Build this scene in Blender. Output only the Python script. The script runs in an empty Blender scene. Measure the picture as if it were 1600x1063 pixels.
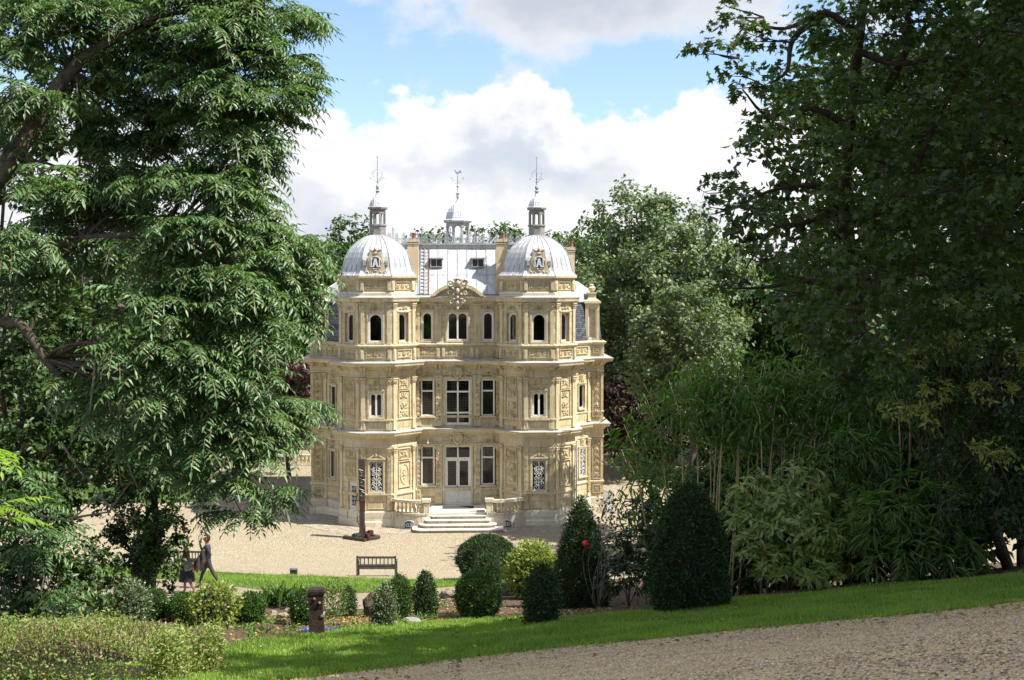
import bpy, bmesh, math, random
import numpy as np
from mathutils import Vector, Matrix

random.seed(11)
rng = np.random.default_rng(11)
S = bpy.context.scene
COL = S.collection
R = math.radians

# ------------------------------------------------------------------ camera
F = 1890.0                      # focal length in pixels of the 1600 px wide photograph
PITCH = math.atan((531.5 - 445.0) / F)
YAW = math.atan(85.0 / F)
CAMP = Vector((0.0, -70.0, 14.07))
cam_d = bpy.data.cameras.new('camera')
cam = bpy.data.objects.new('camera', cam_d)
COL.objects.link(cam)
cam.location = CAMP
cam.rotation_euler = (math.pi / 2 - PITCH, 0, -YAW)
cam_d.sensor_width = 36.0
cam_d.lens = F / 1600 * 36.0
cam_d.clip_start = 0.1
cam_d.clip_end = 5000
S.camera = cam
CROT = Matrix.Rotation(-YAW, 3, 'Z') @ Matrix.Rotation(math.pi / 2 - PITCH, 3, 'X')

# ------------------------------------------------------------------ world, sun, exposure
SUN = Vector((0.527, -0.20, 0.83)).normalized()
S.view_settings.view_transform = 'Standard'
S.view_settings.look = 'None'
S.view_settings.gamma = 1.0
S.view_settings.use_curve_mapping = False
S.view_settings.exposure = 0.92
S.render.engine = 'CYCLES'
S.cycles.use_denoising = True
S.cycles.max_bounces = 7
S.cycles.diffuse_bounces = 3
S.cycles.glossy_bounces = 3
S.cycles.transmission_bounces = 4
S.cycles.transparent_max_bounces = 8
S.cycles.caustics_reflective = False
S.cycles.caustics_refractive = False
sun_d = bpy.data.lights.new('sun', 'SUN')
sun_d.energy = 5.0
sun_d.angle = R(0.53)
sun_d.color = (1.0, 0.95, 0.86)
sun = bpy.data.objects.new('sun', sun_d)
COL.objects.link(sun)
sun.location = (40, -15, 70)
sun.rotation_euler = SUN.to_track_quat('Z', 'Y').to_euler()


class NT:
    """short-hand for building node trees"""
    def __init__(s, tree):
        s.t = tree
        s.n = tree.nodes
        s.l = tree.links

    def node(s, typ, **kw):
        nd = s.n.new(typ)
        for k, v in kw.items():
            setattr(nd, k, v)
        return nd

    def put(s, sock, v):
        if isinstance(v, bpy.types.NodeSocket):
            s.l.new(v, sock)
        else:
            sock.default_value = v

    def m(s, op, a, b=0.0, c=0.0, clamp=False):
        nd = s.node('ShaderNodeMath', operation=op, use_clamp=clamp)
        s.put(nd.inputs[0], a)
        s.put(nd.inputs[1], b)
        s.put(nd.inputs[2], c)
        return nd.outputs[0]

    def vmul(s, v, k):
        nd = s.node('ShaderNodeVectorMath', operation='MULTIPLY')
        s.put(nd.inputs[0], v)
        s.put(nd.inputs[1], k)
        return nd.outputs[0]

    def vadd(s, v, k):
        nd = s.node('ShaderNodeVectorMath', operation='ADD')
        s.put(nd.inputs[0], v)
        s.put(nd.inputs[1], k)
        return nd.outputs[0]

    def noise(s, v, scale, detail=4.0, rough=0.5, col=False):
        nd = s.node('ShaderNodeTexNoise')
        if v is not None:
            s.put(nd.inputs['Vector'], v)
        nd.inputs['Scale'].default_value = scale
        nd.inputs['Detail'].default_value = detail
        nd.inputs['Roughness'].default_value = rough
        return nd.outputs['Color' if col else 'Fac']

    def ramp(s, f, stops, interp='LINEAR'):
        nd = s.node('ShaderNodeValToRGB')
        s.put(nd.inputs[0], f)
        cr = nd.color_ramp
        cr.interpolation = interp
        while len(cr.elements) < len(stops):
            cr.elements.new(0.5)
        for e, (p, c) in zip(cr.elements, stops):
            e.position = p
            e.color = (c[0], c[1], c[2], 1)
        return nd.outputs[0]

    def mix(s, f, a, b, typ='MIX'):
        nd = s.node('ShaderNodeMix', data_type='RGBA', blend_type=typ)
        s.put(nd.inputs['Factor'], f)
        ia, ib = [i for i in nd.inputs if i.type == 'RGBA'][:2]
        for sk, v in ((ia, a), (ib, b)):
            if not isinstance(v, bpy.types.NodeSocket):
                v = (v[0], v[1], v[2], 1)
            s.put(sk, v)
        return [o for o in nd.outputs if o.type == 'RGBA'][0]

    def sstep(s, x, a, b):
        nd = s.node('ShaderNodeMapRange', interpolation_type='SMOOTHSTEP')
        s.put(nd.inputs[0], x)
        nd.inputs[1].default_value = a
        nd.inputs[2].default_value = b
        return nd.outputs[0]


def make_world():
    w = bpy.data.worlds.new('World')
    S.world = w
    w.use_nodes = True
    n = NT(w.node_tree)
    n.n.clear()
    sky = n.node('ShaderNodeTexSky', sky_type='NISHITA')
    sky.sun_disc = False
    sky.sun_elevation = math.asin(SUN.z)
    sky.sun_rotation = math.atan2(SUN.x, SUN.y)
    sky.air_density = 1.0
    sky.dust_density = 0.6
    sky.ozone_density = 1.4
    K = 0.1
    tc = n.node('ShaderNodeTexCoord')
    d = tc.outputs['Generated']
    sp = n.node('ShaderNodeSeparateXYZ')
    n.l.new(d, sp.inputs[0])
    X, Y, Z = sp.outputs
    # billowing structure, slightly stretched sideways
    dv = n.vmul(d, (1.0, 1.0, 1.35))
    big = n.noise(n.vadd(dv, (3.7, 1.2, 0.4)), 6.5, 3.0, 0.5)
    bil = n.noise(n.vadd(dv, (0.3, 4.2, 2.4)), 17.0, 9.0, 0.56)
    fine = n.noise(n.vadd(dv, (8.3, 0.2, 5.4)), 9.0, 8.0, 0.62)
    # low bank of cumulus round the horizon with a ragged top
    top = n.m('ADD', n.m('MULTIPLY', n.m('SUBTRACT', bil, 0.5), 0.16), n.m('MULTIPLY', n.m('SUBTRACT', big, 0.5), 0.10))
    bank = n.m('SUBTRACT', n.m('ADD', 0.149, top), Z)
    bank = n.sstep(bank, -0.003, 0.012)
    # higher broken cloud, soft edged
    hi = n.m('ADD', n.m('MULTIPLY', n.m('SUBTRACT', fine, 0.5), 0.9), n.m('MULTIPLY', n.m('SUBTRACT', big, 0.5), 0.55))
    hb = n.m('MINIMUM', n.m('MULTIPLY', n.m('SUBTRACT', Z, 0.205), 3.2), 0.06)
    gx = n.m('DIVIDE', n.m('SUBTRACT', X, 0.075), 0.115)
    gz_ = n.m('DIVIDE', n.m('SUBTRACT', Z, 0.232), 0.042)
    g = n.m('EXPONENT', n.m('MULTIPLY', n.m('ADD', n.m('MULTIPLY', gx, gx), n.m('MULTIPLY', gz_, gz_)), -1.0))
    hi = n.m('ADD', n.m('ADD', hi, hb), n.m('MULTIPLY', g, 0.30))
    high = n.sstep(hi, -0.04, 0.13)
    # light and grey parts of the clouds
    sh = n.noise(n.vadd(dv, (1.9, 7.7, 3.1)), 8.0, 6.0, 0.55)
    cb = n.ramp(sh, [(0.36, (0.80, 0.86, 0.98)), (0.47, (1.0, 1.02, 1.07)), (0.54, (1.22, 1.22, 1.22))])
    rim = n.m('SUBTRACT', n.m('ADD', 0.149, top), Z)
    cb = n.mix(n.sstep(rim, 0.055, 0.012), cb, (1.25, 1.25, 1.25))
    ch = n.ramp(n.m('ADD', n.m('MULTIPLY', sh, 0.6), n.m('MULTIPLY', hi, -0.55)), [(0.08, (0.72, 0.76, 0.85)), (0.34, (1.15, 1.15, 1.17))])
    cs = n.mix(1.0, sky.outputs[0], (0.96, 1.04, 1.17), 'MULTIPLY')
    cs = n.mix(1.0, cs, (SKYMUL, SKYMUL, SKYMUL), 'MULTIPLY')
    cs = n.mix(0.06, cs, (6.0, 6.0, 6.0))
    c1 = n.mix(1.0, ch, (CLOUD / K,) * 3, 'MULTIPLY')
    c2 = n.mix(1.0, cb, (CLOUD / K,) * 3, 'MULTIPLY')
    c = n.mix(n.m('MULTIPLY', high, 0.93), cs, c1)
    c = n.mix(n.m('MULTIPLY', bank, 0.96), c, c2)
    bg = n.node('ShaderNodeBackground')
    n.l.new(c, bg.inputs[0])
    bg.inputs[1].default_value = K
    out = n.node('ShaderNodeOutputWorld')
    n.l.new(bg.outputs[0], out.inputs[0])


SKYMUL = 1.0
CLOUD = 0.46
make_world()

# ------------------------------------------------------------------ picture <-> place


def P(px, py, D):
    """point seen at photograph pixel (px, py), D metres ahead of the camera along y"""
    v = CROT @ Vector(((px - 800.0) / F, (531.5 - py) / F, -1.0))
    k = D / v.y
    return CAMP + v * k


_d = np.arange(-60, 200, 0.25)
_z = np.interp(_d, [-60, 0, 8, 12, 15, 20, 25, 30, 34, 38, 42, 46, 50, 54, 58, 61, 64, 300],
               [15, 12.3, 10.75, 9.95, 9.1, 7.75, 6.7, 5.55, 4.5, 3.8, 3.1, 2.4, 1.7, 1.05, 0.5, 0.12, 0, 0])
_k = np.exp(-np.linspace(-2, 2, 13) ** 2)
_zs = np.convolve(np.pad(_z, 6, mode='edge'), _k / _k.sum(), mode='valid')


def gz(x, y):
    """height of the terrain"""
    x = np.asarray(x, float)
    D = np.asarray(y, float) + 70.0
    z = np.interp(D, _d, _zs)
    s = np.clip((40 - D) / 12, 0, 1)
    s = s * s * (3 - 2 * s)
    z = z + 0.1 * np.clip(x, 0, 22) * s
    t = np.clip((D - 22) / 8, 0, 1) * np.clip((54 - D) / 8, 0, 1)
    z = z + 0.045 * np.clip(-x, 0, 16) * t
    return z


def G(px, py, lo=6.0, hi=140.0):
    """point of the terrain seen at photograph pixel (px, py)"""
    for D in np.arange(lo, hi, 0.1):
        p = P(px, py, D)
        if p.z <= float(gz(p.x, p.y)):
            return p
    return P(px, py, hi)


def gpt(x, y, dz=0.0):
    return Vector((x, y, float(gz(x, y)) + dz))


# ------------------------------------------------------------------ meshes and objects


class MB:
    def __init__(s):
        s.v = []
        s.f = []

    def add(s, vs, fs):
        o = len(s.v)
        s.v += [tuple(p) for p in vs]
        s.f += [tuple(i + o for i in q) for q in fs]
        return s

    def box(s, x0, x1, y0, y1, z0, z1, M=None):
        vs = [Vector((x, y, z)) for x in (x0, x1) for y in (y0, y1) for z in (z0, z1)]
        if M is not None:
            vs = [M @ p for p in vs]
        return s.add(vs, [(0, 1, 3, 2), (4, 6, 7, 5), (0, 4, 5, 1), (2, 3, 7, 6), (0, 2, 6, 4), (1, 5, 7, 3)])

    def taper(s, x, y, z0, z1, a, b, M=None):
        """square frustum: half sizes a = (ax, ay) below, b above"""
        vs = [Vector((x + i * q[0], y + j * q[1], z)) for z, q in ((z0, a), (z1, b)) for i, j in ((-1, -1), (1, -1), (1, 1), (-1, 1))]
        if M is not None:
            vs = [M @ p for p in vs]
        return s.add(vs, [(3, 2, 1, 0), (4, 5, 6, 7), (0, 1, 5, 4), (1, 2, 6, 5), (2, 3, 7, 6), (3, 0, 4, 7)])

    def prism(s, poly, y0, y1):
        """polygon in x,z (counter-clockwise seen from -y) between y0 (front) and y1"""
        n = len(poly)
        vs = [(x, y0, z) for x, z in poly] + [(x, y1, z) for x, z in poly]
        fs = [tuple(range(n)), tuple(range(2 * n - 1, n - 1, -1))]
        fs += [(i, i + n, (i + 1) % n + n, (i + 1) % n) for i in range(n)]
        return s.add(vs, fs)

    def slab(s, poly, z0, z1):
        """polygon in x,y (counter-clockwise from above) between z0 and z1"""
        n = len(poly)
        vs = [(x, y, z0) for x, y in poly] + [(x, y, z1) for x, y in poly]
        fs = [tuple(range(n - 1, -1, -1)), tuple(range(n, 2 * n))]
        fs += [(i, (i + 1) % n, (i + 1) % n + n, i + n) for i in range(n)]
        return s.add(vs, fs)

    def tube(s, pts, r, n=6, caps=True):
        pts = [Vector(p) for p in pts]
        if not hasattr(r, '__len__'):
            r = [r] * len(pts)
        t0 = (pts[1] - pts[0]).normalized()
        a = Vector((0, 0, 1)) if abs(t0.z) < 0.9 else Vector((1, 0, 0))
        u = t0.cross(a).normalized()
        vs, fs = [], []
        for i, p in enumerate(pts):
            t = (pts[min(i + 1, len(pts) - 1)] - pts[max(i - 1, 0)])
            if t.length < 1e-9:
                t = t0
            t.normalize()
            u = (u - t * u.dot(t)).normalized()
            w = t.cross(u)
            for k in range(n):
                an = 2 * math.pi * k / n
                vs.append(p + (u * math.cos(an) + w * math.sin(an)) * r[i])
        for i in range(len(pts) - 1):
            for k in range(n):
                a0, a1 = i * n + k, i * n + (k + 1) % n
                fs.append((a0, a1, a1 + n, a0 + n))
        if caps:
            fs.append(tuple(range(n - 1, -1, -1)))
            fs.append(tuple(range((len(pts) - 1) * n, len(pts) * n)))
        return s.add(vs, fs)

    def lathe(s, prof, n=12, c=(0, 0, 0), a0=0.0, cap=True, scale=1.0):
        vs, fs = [], []
        for r, z in prof:
            for k in range(n):
                an = a0 + 2 * math.pi * k / n
                vs.append((c[0] + r * scale * math.cos(an), c[1] + r * scale * math.sin(an), c[2] + z))
        for i in range(len(prof) - 1):
            for k in range(n):
                q0, q1 = i * n + k, i * n + (k + 1) % n
                fs.append((q0, q1, q1 + n, q0 + n))
        if cap:
            fs.append(tuple(range(n - 1, -1, -1)))
            fs.append(tuple(range((len(prof) - 1) * n, len(prof) * n)))
        return s.add(vs, fs)

    def ball(s, c, r, n=8, m=5):
        prof = [(math.sin(math.pi * (i + 0.15) / (m + 0.3)), -math.cos(math.pi * (i + 0.15) / (m + 0.3))) for i in range(m + 1)]
        rr = r if hasattr(r, '__len__') else (r, r, r)
        vs, fs = [], []
        for q, z in prof:
            for k in range(n):
                an = 2 * math.pi * k / n
                vs.append((c[0] + rr[0] * q * math.cos(an), c[1] + rr[1] * q * math.sin(an), c[2] + rr[2] * z))
        for i in range(m):
            for k in range(n):
                q0, q1 = i * n + k, i * n + (k + 1) % n
                fs.append((q0, q1, q1 + n, q0 + n))
        fs.append(tuple(range(n - 1, -1, -1)))
        fs.append(tuple(range(m * n, m * n + n)))
        return s.add(vs, fs)

    # bas-relief pieces in the x,z plane that stand out towards -y
    def bump(s, cx, cz, rx, rz, h, ang=0.0, n=8):
        ca, sa = math.cos(ang), math.sin(ang)

        def q(x, z, y):
            return (cx + x * ca - z * sa, y, cz + x * sa + z * ca)
        vs = [q(rx * math.cos(2 * math.pi * k / n), rz * math.sin(2 * math.pi * k / n), 0.0) for k in range(n)]
        vs += [q(0.6 * rx * math.cos(2 * math.pi * k / n), 0.6 * rz * math.sin(2 * math.pi * k / n), -h * 0.8) for k in range(n)]
        vs.append(q(0, 0, -h))
        fs = [(k, (k + 1) % n, n + (k + 1) % n, n + k) for k in range(n)]
        fs += [(n + k, n + (k + 1) % n, 2 * n) for k in range(n)]
        return s.add(vs, fs)

    def scroll(s, cx, cz, r, flip=1, a0=0.0, turns=1.4, th=0.02, y=-0.015, n=11):
        pts = []
        for i in range(n):
            t = i / (n - 1)
            an = a0 + flip * 2 * math.pi * turns * t
            q = r * (1 - 0.82 * t)
            pts.append((cx + q * math.cos(an), y, cz + q * math.sin(an)))
        return s.tube(pts, [th * (1 - 0.4 * i / (n - 1)) for i in range(n)], 4)

    def ring(s, cx, cz, rx, rz, th, y=-0.015, n=12):
        pts = [(cx + rx * math.cos(2 * math.pi * k / n), y, cz + rz * math.sin(2 * math.pi * k / n)) for k in range(n + 1)]
        return s.tube(pts, th, 4, caps=False)

    def rim(s, x0, x1, z0, z1, t, h):
        s.box(x0, x1, -h, 0, z0, z0 + t)
        s.box(x0, x1, -h, 0, z1 - t, z1)
        s.box(x0, x0 + t, -h, 0, z0 + t, z1 - t)
        s.box(x1 - t, x1, -h, 0, z0 + t, z1 - t)
        return s

    def mesh(s, name, smooth=False):
        me = bpy.data.meshes.new(name)
        me.from_pydata([tuple(p) for p in s.v], [], s.f)
        me.validate()
        if smooth:
            me.polygons.foreach_set('use_smooth', [True] * len(me.polygons))
        return me


def npmesh(name, V, T, smooth=False):
    """mesh from a (n,3) vertex array and an (m,3 or 4) face array"""
    me = bpy.data.meshes.new(name)
    V = np.ascontiguousarray(V, dtype=np.float32)
    T = np.ascontiguousarray(T, dtype=np.int32)
    k = T.shape[1]
    me.vertices.add(len(V))
    me.vertices.foreach_set('co', V.ravel())
    me.loops.add(T.size)
    me.loops.foreach_set('vertex_index', T.ravel())
    me.polygons.add(len(T))
    me.polygons.foreach_set('loop_start', np.arange(0, T.size, k, dtype=np.int32))
    if smooth:
        me.polygons.foreach_set('use_smooth', np.ones(len(T), dtype=bool))
    me.update(calc_edges=True)
    return me


def obj(name, me, mat=None, parent=None, loc=(0, 0, 0), rotz=0.0, scale=None, smooth=False):
    if isinstance(me, MB):
        me = me.mesh(name, smooth)
    if mat is not None and len(me.materials) == 0:
        me.materials.append(mat)
    o = bpy.data.objects.new(name, me)
    COL.objects.link(o)
    o.parent = parent
    o.location = loc
    o.rotation_euler = (0, 0, rotz)
    if scale is not None:
        o.scale = scale
    return o


def tag(o, label, cat, group=None, kind=None):
    o['label'] = label
    o['category'] = cat
    if group:
        o['group'] = group
    if kind:
        o['kind'] = kind
    return o


def thing(name, label, cat, loc, rotz=0.0, group=None):
    o = bpy.data.objects.new(name, None)
    COL.objects.link(o)
    o.empty_display_size = 0.3
    o.location = loc
    o.rotation_euler = (0, 0, rotz)
    return tag(o, label, cat, group)


def structure(name, me, mat, label=None):
    o = obj(name, me, mat)
    o['kind'] = 'structure'
    if label:
        o['label'] = label
        o['category'] = name.replace('_', ' ')
    return o


def copy_tree(o, parent=None):
    c = o.copy()
    COL.objects.link(c)
    if parent is not None:
        c.parent = parent
    for ch in list(o.children):
        copy_tree(ch, c)
    return c
# ------------------------------------------------------------------ materials


def new_mat(name):
    m = bpy.data.materials.new(name)
    m.use_nodes = True
    n = NT(m.node_tree)
    bs = n.n['Principled BSDF']
    return m, n, bs


def bump(n, bs, h, dist=0.02, strength=1.0):
    b = n.node('ShaderNodeBump')
    b.inputs['Distance'].default_value = dist
    b.inputs['Strength'].default_value = strength
    n.put(b.inputs['Height'], h)
    n.l.new(b.outputs[0], bs.inputs['Normal'])


def objco(n):
    g = n.node('ShaderNodeNewGeometry')
    return g.outputs['Position']


def stone_mat(name, c1, c2, dirt=(0.16, 0.135, 0.10), joints=True, rough=0.85, grime=0.5, bw=0.75, bh=0.36):
    m, n, bs = new_mat(name)
    p = objco(n)
    a = n.noise(p, 1.3, 6, 0.6)
    b = n.noise(p, 22.0, 5, 0.6)
    col = n.mix(n.sstep(a, 0.35, 0.68), c1, c2)
    col = n.mix(n.m('MULTIPLY', n.sstep(b, 0.5, 0.75), 0.25), col, (c1[0] * 0.6, c1[1] * 0.55, c1[2] * 0.5))
    # streaks of soot that run down
    st = n.noise(n.vmul(p, (4.5, 4.5, 0.6)), 1.5, 7, 0.7)
    col = n.mix(n.m('MULTIPLY', n.sstep(st, 0.50, 0.70), grime), col, dirt)
    blot = n.noise(p, 3.4, 7, 0.7)
    col = n.mix(n.m('MULTIPLY', n.sstep(blot, 0.56, 0.70), grime * 0.7), col, (dirt[0] * 1.6, dirt[1] * 1.5, dirt[2] * 1.4))
    h = n.m('MULTIPLY', b, 0.25)
    if joints:
        sp = n.node('ShaderNodeSeparateXYZ')
        n.l.new(p, sp.inputs[0])
        cb = n.node('ShaderNodeCombineXYZ')
        n.put(cb.inputs[0], n.m('ADD', sp.outputs[0], n.m('MULTIPLY', sp.outputs[1], 0.9)))
        n.put(cb.inputs[1], sp.outputs[2])
        br = n.node('ShaderNodeTexBrick')
        n.l.new(cb.outputs[0], br.inputs['Vector'])
        br.inputs['Scale'].default_value = 1.0
        br.inputs['Mortar Size'].default_value = 0.011
        br.inputs['Mortar Smooth'].default_value = 0.3
        br.inputs['Brick Width'].default_value = bw
        br.inputs['Row Height'].default_value = bh
        br.inputs['Color1'].default_value = (0.80, 0.79, 0.77, 1)
        br.inputs['Color2'].default_value = (1.12, 1.11, 1.09, 1)
        br.inputs['Mortar'].default_value = (0.45, 0.38, 0.30, 1)
        col = n.mix(0.8, col, br.outputs['Color'], 'MULTIPLY')
        h = n.m('SUBTRACT', h, n.m('MULTIPLY', br.outputs['Fac'], 0.8))
    n.l.new(col, bs.inputs['Base Color'])
    bs.inputs['Roughness'].default_value = rough
    bs.inputs['Specular IOR Level'].default_value = 0.25
    bump(n, bs, h, 0.012)
    return m


def plain(name, c, rough=0.6, metal=0.0, var=0.15, scale=6.0, spec=0.4, bumpd=0.0, c2=None):
    m, n, bs = new_mat(name)
    p = objco(n)
    a = n.noise(p, scale, 6, 0.6)
    d = c2 or tuple(k * (1 - var * 2) for k in c)
    n.l.new(n.mix(n.sstep(a, 0.35, 0.7), c, d), bs.inputs['Base Color'])
    bs.inputs['Roughness'].default_value = rough
    bs.inputs['Metallic'].default_value = metal
    bs.inputs['Specular IOR Level'].default_value = spec
    if bumpd:
        bump(n, bs, n.noise(p, scale * 6, 5, 0.6), bumpd)
    return m


def leaf_mat(name, c1, c2, trans=0.3, rough=0.42, spec=0.5, c3=None, p3=0.9, tcol=None, wash=0.5):
    """c1..c2 leaf to leaf, c3 for the odd yellowed or variegated leaf"""
    m, n, bs = new_mat(name)
    g = n.node('ShaderNodeNewGeometry')
    rnd = g.outputs['Random Per Island']
    col = n.mix(rnd, c1, c2)
    if c3 is not None:
        fr = n.m('FRACT', n.m('MULTIPLY', rnd, 37.31))
        col = n.mix(n.sstep(fr, p3, min(1.0, p3 + 0.06)), col, c3)
    patch = n.noise(g.outputs['Position'], wash, 3, 0.5)
    col = n.mix(n.m('MULTIPLY', n.sstep(patch, 0.35, 0.7), 0.45), col, (c2[0] * 1.15, c2[1] * 1.1, c2[2] * 0.9))
    n.l.new(col, bs.inputs['Base Color'])
    bs.inputs['Roughness'].default_value = rough
    bs.inputs['Specular IOR Level'].default_value = spec
    tr = n.node('ShaderNodeBsdfTranslucent')
    tm = tcol or (1.5, 1.7, 0.55)
    n.l.new(n.mix(1.0, col, tm, 'MULTIPLY'), tr.inputs[0])
    mx = n.node('ShaderNodeMixShader')
    mx.inputs[0].default_value = trans
    n.l.new(bs.outputs[0], mx.inputs[1])
    n.l.new(tr.outputs[0], mx.inputs[2])
    n.l.new(mx.outputs[0], n.n['Material Output'].inputs[0])
    return m


def gravel_mat(name, cols, scale=28.0, dark=(0.2, 0.17, 0.13), patch=0.35, bumpd=0.03, debris=0.0):
    m, n, bs = new_mat(name)
    p = objco(n)
    pj = n.vadd(p, n.vmul(n.noise(p, 9.0, 2, 0.5, col=True), (0.06, 0.06, 0.0)))
    v = n.node('ShaderNodeTexVoronoi')
    n.l.new(pj, v.inputs['Vector'])
    v.inputs['Scale'].default_value = scale
    sp = n.node('ShaderNodeSeparateColor')
    n.l.new(v.outputs['Color'], sp.inputs[0])
    k = len(cols) - 1
    col = n.ramp(sp.outputs[0], [(i / k, c) for i, c in enumerate(cols)])
    col = n.mix(n.sstep(v.outputs['Distance'], 0.35, 0.75), col, dark)
    big = n.noise(p, 0.5, 6, 0.62)
    col = n.mix(n.m('MULTIPLY', n.sstep(big, 0.48, 0.72), patch), col, dark)
    if debris:
        db = n.noise(p, 3.2, 8, 0.75)
        col = n.mix(n.m('MULTIPLY', n.sstep(db, 0.58, 0.68), debris), col, (0.10, 0.07, 0.045))
    n.l.new(col, bs.inputs['Base Color'])
    bs.inputs['Roughness'].default_value = 0.9
    bs.inputs['Specular IOR Level'].default_value = 0.2
    bump(n, bs, n.m('SUBTRACT', 1.0, v.outputs['Distance']), bumpd)
    return m


def zinc_mat():
    m, n, bs = new_mat('zinc_sheet')
    p = objco(n)
    a = n.noise(n.vmul(p, (5.0, 5.0, 0.8)), 1.0, 6, 0.65)
    b = n.noise(p, 0.9, 5, 0.6)
    c = n.mix(n.sstep(a, 0.35, 0.72), (0.52, 0.53, 0.53), (0.33, 0.34, 0.35))
    c = n.mix(n.m('MULTIPLY', n.sstep(b, 0.5, 0.75), 0.5), c, (0.44, 0.46, 0.48))
    n.l.new(c, bs.inputs['Base Color'])
    n.put(bs.inputs['Roughness'], n.m('ADD', 0.36, n.m('MULTIPLY', a, 0.25)))
    bs.inputs['Metallic'].default_value = 0.3
    bump(n, bs, n.noise(p, 2.6, 3, 0.5), 0.03)
    return m


M = {}
M['stone'] = stone_mat('ochre_limestone', (0.515, 0.425, 0.25), (0.615, 0.535, 0.365), grime=0.55)
M['carved'] = stone_mat('carved_limestone', (0.535, 0.45, 0.28), (0.615, 0.545, 0.385), joints=False, grime=0.65)
M['plinth'] = stone_mat('pale_plinth_stone', (0.64, 0.57, 0.44), (0.70, 0.65, 0.54), grime=0.25, bw=1.1, bh=0.5)
M['step'] = stone_mat('step_stone', (0.66, 0.62, 0.54), (0.72, 0.69, 0.62), joints=False, grime=0.25)
M['riser'] = stone_mat('shaded_step_riser', (0.30, 0.26, 0.20), (0.40, 0.35, 0.28), joints=False, grime=0.8, dirt=(0.08, 0.07, 0.06))  # shade on the risers painted in as a darker stone than the treads
M['weathered'] = stone_mat('weathered_stone', (0.46, 0.40, 0.30), (0.58, 0.52, 0.42), joints=False, grime=0.75, dirt=(0.10, 0.09, 0.075))
M['chimney'] = stone_mat('chimney_render', (0.60, 0.46, 0.29), (0.66, 0.54, 0.37), joints=False, grime=0.35)
M['zinc'] = zinc_mat()
M['zincdark'] = plain('grey_zinc_seam', (0.34, 0.36, 0.39), 0.5, 0.3, 0.1, 5)
M['lead'] = plain('lead_flashing', (0.47, 0.47, 0.46), 0.55, 0.2, 0.1, 3)
M['lantern'] = plain('weathered_lantern_metal', (0.33, 0.31, 0.29), 0.6, 0.2, 0.2, 7)
M['paint'] = plain('pale_grey_paint', (0.80, 0.78, 0.73), 0.5, 0.0, 0.06, 4)
M['iron'] = plain('dark_iron', (0.035, 0.035, 0.04), 0.5, 0.4, 0.1, 9)
M['whiteiron'] = plain('white_painted_iron', (0.72, 0.71, 0.68), 0.5, 0.0, 0.08, 12)
M['greyiron'] = plain('grey_painted_iron', (0.38, 0.42, 0.47), 0.5, 0.2, 0.1, 8)
M['pot'] = plain('terracotta', (0.27, 0.11, 0.06), 0.8, 0, 0.2, 9)
M['leadbar'] = plain('leaded_bars', (0.10, 0.105, 0.11), 0.6, 0.2, 0.1, 9)
M['cupola'] = plain('cupola_metal', (0.46, 0.46, 0.46), 0.55, 0.2, 0.15, 6)
M['mat'] = plain('dark_rubber', (0.05, 0.055, 0.06), 0.8, 0, 0.1, 10)
M['dark'] = plain('unlit_room', (0.02, 0.018, 0.016), 0.9, 0, 0.1, 2)
M['curtain'] = plain('beige_curtain', (0.50, 0.45, 0.36), 0.9, 0, 0.15, 3)
M['paper'] = plain('white_paper', (0.78, 0.80, 0.76), 0.8, 0, 0.03, 8)
M['papergreen'] = plain('green_print', (0.15, 0.42, 0.26), 0.8, 0, 0.1, 8)
M['blue'] = plain('dark_blue_enamel', (0.07, 0.085, 0.13), 0.35, 0, 0.1, 5)
M['letter'] = plain('white_letter', (0.68, 0.69, 0.70), 0.5, 0, 0.03, 5)
M['bark'] = plain('bark', (0.13, 0.105, 0.08), 0.9, 0, 0.25, 5, 0.2, 0.03, c2=(0.055, 0.045, 0.035))
M['darkbark'] = plain('dark_bark', (0.055, 0.045, 0.035), 0.9, 0, 0.2, 5, 0.2, 0.03)
M['soil'] = gravel_mat('bed_soil', [(0.11, 0.075, 0.05), (0.17, 0.115, 0.075), (0.22, 0.16, 0.11)], 22, (0.05, 0.035, 0.025), 0.5, 0.05)
M['gravel'] = gravel_mat('court_gravel', [(0.33, 0.275, 0.185), (0.41, 0.35, 0.245), (0.50, 0.44, 0.325)], 15, (0.24, 0.195, 0.13), 0.35, 0.05)
M['path'] = gravel_mat('drive_gravel', [(0.42, 0.295, 0.165), (0.58, 0.43, 0.265), (0.78, 0.64, 0.44), (0.24, 0.155, 0.085)], 15, (0.17, 0.11, 0.07), 0.4, 0.05, debris=0.7)
M['midpath'] = gravel_mat('earth_path', [(0.24, 0.19, 0.14), (0.32, 0.26, 0.20), (0.39, 0.33, 0.26)], 18, (0.22, 0.17, 0.12), 0.3, 0.03)


def lawn_mat():
    m, n, bs = new_mat('lawn')
    p = objco(n)
    a = n.noise(p, 0.7, 5, 0.6)
    b = n.noise(p, 30, 4, 0.7)
    c = n.mix(n.sstep(a, 0.35, 0.68), (0.045, 0.09, 0.015), (0.08, 0.13, 0.026))
    c = n.mix(n.sstep(b, 0.45, 0.75), c, (0.03, 0.055, 0.012))
    n.l.new(c, bs.inputs['Base Color'])
    bs.inputs['Roughness'].default_value = 0.8
    bs.inputs['Specular IOR Level'].default_value = 0.2
    bump(n, bs, b, 0.05)
    return m


M['lawn'] = lawn_mat()


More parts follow.
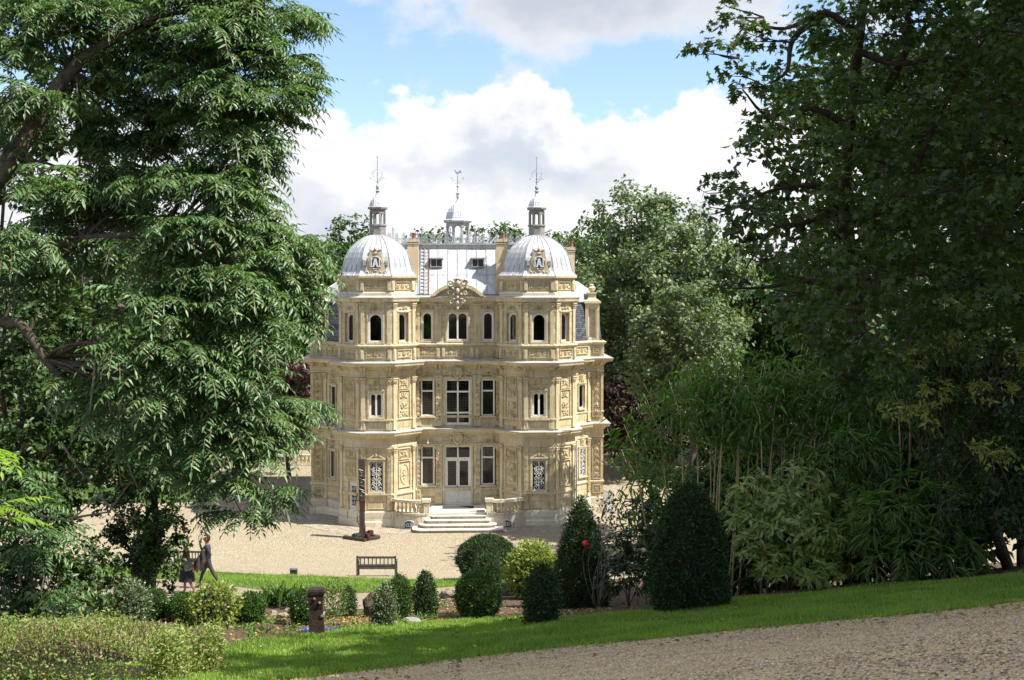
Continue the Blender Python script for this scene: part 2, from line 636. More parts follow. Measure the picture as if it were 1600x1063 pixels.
def cobble_mat():
    m, n, bs = new_mat('cobble_apron')
    p = objco(n)
    br = n.node('ShaderNodeTexBrick')
    n.l.new(n.vadd(p, n.vmul(n.noise(p, 2.0, 3, 0.5, col=True), (0.08, 0.08, 0))), br.inputs['Vector'])
    br.inputs['Scale'].default_value = 1.0
    br.inputs['Brick Width'].default_value = 0.26
    br.inputs['Row Height'].default_value = 0.19
    br.inputs['Mortar Size'].default_value = 0.016
    br.inputs['Mortar Smooth'].default_value = 0.4
    br.inputs['Color1'].default_value = (0.25, 0.205, 0.15, 1)
    br.inputs['Color2'].default_value = (0.43, 0.365, 0.28, 1)
    br.inputs['Mortar'].default_value = (0.17, 0.13, 0.09, 1)
    a = n.noise(p, 1.2, 6, 0.6)
    c = n.mix(n.m('MULTIPLY', n.sstep(a, 0.45, 0.7), 0.5), br.outputs['Color'], (0.42, 0.36, 0.27))
    n.l.new(c, bs.inputs['Base Color'])
    bs.inputs['Roughness'].default_value = 0.85
    bump(n, bs, n.m('SUBTRACT', 1.0, br.outputs['Fac']), 0.03)
    return m


def slate_mat():
    m, n, bs = new_mat('slate')
    p = objco(n)
    sp = n.node('ShaderNodeSeparateXYZ')
    n.l.new(p, sp.inputs[0])
    cb = n.node('ShaderNodeCombineXYZ')
    n.put(cb.inputs[0], n.m('ADD', sp.outputs[0], sp.outputs[1]))
    n.put(cb.inputs[1], sp.outputs[2])
    br = n.node('ShaderNodeTexBrick')
    n.l.new(cb.outputs[0], br.inputs['Vector'])
    br.inputs['Scale'].default_value = 1.0
    br.inputs['Brick Width'].default_value = 0.22
    br.inputs['Row Height'].default_value = 0.13
    br.inputs['Mortar Size'].default_value = 0.012
    br.inputs['Color1'].default_value = (0.05, 0.055, 0.07, 1)
    br.inputs['Color2'].default_value = (0.16, 0.17, 0.20, 1)
    br.inputs['Mortar'].default_value = (0.02, 0.02, 0.025, 1)
    n.l.new(br.outputs['Color'], bs.inputs['Base Color'])
    bs.inputs['Roughness'].default_value = 0.4
    bump(n, bs, n.m('SUBTRACT', 1.0, br.outputs['Fac']), 0.02)
    return m


def scale_zinc_mat():
    """small pressed scales on the lantern domes"""
    m, n, bs = new_mat('fish_scale_zinc')
    p = objco(n)
    v = n.node('ShaderNodeTexVoronoi')
    n.l.new(n.vmul(p, (1.0, 1.0, 1.3)), v.inputs['Vector'])
    v.inputs['Scale'].default_value = 7.0
    v.inputs['Randomness'].default_value = 0.15
    n.l.new(n.mix(n.sstep(v.outputs['Distance'], 0.25, 0.6), (0.70, 0.72, 0.75), (0.42, 0.44, 0.47)), bs.inputs['Base Color'])
    bs.inputs['Roughness'].default_value = 0.45
    bs.inputs['Metallic'].default_value = 0.2
    bump(n, bs, v.outputs['Distance'], 0.05)
    return m


def glass_mat():
    m, n, bs = new_mat('window_glass')
    tr = n.node('ShaderNodeBsdfTransparent')
    tr.inputs[0].default_value = (0.55, 0.56, 0.54, 1)
    gl = n.node('ShaderNodeBsdfGlossy')
    gl.inputs['Roughness'].default_value = 0.03
    lw = n.node('ShaderNodeLayerWeight')
    lw.inputs[0].default_value = 0.25
    mx = n.node('ShaderNodeMixShader')
    n.put(mx.inputs[0], n.m('ADD', n.m('MULTIPLY', lw.outputs['Fresnel'], 0.5), 0.045))
    n.l.new(tr.outputs[0], mx.inputs[1])
    n.l.new(gl.outputs[0], mx.inputs[2])
    n.l.new(mx.outputs[0], n.n['Material Output'].inputs[0])
    return m


M['cobble'] = cobble_mat()
M['slate'] = slate_mat()
M['scalezinc'] = scale_zinc_mat()
M['glass'] = glass_mat()
# ------------------------------------------------------------------ terrain


def axis(segs):
    out = []
    for a, b, st in segs:
        out += list(np.arange(a, b, st))
    out.append(segs[-1][1])
    return np.array(out)


def make_ground():
    xs = axis([(-900, -120, 60), (-120, -40, 8), (-40, 40, 0.6), (40, 120, 8), (120, 900, 60)])
    ys = axis([(-130, -72, 3), (-72, 0, 0.45), (0, 60, 3), (60, 200, 20), (200, 1200, 100)])
    X, Y = np.meshgrid(xs, ys)
    Z = gz(X, Y)
    V = np.stack([X, Y, Z], -1).reshape(-1, 3)
    nx = len(xs)
    i, j = np.meshgrid(np.arange(nx - 1), np.arange(len(ys) - 1))
    a = (j * nx + i).ravel()
    structure('ground', npmesh('ground', V, np.stack([a, a + 1, a + nx + 1, a + nx], 1), True), M['soil'])


make_ground()


def resample(pts, n):
    pts = np.array([(p[0], p[1]) for p in pts], float)
    s = np.r_[0, np.cumsum(np.hypot(*np.diff(pts, axis=0).T))]
    t = np.linspace(0, s[-1], n)
    return np.stack([np.interp(t, s, pts[:, 0]), np.interp(t, s, pts[:, 1])], 1)


def rag(c, amp, seed, freq=1.0):
    """make an edge ragged"""
    r = np.random.default_rng(seed)
    n = len(c)
    w = np.zeros(n)
    for k, a in ((1, 1.0), (3, 0.6), (9, 0.45)):
        m = max(4, int(n / 40 * k * freq))
        w += a * np.interp(np.arange(n), np.linspace(0, n - 1, m), r.normal(0, 1, m))
    t = np.gradient(c, axis=0)
    t /= np.hypot(t[:, :1], t[:, 1:]) + 1e-9
    return c + np.stack([-t[:, 1], t[:, 0]], 1) * (w * amp)[:, None]


def strip(lo, hi, rows, dz):
    n = len(lo)
    V = []
    for k in range(rows + 1):
        q = lo + (hi - lo) * (k / rows)
        V.append(np.c_[q, gz(q[:, 0], q[:, 1]) + dz])
    V = np.concatenate(V)
    i, j = np.meshgrid(np.arange(n - 1), np.arange(rows))
    a = (j * n + i).ravel()
    return V, np.stack([a, a + 1, a + n + 1, a + n], 1)


def curve(pix, n, amp, seed, freq=1.0):
    return rag(resample([G(*p) for p in pix], n), amp, seed, freq)


LAWN_LO = curve([(-420, 1330), (60, 1200), (300, 1110), (430, 1066), (560, 1050), (700, 1031), (850, 1015), (1000, 1001), (1150, 986), (1300, 972), (1450, 959), (1600, 941), (1750, 925)], 420, 0.035, 1)
LAWN_HI = curve([(-420, 1090), (60, 1060), (250, 1030), (370, 1009), (420, 1000), (500, 991), (560, 982), (640, 974), (750, 969), (850, 971), (950, 962), (1050, 955), (1150, 938), (1300, 925), (1450, 912), (1600, 897), (1750, 880)], 420, 0.07, 2)
RIGHT = LAWN_LO[:, 0] > -5.0
V, T = strip(LAWN_LO, LAWN_HI, 30, 0.02)
structure('near_lawn', npmesh('near_lawn', V, T, True), M['lawn'])
lo = np.c_[np.linspace(-14, 22, 420), np.full(420, -63.0)]
V, T = strip(lo, LAWN_LO + (LAWN_HI - LAWN_LO) * 0.04, 36, 0.008)
structure('gravel_drive', npmesh('gravel_drive', V, T, True), M['path'])

FAR_HI = curve([(-160, 872), (0, 876), (150, 881), (270, 888), (340, 894), (450, 900), (590, 905), (720, 908), (800, 910), (900, 912)], 260, 0.06, 3)
FAR_LO = curve([(-160, 895), (0, 899), (150, 903), (240, 905), (330, 913), (400, 922), (470, 927), (560, 927), (640, 923), (720, 915), (800, 914), (900, 914)], 260, 0.10, 4)
V, T = strip(FAR_LO, FAR_HI, 14, 0.02)
structure('far_lawn', npmesh('far_lawn', V, T, True), M['lawn'])
MID_LO = curve([(-160, 925), (0, 928), (140, 932), (300, 937), (430, 951), (560, 953), (640, 944), (720, 936), (800, 934), (900, 932)], 260, 0.09, 5)
V, T = strip(MID_LO, FAR_LO + (FAR_HI - FAR_LO) * 0.05, 12, 0.010)
structure('earth_path', npmesh('earth_path', V, T, True), M['midpath'])

n = 220
lo = resample([(-60, -17)] + [tuple(q) for q in FAR_HI[::8] - (FAR_HI[::8] - FAR_LO[::8]) * 0.06] + [(14, -13.5), (40, -14)], n)
hi = np.c_[np.linspace(-60, 40, n), np.full(n, 33.0)]
V, T = strip(lo, hi, 90, 0.010)
structure('gravel_court', npmesh('gravel_court', V, T, True), M['gravel'])
lo = rag(resample([(-34, 9), (-17, 8.5)], 60), 0.3, 8)
hi = rag(resample([(-34, 17), (-18.5, 15)], 60), 0.4, 9)
V, T = strip(lo, hi, 6, 0.022)
structure('court_lawn', npmesh('court_lawn', V, T, True), M['lawn'])

# ------------------------------------------------------------------ footprint of the house
HX = 4.72                                    # tower axis
TL = [(-9.0, 16.0), (-9.0, 4.30), (-8.2, 4.30), (-6.945, 3.05), (-6.945, 1.30), (-5.64, 0.0), (-3.80, 0.0), (-2.495, 1.30), (-2.495, 1.90)]
FOOT = TL + [(-x, y) for x, y in reversed(TL)]
UL = [(-6.945, 12.0), (-6.945, 1.30), (-5.64, 0.0), (-3.80, 0.0), (-2.495, 1.30), (-2.495, 1.90)]
UPPER = UL + [(-x, y) for x, y in reversed(UL)]


def offset_poly(poly, d):
    n = len(poly)
    out = []
    for i in range(n):
        p0, p1, p2 = Vector(poly[i - 1]), Vector(poly[i]), Vector(poly[(i + 1) % n])
        a, b = (p1 - p0).normalized(), (p2 - p1).normalized()
        na, nb = Vector((a.y, -a.x)), Vector((b.y, -b.x))
        mm = na + nb
        k = mm.dot(na)
        out.append(p1 + mm * (d / max(k, 0.35)))
    return out


def sweep(mb, poly, prof):
    """run a moulding (offset, z) round a closed outline"""
    rings = [[(q.x, q.y, z) for q in offset_poly(poly, o)] for o, z in prof]
    n = len(poly)
    vs = [v for r in rings for v in r]
    fs = []
    for k in range(len(prof) - 1):
        for i in range(n):
            a, b = k * n + i, k * n + (i + 1) % n
            fs.append((a, b, b + n, a + n))
    return mb.add(vs, fs)


# cobbled apron round the house
ap = offset_poly(FOOT, 2.1)
mb = MB()
inner = offset_poly(FOOT, -0.3)
no = len(ap)
mb.add([(p.x, p.y, 0.022) for p in inner] + [(p.x, p.y, 0.022) for p in ap], [(i, i + no, (i + 1) % no + no, (i + 1) % no) for i in range(no)])
structure('cobble_apron', mb.mesh('cobble_apron'), M['cobble'])
# ------------------------------------------------------------------ the house
house = thing('chateau', 'ochre stone chateau with two zinc domed towers, carved facade and arched crest', 'chateau', (0, 0, 0))


class Seg:
    def __init__(s, p0, p1):
        s.p0 = Vector((p0[0], p0[1]))
        s.p1 = Vector((p1[0], p1[1]))
        s.d = (s.p1 - s.p0)
        s.len = s.d.length
        s.d.normalize()
        s.n = Vector((s.d.y, -s.d.x))
        s.ang = math.atan2(s.d.y, s.d.x)

    def pt(s, u, z, out=0.0):
        q = s.p0 + s.d * u + s.n * out
        return (q.x, q.y, z)


SEGS = [Seg(FOOT[i], FOOT[(i + 1) % len(FOOT)]) for i in range(len(FOOT))]
# 0 side 1 pier 2 canted bay 3 edge 4 left 45 5 front 6 right 45 7 return 8 centre 9 return 10.. mirrored
LPIER, LBAY, LEDGE, LA, LF, LB, CEN, RA, RF, RB, REDGE, RBAY, RPIER = (SEGS[i] for i in (1, 2, 3, 4, 5, 6, 8, 10, 11, 12, 13, 14, 15))
LRET, RRET, LSIDE, RSIDE, BACK = SEGS[7], SEGS[9], SEGS[0], SEGS[16], SEGS[17]


def put(name, me, mat, sg, u, z, out=0.0, parent=None, mirror=False):
    o = obj(name, me, mat, parent or house, sg.pt(u, z, out), sg.ang)
    if mirror:
        o.scale = (-1, 1, 1)
    return o


def sub(name, me, mat, parent):
    return obj(name, me, mat, parent)


def wall_panel(mb, sg, z0, z1, ops=(), rev=0.24):
    us = sorted({0.0, sg.len} | {u for o in ops for u in o[:2]})
    zs = sorted({z0, z1} | {min(max(z, z0), z1) for o in ops for z in o[2:]})
    for i in range(len(us) - 1):
        for j in range(len(zs) - 1):
            cu, cz = (us[i] + us[i + 1]) / 2, (zs[j] + zs[j + 1]) / 2
            if any(o[0] < cu < o[1] and o[2] < cz < o[3] for o in ops):
                continue
            mb.add([sg.pt(us[i], zs[j]), sg.pt(us[i + 1], zs[j]), sg.pt(us[i + 1], zs[j + 1]), sg.pt(us[i], zs[j + 1])], [(0, 1, 2, 3)])
    for a, b, c, d in ops:
        for q in (((a, c), (b, c)), ((b, c), (b, d)), ((b, d), (a, d)), ((a, d), (a, c))):
            (u0, w0), (u1, w1) = q
            mb.add([sg.pt(u0, w0), sg.pt(u1, w1), sg.pt(u1, w1, -rev), sg.pt(u0, w0, -rev)], [(3, 2, 1, 0)])


def opn(sg, w, z0, z1, du=0.0):
    c = sg.len / 2 + du
    return (c - w / 2, c + w / 2, z0, z1)


F0, F1, F2 = [], [], []      # openings: (segment, width, z0, z1, du, type)
for sg in (LF, RF):
    F0.append((sg, 0.80, 2.05, 3.82, 0, 'iron'))
    F1.append((sg, 0.78, 6.40, 7.82, 0, 'twin'))
    F2.append((sg, 0.84, 10.74, 12.42, 0, 'arch'))
    F0.append((sg, 0.58, 0.28, 0.62, 0, 'vent'))
for sg in (LA, LB, RA, RB):
    F2.append((sg, 0.74, 10.74, 12.42, 0, 'deep'))
F0.append((LA, 0.80, 0.06, 2.55, 0.28, 'sidedoor'))
F0.append((LBAY, 0.60, 2.30, 4.0, -0.1, 'narrow'))
F0.append((RBAY, 0.60, 2.30, 4.0, 0.1, 'iron'))
for sg in (LBAY, RBAY):
    F1.append((sg, 0.56, 6.50, 7.95, 0, 'narrow'))
F0.append((CEN, 1.62, 0.92, 4.48, 0, 'door'))
F1.append((CEN, 1.50, 5.72, 8.45, 0, 'french'))
F2.append((CEN, 1.26, 10.74, 12.46, 0, 'arch2'))
for du in (-1.80, 1.80):
    F0.append((CEN, 0.80, 2.10, 4.48, du, 'tall'))
    F1.append((CEN, 0.80, 6.25, 8.45, du, 'tall1'))
    F2.append((CEN, 0.66, 10.74, 12.46, du, 'arch'))

for nm, lst, z0, z1, segs in (('ground_storey_wall', F0, 0.0, 5.0, SEGS), ('first_storey_wall', F1, 5.5, 9.2, SEGS), ('second_storey_wall', F2, 10.5, 13.1, None)):
    mb = MB()
    for sg in (segs or [LEDGE, LA, LF, LB, LRET, CEN, RRET, RA, RF, RB, REDGE]):
        wall_panel(mb, sg, z0, z1, [opn(o[0], o[1], o[2], o[3], o[4]) for o in lst if o[0] is sg])
    if segs is None:
        for sg in (Seg((-6.945, 12.0), (-6.945, 3.05)), Seg((6.945, 3.05), (6.945, 12.0)), Seg((6.945, 12), (-6.945, 12))):
            wall_panel(mb, sg, z0, z1)
    obj(nm, mb, M['stone'], house)

# dark rooms behind the glass
mb = MB()
inn = offset_poly(FOOT, -0.62)
for i in range(len(inn)):
    a, b = inn[i], inn[(i + 1) % len(inn)]
    mb.add([(a.x, a.y, 0.0), (b.x, b.y, 0.0), (b.x, b.y, 13.0), (a.x, a.y, 13.0)], [(0, 1, 2, 3)])
obj('unlit_interior', mb, M['dark'], house)

PROF = {
    'plinth': [(0.0, 0.92), (0.05, 0.90), (0.07, 0.84), (0.07, 0.34), (0.12, 0.30), (0.12, 0.0)][::-1],
    'dado_moulding': [(0, 1.78), (0.04, 1.80), (0.07, 1.86), (0.07, 1.92), (0.02, 1.97), (0, 1.97)],
    'lower_cornice': [(0, 4.62), (0.05, 4.64), (0.05, 4.74), (0.02, 4.76), (0.02, 5.12), (0.09, 5.15), (0.12, 5.24), (0.20, 5.30), (0.36, 5.34), (0.38, 5.44), (0.42, 5.49), (0.42, 5.52)],
    'sill_moulding': [(0, 6.14), (0.03, 6.16), (0.05, 6.22), (0.05, 6.26), (0.01, 6.30), (0, 6.30)],
    'great_cornice': [(0, 8.70), (0.05, 8.72), (0.05, 8.80), (0.02, 8.82), (0.02, 9.14), (0.10, 9.17), (0.14, 9.27), (0.24, 9.33), (0.50, 9.37), (0.52, 9.47), (0.56, 9.53), (0.56, 9.56)],
    'attic_band': [(0.03, 9.60), (0.03, 10.40)],
    'attic_moulding': [(0.03, 10.38), (0.07, 10.40), (0.14, 10.47), (0.17, 10.51), (0.17, 10.56), (0.04, 10.63), (0, 10.63)],
}
for k, pr in PROF.items():
    mb = MB()
    sweep(mb, FOOT, pr)
    obj(k, mb, M['plinth'] if k == 'plinth' else M['stone'] if k == 'attic_band' else M['carved'], house)
mb = MB()
sweep(mb, FOOT, [(0.43, 5.515), (0.43, 5.53), (0.04, 5.585), (-0.05, 5.585)])
sweep(mb, FOOT, [(0.57, 9.555), (0.57, 9.57), (0.03, 9.64), (-0.05, 9.64)])
obj('zinc_flashing', mb, M['lead'], house)
mb = MB()
sweep(mb, UPPER, [(0.004, 12.50), (0.03, 12.52), (0.03, 12.60), (0.012, 12.62), (0.012, 12.86), (0.04, 12.90), (0.07, 13.02), (0.22, 13.10), (0.24, 13.22), (0.28, 13.28), (0.28, 13.32)])
obj('main_cornice', mb, M['carved'], house)
mb = MB()
sweep(mb, UPPER, [(0.29, 13.315), (0.29, 13.335), (0.0, 13.42), (-0.6, 13.44)])
obj('roof_gutter', mb, M['lead'], house)


# ------------------------------------------------------------------ windows


def win_frame(w, h, lights=1, trans=(), t=0.075, arch=False, y=0.05, dp=0.07, panel=0.0):
    """bars that fill an opening w by h; lights side by side; transoms at heights trans"""
    mb = MB()
    y0, y1 = y, y + dp
    mb.box(-w / 2, -w / 2 + t, y0, y1, 0, h)
    mb.box(w / 2 - t, w / 2, y0, y1, 0, h)
    mb.box(-w / 2 + t, w / 2 - t, y0 + 0.002, y1 - 0.002, 0, max(t, panel))
    mb.box(-w / 2 + t, w / 2 - t, y0 + 0.002, y1 - 0.002, h - t, h)
    xs = [-w / 2 + t]
    iw = (w - 2 * t - (lights - 1) * t) / lights
    for i in range(lights - 1):
        x = -w / 2 + t + iw * (i + 1) + t * i
        mb.box(x, x + t, y0 - 0.012, y1, t, h - t)
    for z in trans:
        mb.box(-w / 2 + t, w / 2 - t, y0 - 0.006, y1 - 0.004, z - t * 0.5, z + t * 0.5)
    if arch:
        r = iw / 2
        for i in range(lights):
            xc = -w / 2 + t + iw * (i + 0.5) + t * i
            zt = h - t
            for sx in (-1, 1):
                arc = [(xc + sx * r * math.cos(a), zt - r + r * math.sin(a)) for a in np.linspace(0, math.pi / 2, 6)]
                poly = [(xc + sx * r, zt)] + arc[::1]
                if sx > 0:
                    poly = poly[::-1]
                mb.prism(poly, y0 + 0.004, y1 - 0.006)
    return mb


def round_corners(mb, w, h, lights, trans, t, y, r=0.05):
    return mb


def lattice(w, h, st, y, t=0.009, z0=0.0):
    mb = MB()
    nx = max(2, int(round(w / st)))
    for i in range(1, nx):
        x = -w / 2 + w * i / nx
        mb.box(x - t / 2, x + t / 2, y, y + t, z0, h)
    nz = max(2, int(round((h - z0) / (w / nx))))
    for j in range(1, nz):
        z = z0 + (h - z0) * j / nz
        mb.box(-w / 2, w / 2, y - 0.001, y + t - 0.001, z - t / 2, z + t / 2)
    return mb


def iron_scrolls(w, h):
    mb = MB()
    y = -0.02
    mb.box(-0.014, 0.014, y - 0.012, y + 0.012, 0.02, h - 0.02)
    q = w * 0.235
    for s in (-1, 1):
        for zc, fl, a0, r in ((h * 0.115, 1, math.pi / 2, q), (h * 0.885, -1, -math.pi / 2, q), (h * 0.60, 1, math.pi / 2, q * 0.72), (h * 0.41, -1, -math.pi / 2, q * 0.72), (h * 0.755, 1, math.pi / 2, q * 0.45), (h * 0.265, -1, -math.pi / 2, q * 0.45)):
            mb.scroll(s * w * 0.235, zc, r, fl * s if True else fl, a0, 1.5, 0.0145, y, 15)
        mb.tube([(s * 0.02, y, h * 0.40), (s * w * 0.20, y, h * 0.50), (s * 0.02, y, h * 0.60)], 0.011, 4)
        mb.tube([(s * 0.02, y, h * 0.72), (s * w * 0.30, y, h * 0.68), (s * w * 0.36, y, h * 0.78)], 0.014, 4)
        mb.tube([(s * 0.02, y, h * 0.28), (s * w * 0.30, y, h * 0.32), (s * w * 0.36, y, h * 0.22)], 0.014, 4)
    mb.bump(0, h * 0.5, 0.05, 0.05, 0.05)
    mb.rim(-w / 2 + 0.01, w / 2 - 0.01, 0.01, h - 0.01, 0.022, 0.025)
    return mb


def surround(w, h, t=0.10, pr=0.06, sill=True, z0=0.0):
    mb = MB()
    mb.box(-w / 2 - t, -w / 2, -pr, 0.03, z0, h + t)
    mb.box(w / 2, w / 2 + t, -pr, 0.03, z0, h + t)
    mb.box(-w / 2, w / 2, -pr + 0.002, 0.03, h, h + t)
    mb.box(-w / 2 - t * 1.25, w / 2 + t * 1.25, -pr - 0.03, 0.028, h + t, h + t + 0.05)
    if sill:
        mb.box(-w / 2 - t * 1.1, w / 2 + t * 1.1, -pr - 0.05, 0.10, z0 - 0.10, z0)
    return mb


_cache = {}


def window(sg, w, z0, z1, du, kind):
    h = z1 - z0
    key = (round(w, 3), round(h, 3), kind)
    if key not in _cache:
        c = {}
        y = 0.12
        if kind == 'iron':
            c['frame'] = (win_frame(w, h, 2, (), 0.05, y=0.17), 'paint')
            c['iron_grille'] = (iron_scrolls(w, h), 'whiteiron')
            c['surround'] = (surround(w, h, 0.09), 'carved')
        elif kind == 'twin':
            c['frame'] = (win_frame(w, h, 2, (), 0.10, True), 'paint')
            c['surround'] = (surround(w, h, 0.10), 'carved')
        elif kind == 'arch':
            c['frame'] = (win_frame(w, h, 1, (), 0.10, True), 'paint')
            c['surround'] = (surround(w, h, 0.09, 0.05), 'carved')
        elif kind == 'arch2':
            c['frame'] = (win_frame(w, h, 2, (), 0.10, True), 'paint')
            c['surround'] = (surround(w, h, 0.09, 0.05), 'carved')
        elif kind == 'deep':
            c['frame'] = (win_frame(w, h, 1, (), 0.10, True, y=0.17), 'paint')
            c['surround'] = (surround(w, h, 0.06, 0.03), 'carved')
        elif kind == 'narrow':
            c['frame'] = (win_frame(w, h, 1, (), 0.07), 'paint')
            c['surround'] = (surround(w, h, 0.07), 'carved')
        elif kind == 'french':
            c['frame'] = (win_frame(w, h, 2, (0.72, 1.98), 0.10, panel=0.13), 'paint')
            c['glazing_bars'] = (lattice(w - 0.2, h - 0.1, 0.16, 0.092, 0.008, 0.12), 'leadbar')
            c['surround'] = (surround(w, h, 0.10, 0.05, False), 'carved')
        elif kind in ('tall', 'tall1'):
            tr = (1.66,) if kind == 'tall' else (1.50,)
            c['frame'] = (win_frame(w, h, 1, tr, 0.09), 'paint')
            c['glazing_bars'] = (lattice(w - 0.18, h - 0.1, 0.13 if kind == 'tall' else 0.16, 0.092, 0.008, 0.09), 'leadbar')
            c['surround'] = (surround(w, h, 0.08, 0.05), 'carved')
        elif kind == 'vent':
            mb = MB()
            for i in range(1, 5):
                x = -w / 2 + w * i / 5
                mb.box(x - 0.012, x + 0.012, 0.0, 0.03, 0, h)
            mb.box(-w / 2, w / 2, 0.004, 0.026, h / 2 - 0.012, h / 2 + 0.012)
            mb.ring(0, h / 2, 0.11, 0.11, 0.014, 0.015)
            for s in (-1, 1):
                mb.ring(s * 0.19, h / 2, 0.07, 0.10, 0.012, 0.015)
            c['iron_grille'] = (mb, 'iron')
            c['frame'] = (MB().rim(-w / 2 - 0.05, w / 2 + 0.05, -0.05, h + 0.05, 0.05, 0.075), 'plinth')
        _cache[key] = {k: (m_.mesh(k), M[t]) for k, (m_, t) in c.items()}
        _cache[key]['pane'] = (MB().box(-w / 2 + 0.01, w / 2 - 0.01, 0.225 if kind in ('deep', 'iron') else 0.105, 0.235 if kind in ('deep', 'iron') else 0.115, 0.01, h - 0.01).mesh('pane'), M['glass'])
    c = _cache[key]
    root = put('basement_vent' if kind == 'vent' else 'window', c['frame'][0], c['frame'][1], sg, sg.len / 2 + du, z0)
    for k, (me, mt) in c.items():
        if k != 'frame':
            sub(k, me, mt, root)
    return root


wins = {}
for lst in (F0, F1, F2):
    for o in lst:
        if o[5] not in ('door', 'sidedoor'):
            wins[(o[0] is CEN, lst is F0, o[4], o[5])] = window(*o)

# entrance: double door with panes over planks
w, h = 1.62, 3.56
dr = put('entrance_door', win_frame(w, h, 1, (2.78,), 0.11, y=0.10), M['paint'], CEN, CEN.len / 2, 0.92)
sub('surround', surround(w, h, 0.09, 0.05, False), M['carved'], dr)
for s in (-1, 1):
    mb = MB()
    x0, x1 = sorted((s * 0.006, s * 0.70))
    mb.box(x0, x0 + 0.09, 0.12, 0.18, 0.12, 2.72)
    mb.box(x1 - 0.09, x1, 0.12, 0.18, 0.12, 2.72)
    mb.box(x0 + 0.09, x1 - 0.09, 0.122, 0.178, 0.12, 0.22)
    mb.box(x0 + 0.09, x1 - 0.09, 0.122, 0.178, 1.06, 1.15)
    mb.box(x0 + 0.09, x1 - 0.09, 0.122, 0.178, 2.62, 2.72)
    for i in range(5):
        a = x0 + 0.092 + (x1 - x0 - 0.184) * i / 5
        mb.box(a + 0.004, a + (x1 - x0 - 0.184) / 5 - 0.004, 0.135, 0.165, 0.22, 1.06)
    lf = sub('door_leaf', mb, M['paint'], dr)
mb = MB()
mb.box(-0.70, 0.70, 0.148, 0.156, 1.14, 2.66)
mb.box(-0.70, 0.70, 0.148, 0.156, 2.84, 3.46)
sub('pane', mb, M['glass'], dr)
mb = MB()
for a, b in ((1.15, 2.62), (2.83, 3.45)):
    for s in (-1, 1):
        for i in range(1, 4):
            x = s * (0.09 + 0.53 * i / 4)
            mb.box(x - 0.005, x + 0.005, 0.138, 0.147, a, b)
        for j in range(1, int((b - a) / 0.15) + 1):
            z = a + (b - a) * j / (int((b - a) / 0.15) + 1)
            x0, x1 = sorted((s * 0.09, s * 0.62))
            mb.box(x0, x1, 0.137, 0.146, z - 0.005, z + 0.005)
sub('glazing_bars', mb, M['leadbar'], dr)
mb = MB()
mb.box(-0.055, -0.025, 0.08, 0.12, 0.96, 1.14)
mb.tube([(-0.04, 0.05, 1.06), (-0.14, 0.05, 1.05)], 0.012, 6)
sub('handle', mb, M['pot'], dr)
mb = MB().box(-0.045, 0.045, 0.09, 0.13, 2.84, 3.46)
sub('mullion', mb, M['paint'], dr)

# side door of the left tower
w, h = 0.80, 2.49
dr = put('side_door', win_frame(w, h, 1, (), 0.07, y=0.06, panel=0.12), M['paint'], LA, LA.len / 2 + 0.28, 0.06)
mb = MB()
mb.box(-0.33, 0.33, 0.09, 0.13, 0.12, 2.42)
mb.rim(-0.27, 0.27, 0.22, 0.92, 0.05, 0.02)
mb2 = MB()
for v in mb.v[8:]:
    pass
sub('door_leaf', mb, M['paint'], dr)
mb = MB().box(-0.22, 0.22, 0.082, 0.088, 1.12, 2.26)
sub('pane', mb, M['dark'], dr)
mb = MB()
mb.rim(-0.25, 0.25, 1.08, 2.30, 0.03, 0.0)
for s in (-1, 1):
    for j in range(4):
        mb.scroll(s * 0.11, 1.24 + 0.29 * j, 0.10, s * (1 if j % 2 else -1), 0.5, 1.3, 0.016, 0.07, 10)
mb.box(-0.012, 0.012, 0.058, 0.078, 1.1, 2.28)
sub('iron_grille', mb, M['whiteiron'], dr)
put('side_door_frame', MB().rim(-0.50, 0.50, -0.06, 2.62, 0.09, 0.07), M['carved'], LA, LA.len / 2 + 0.28, 0.06)

# curtains and a notice inside the ground-floor windows
for du, x0, x1 in ((-1.80, -0.32, 0.02), (1.80, 0.10, 0.32)):
    mb = MB()
    nn = 14
    for i in range(nn):
        a, b = x0 + (x1 - x0) * i / nn, x0 + (x1 - x0) * (i + 1) / nn
        ya, yb = 0.30 + 0.03 * math.sin(i * 1.9), 0.30 + 0.03 * math.sin((i + 1) * 1.9)
        mb.add([(a, ya, 0.1), (b, yb, 0.1), (b, yb, 1.6), (a, ya, 1.6)], [(0, 1, 2, 3)])
    put('curtain', mb, M['curtain'], CEN, CEN.len / 2 + du, 2.10)
nt = put('paper_notice', MB().box(-0.13, 0.13, 0.155, 0.160, 0, 0.52), M['paper'], CEN, CEN.len / 2 - 1.76, 3.92)
sub('printed_emblem', MB().prism([(-0.06, 0.16), (0.07, 0.14), (0.09, 0.30), (0.0, 0.36), (-0.08, 0.28)], 0.150, 0.154), M['papergreen'], nt)
lm = put('wall_lantern', MB().lathe([(0.03, 0.0), (0.075, 0.03), (0.06, 0.22), (0.02, 0.27)], 8, (0, -0.18, 0)).box(-0.02, 0.02, -0.14, 0.0, 0.20, 0.23), M['paper'], CEN, CEN.len / 2 - 1.78, 4.62)

# ------------------------------------------------------------------ carving


def cherub(mb, cx, cz, r, h=0.08):
    mb.bump(cx, cz, r * 0.8, r, h, n=10)
    mb.bump(cx, cz + r * 0.05, r * 0.18, r * 0.3, h * 1.3, n=6)
    for s in (-1, 1):
        mb.bump(cx + s * r * 0.33, cz + r * 0.25, r * 0.16, r * 0.1, h * 1.12, n=6)
    mb.bump(cx, cz - r * 0.45, r * 0.25, r * 0.1, h * 1.12, n=6)


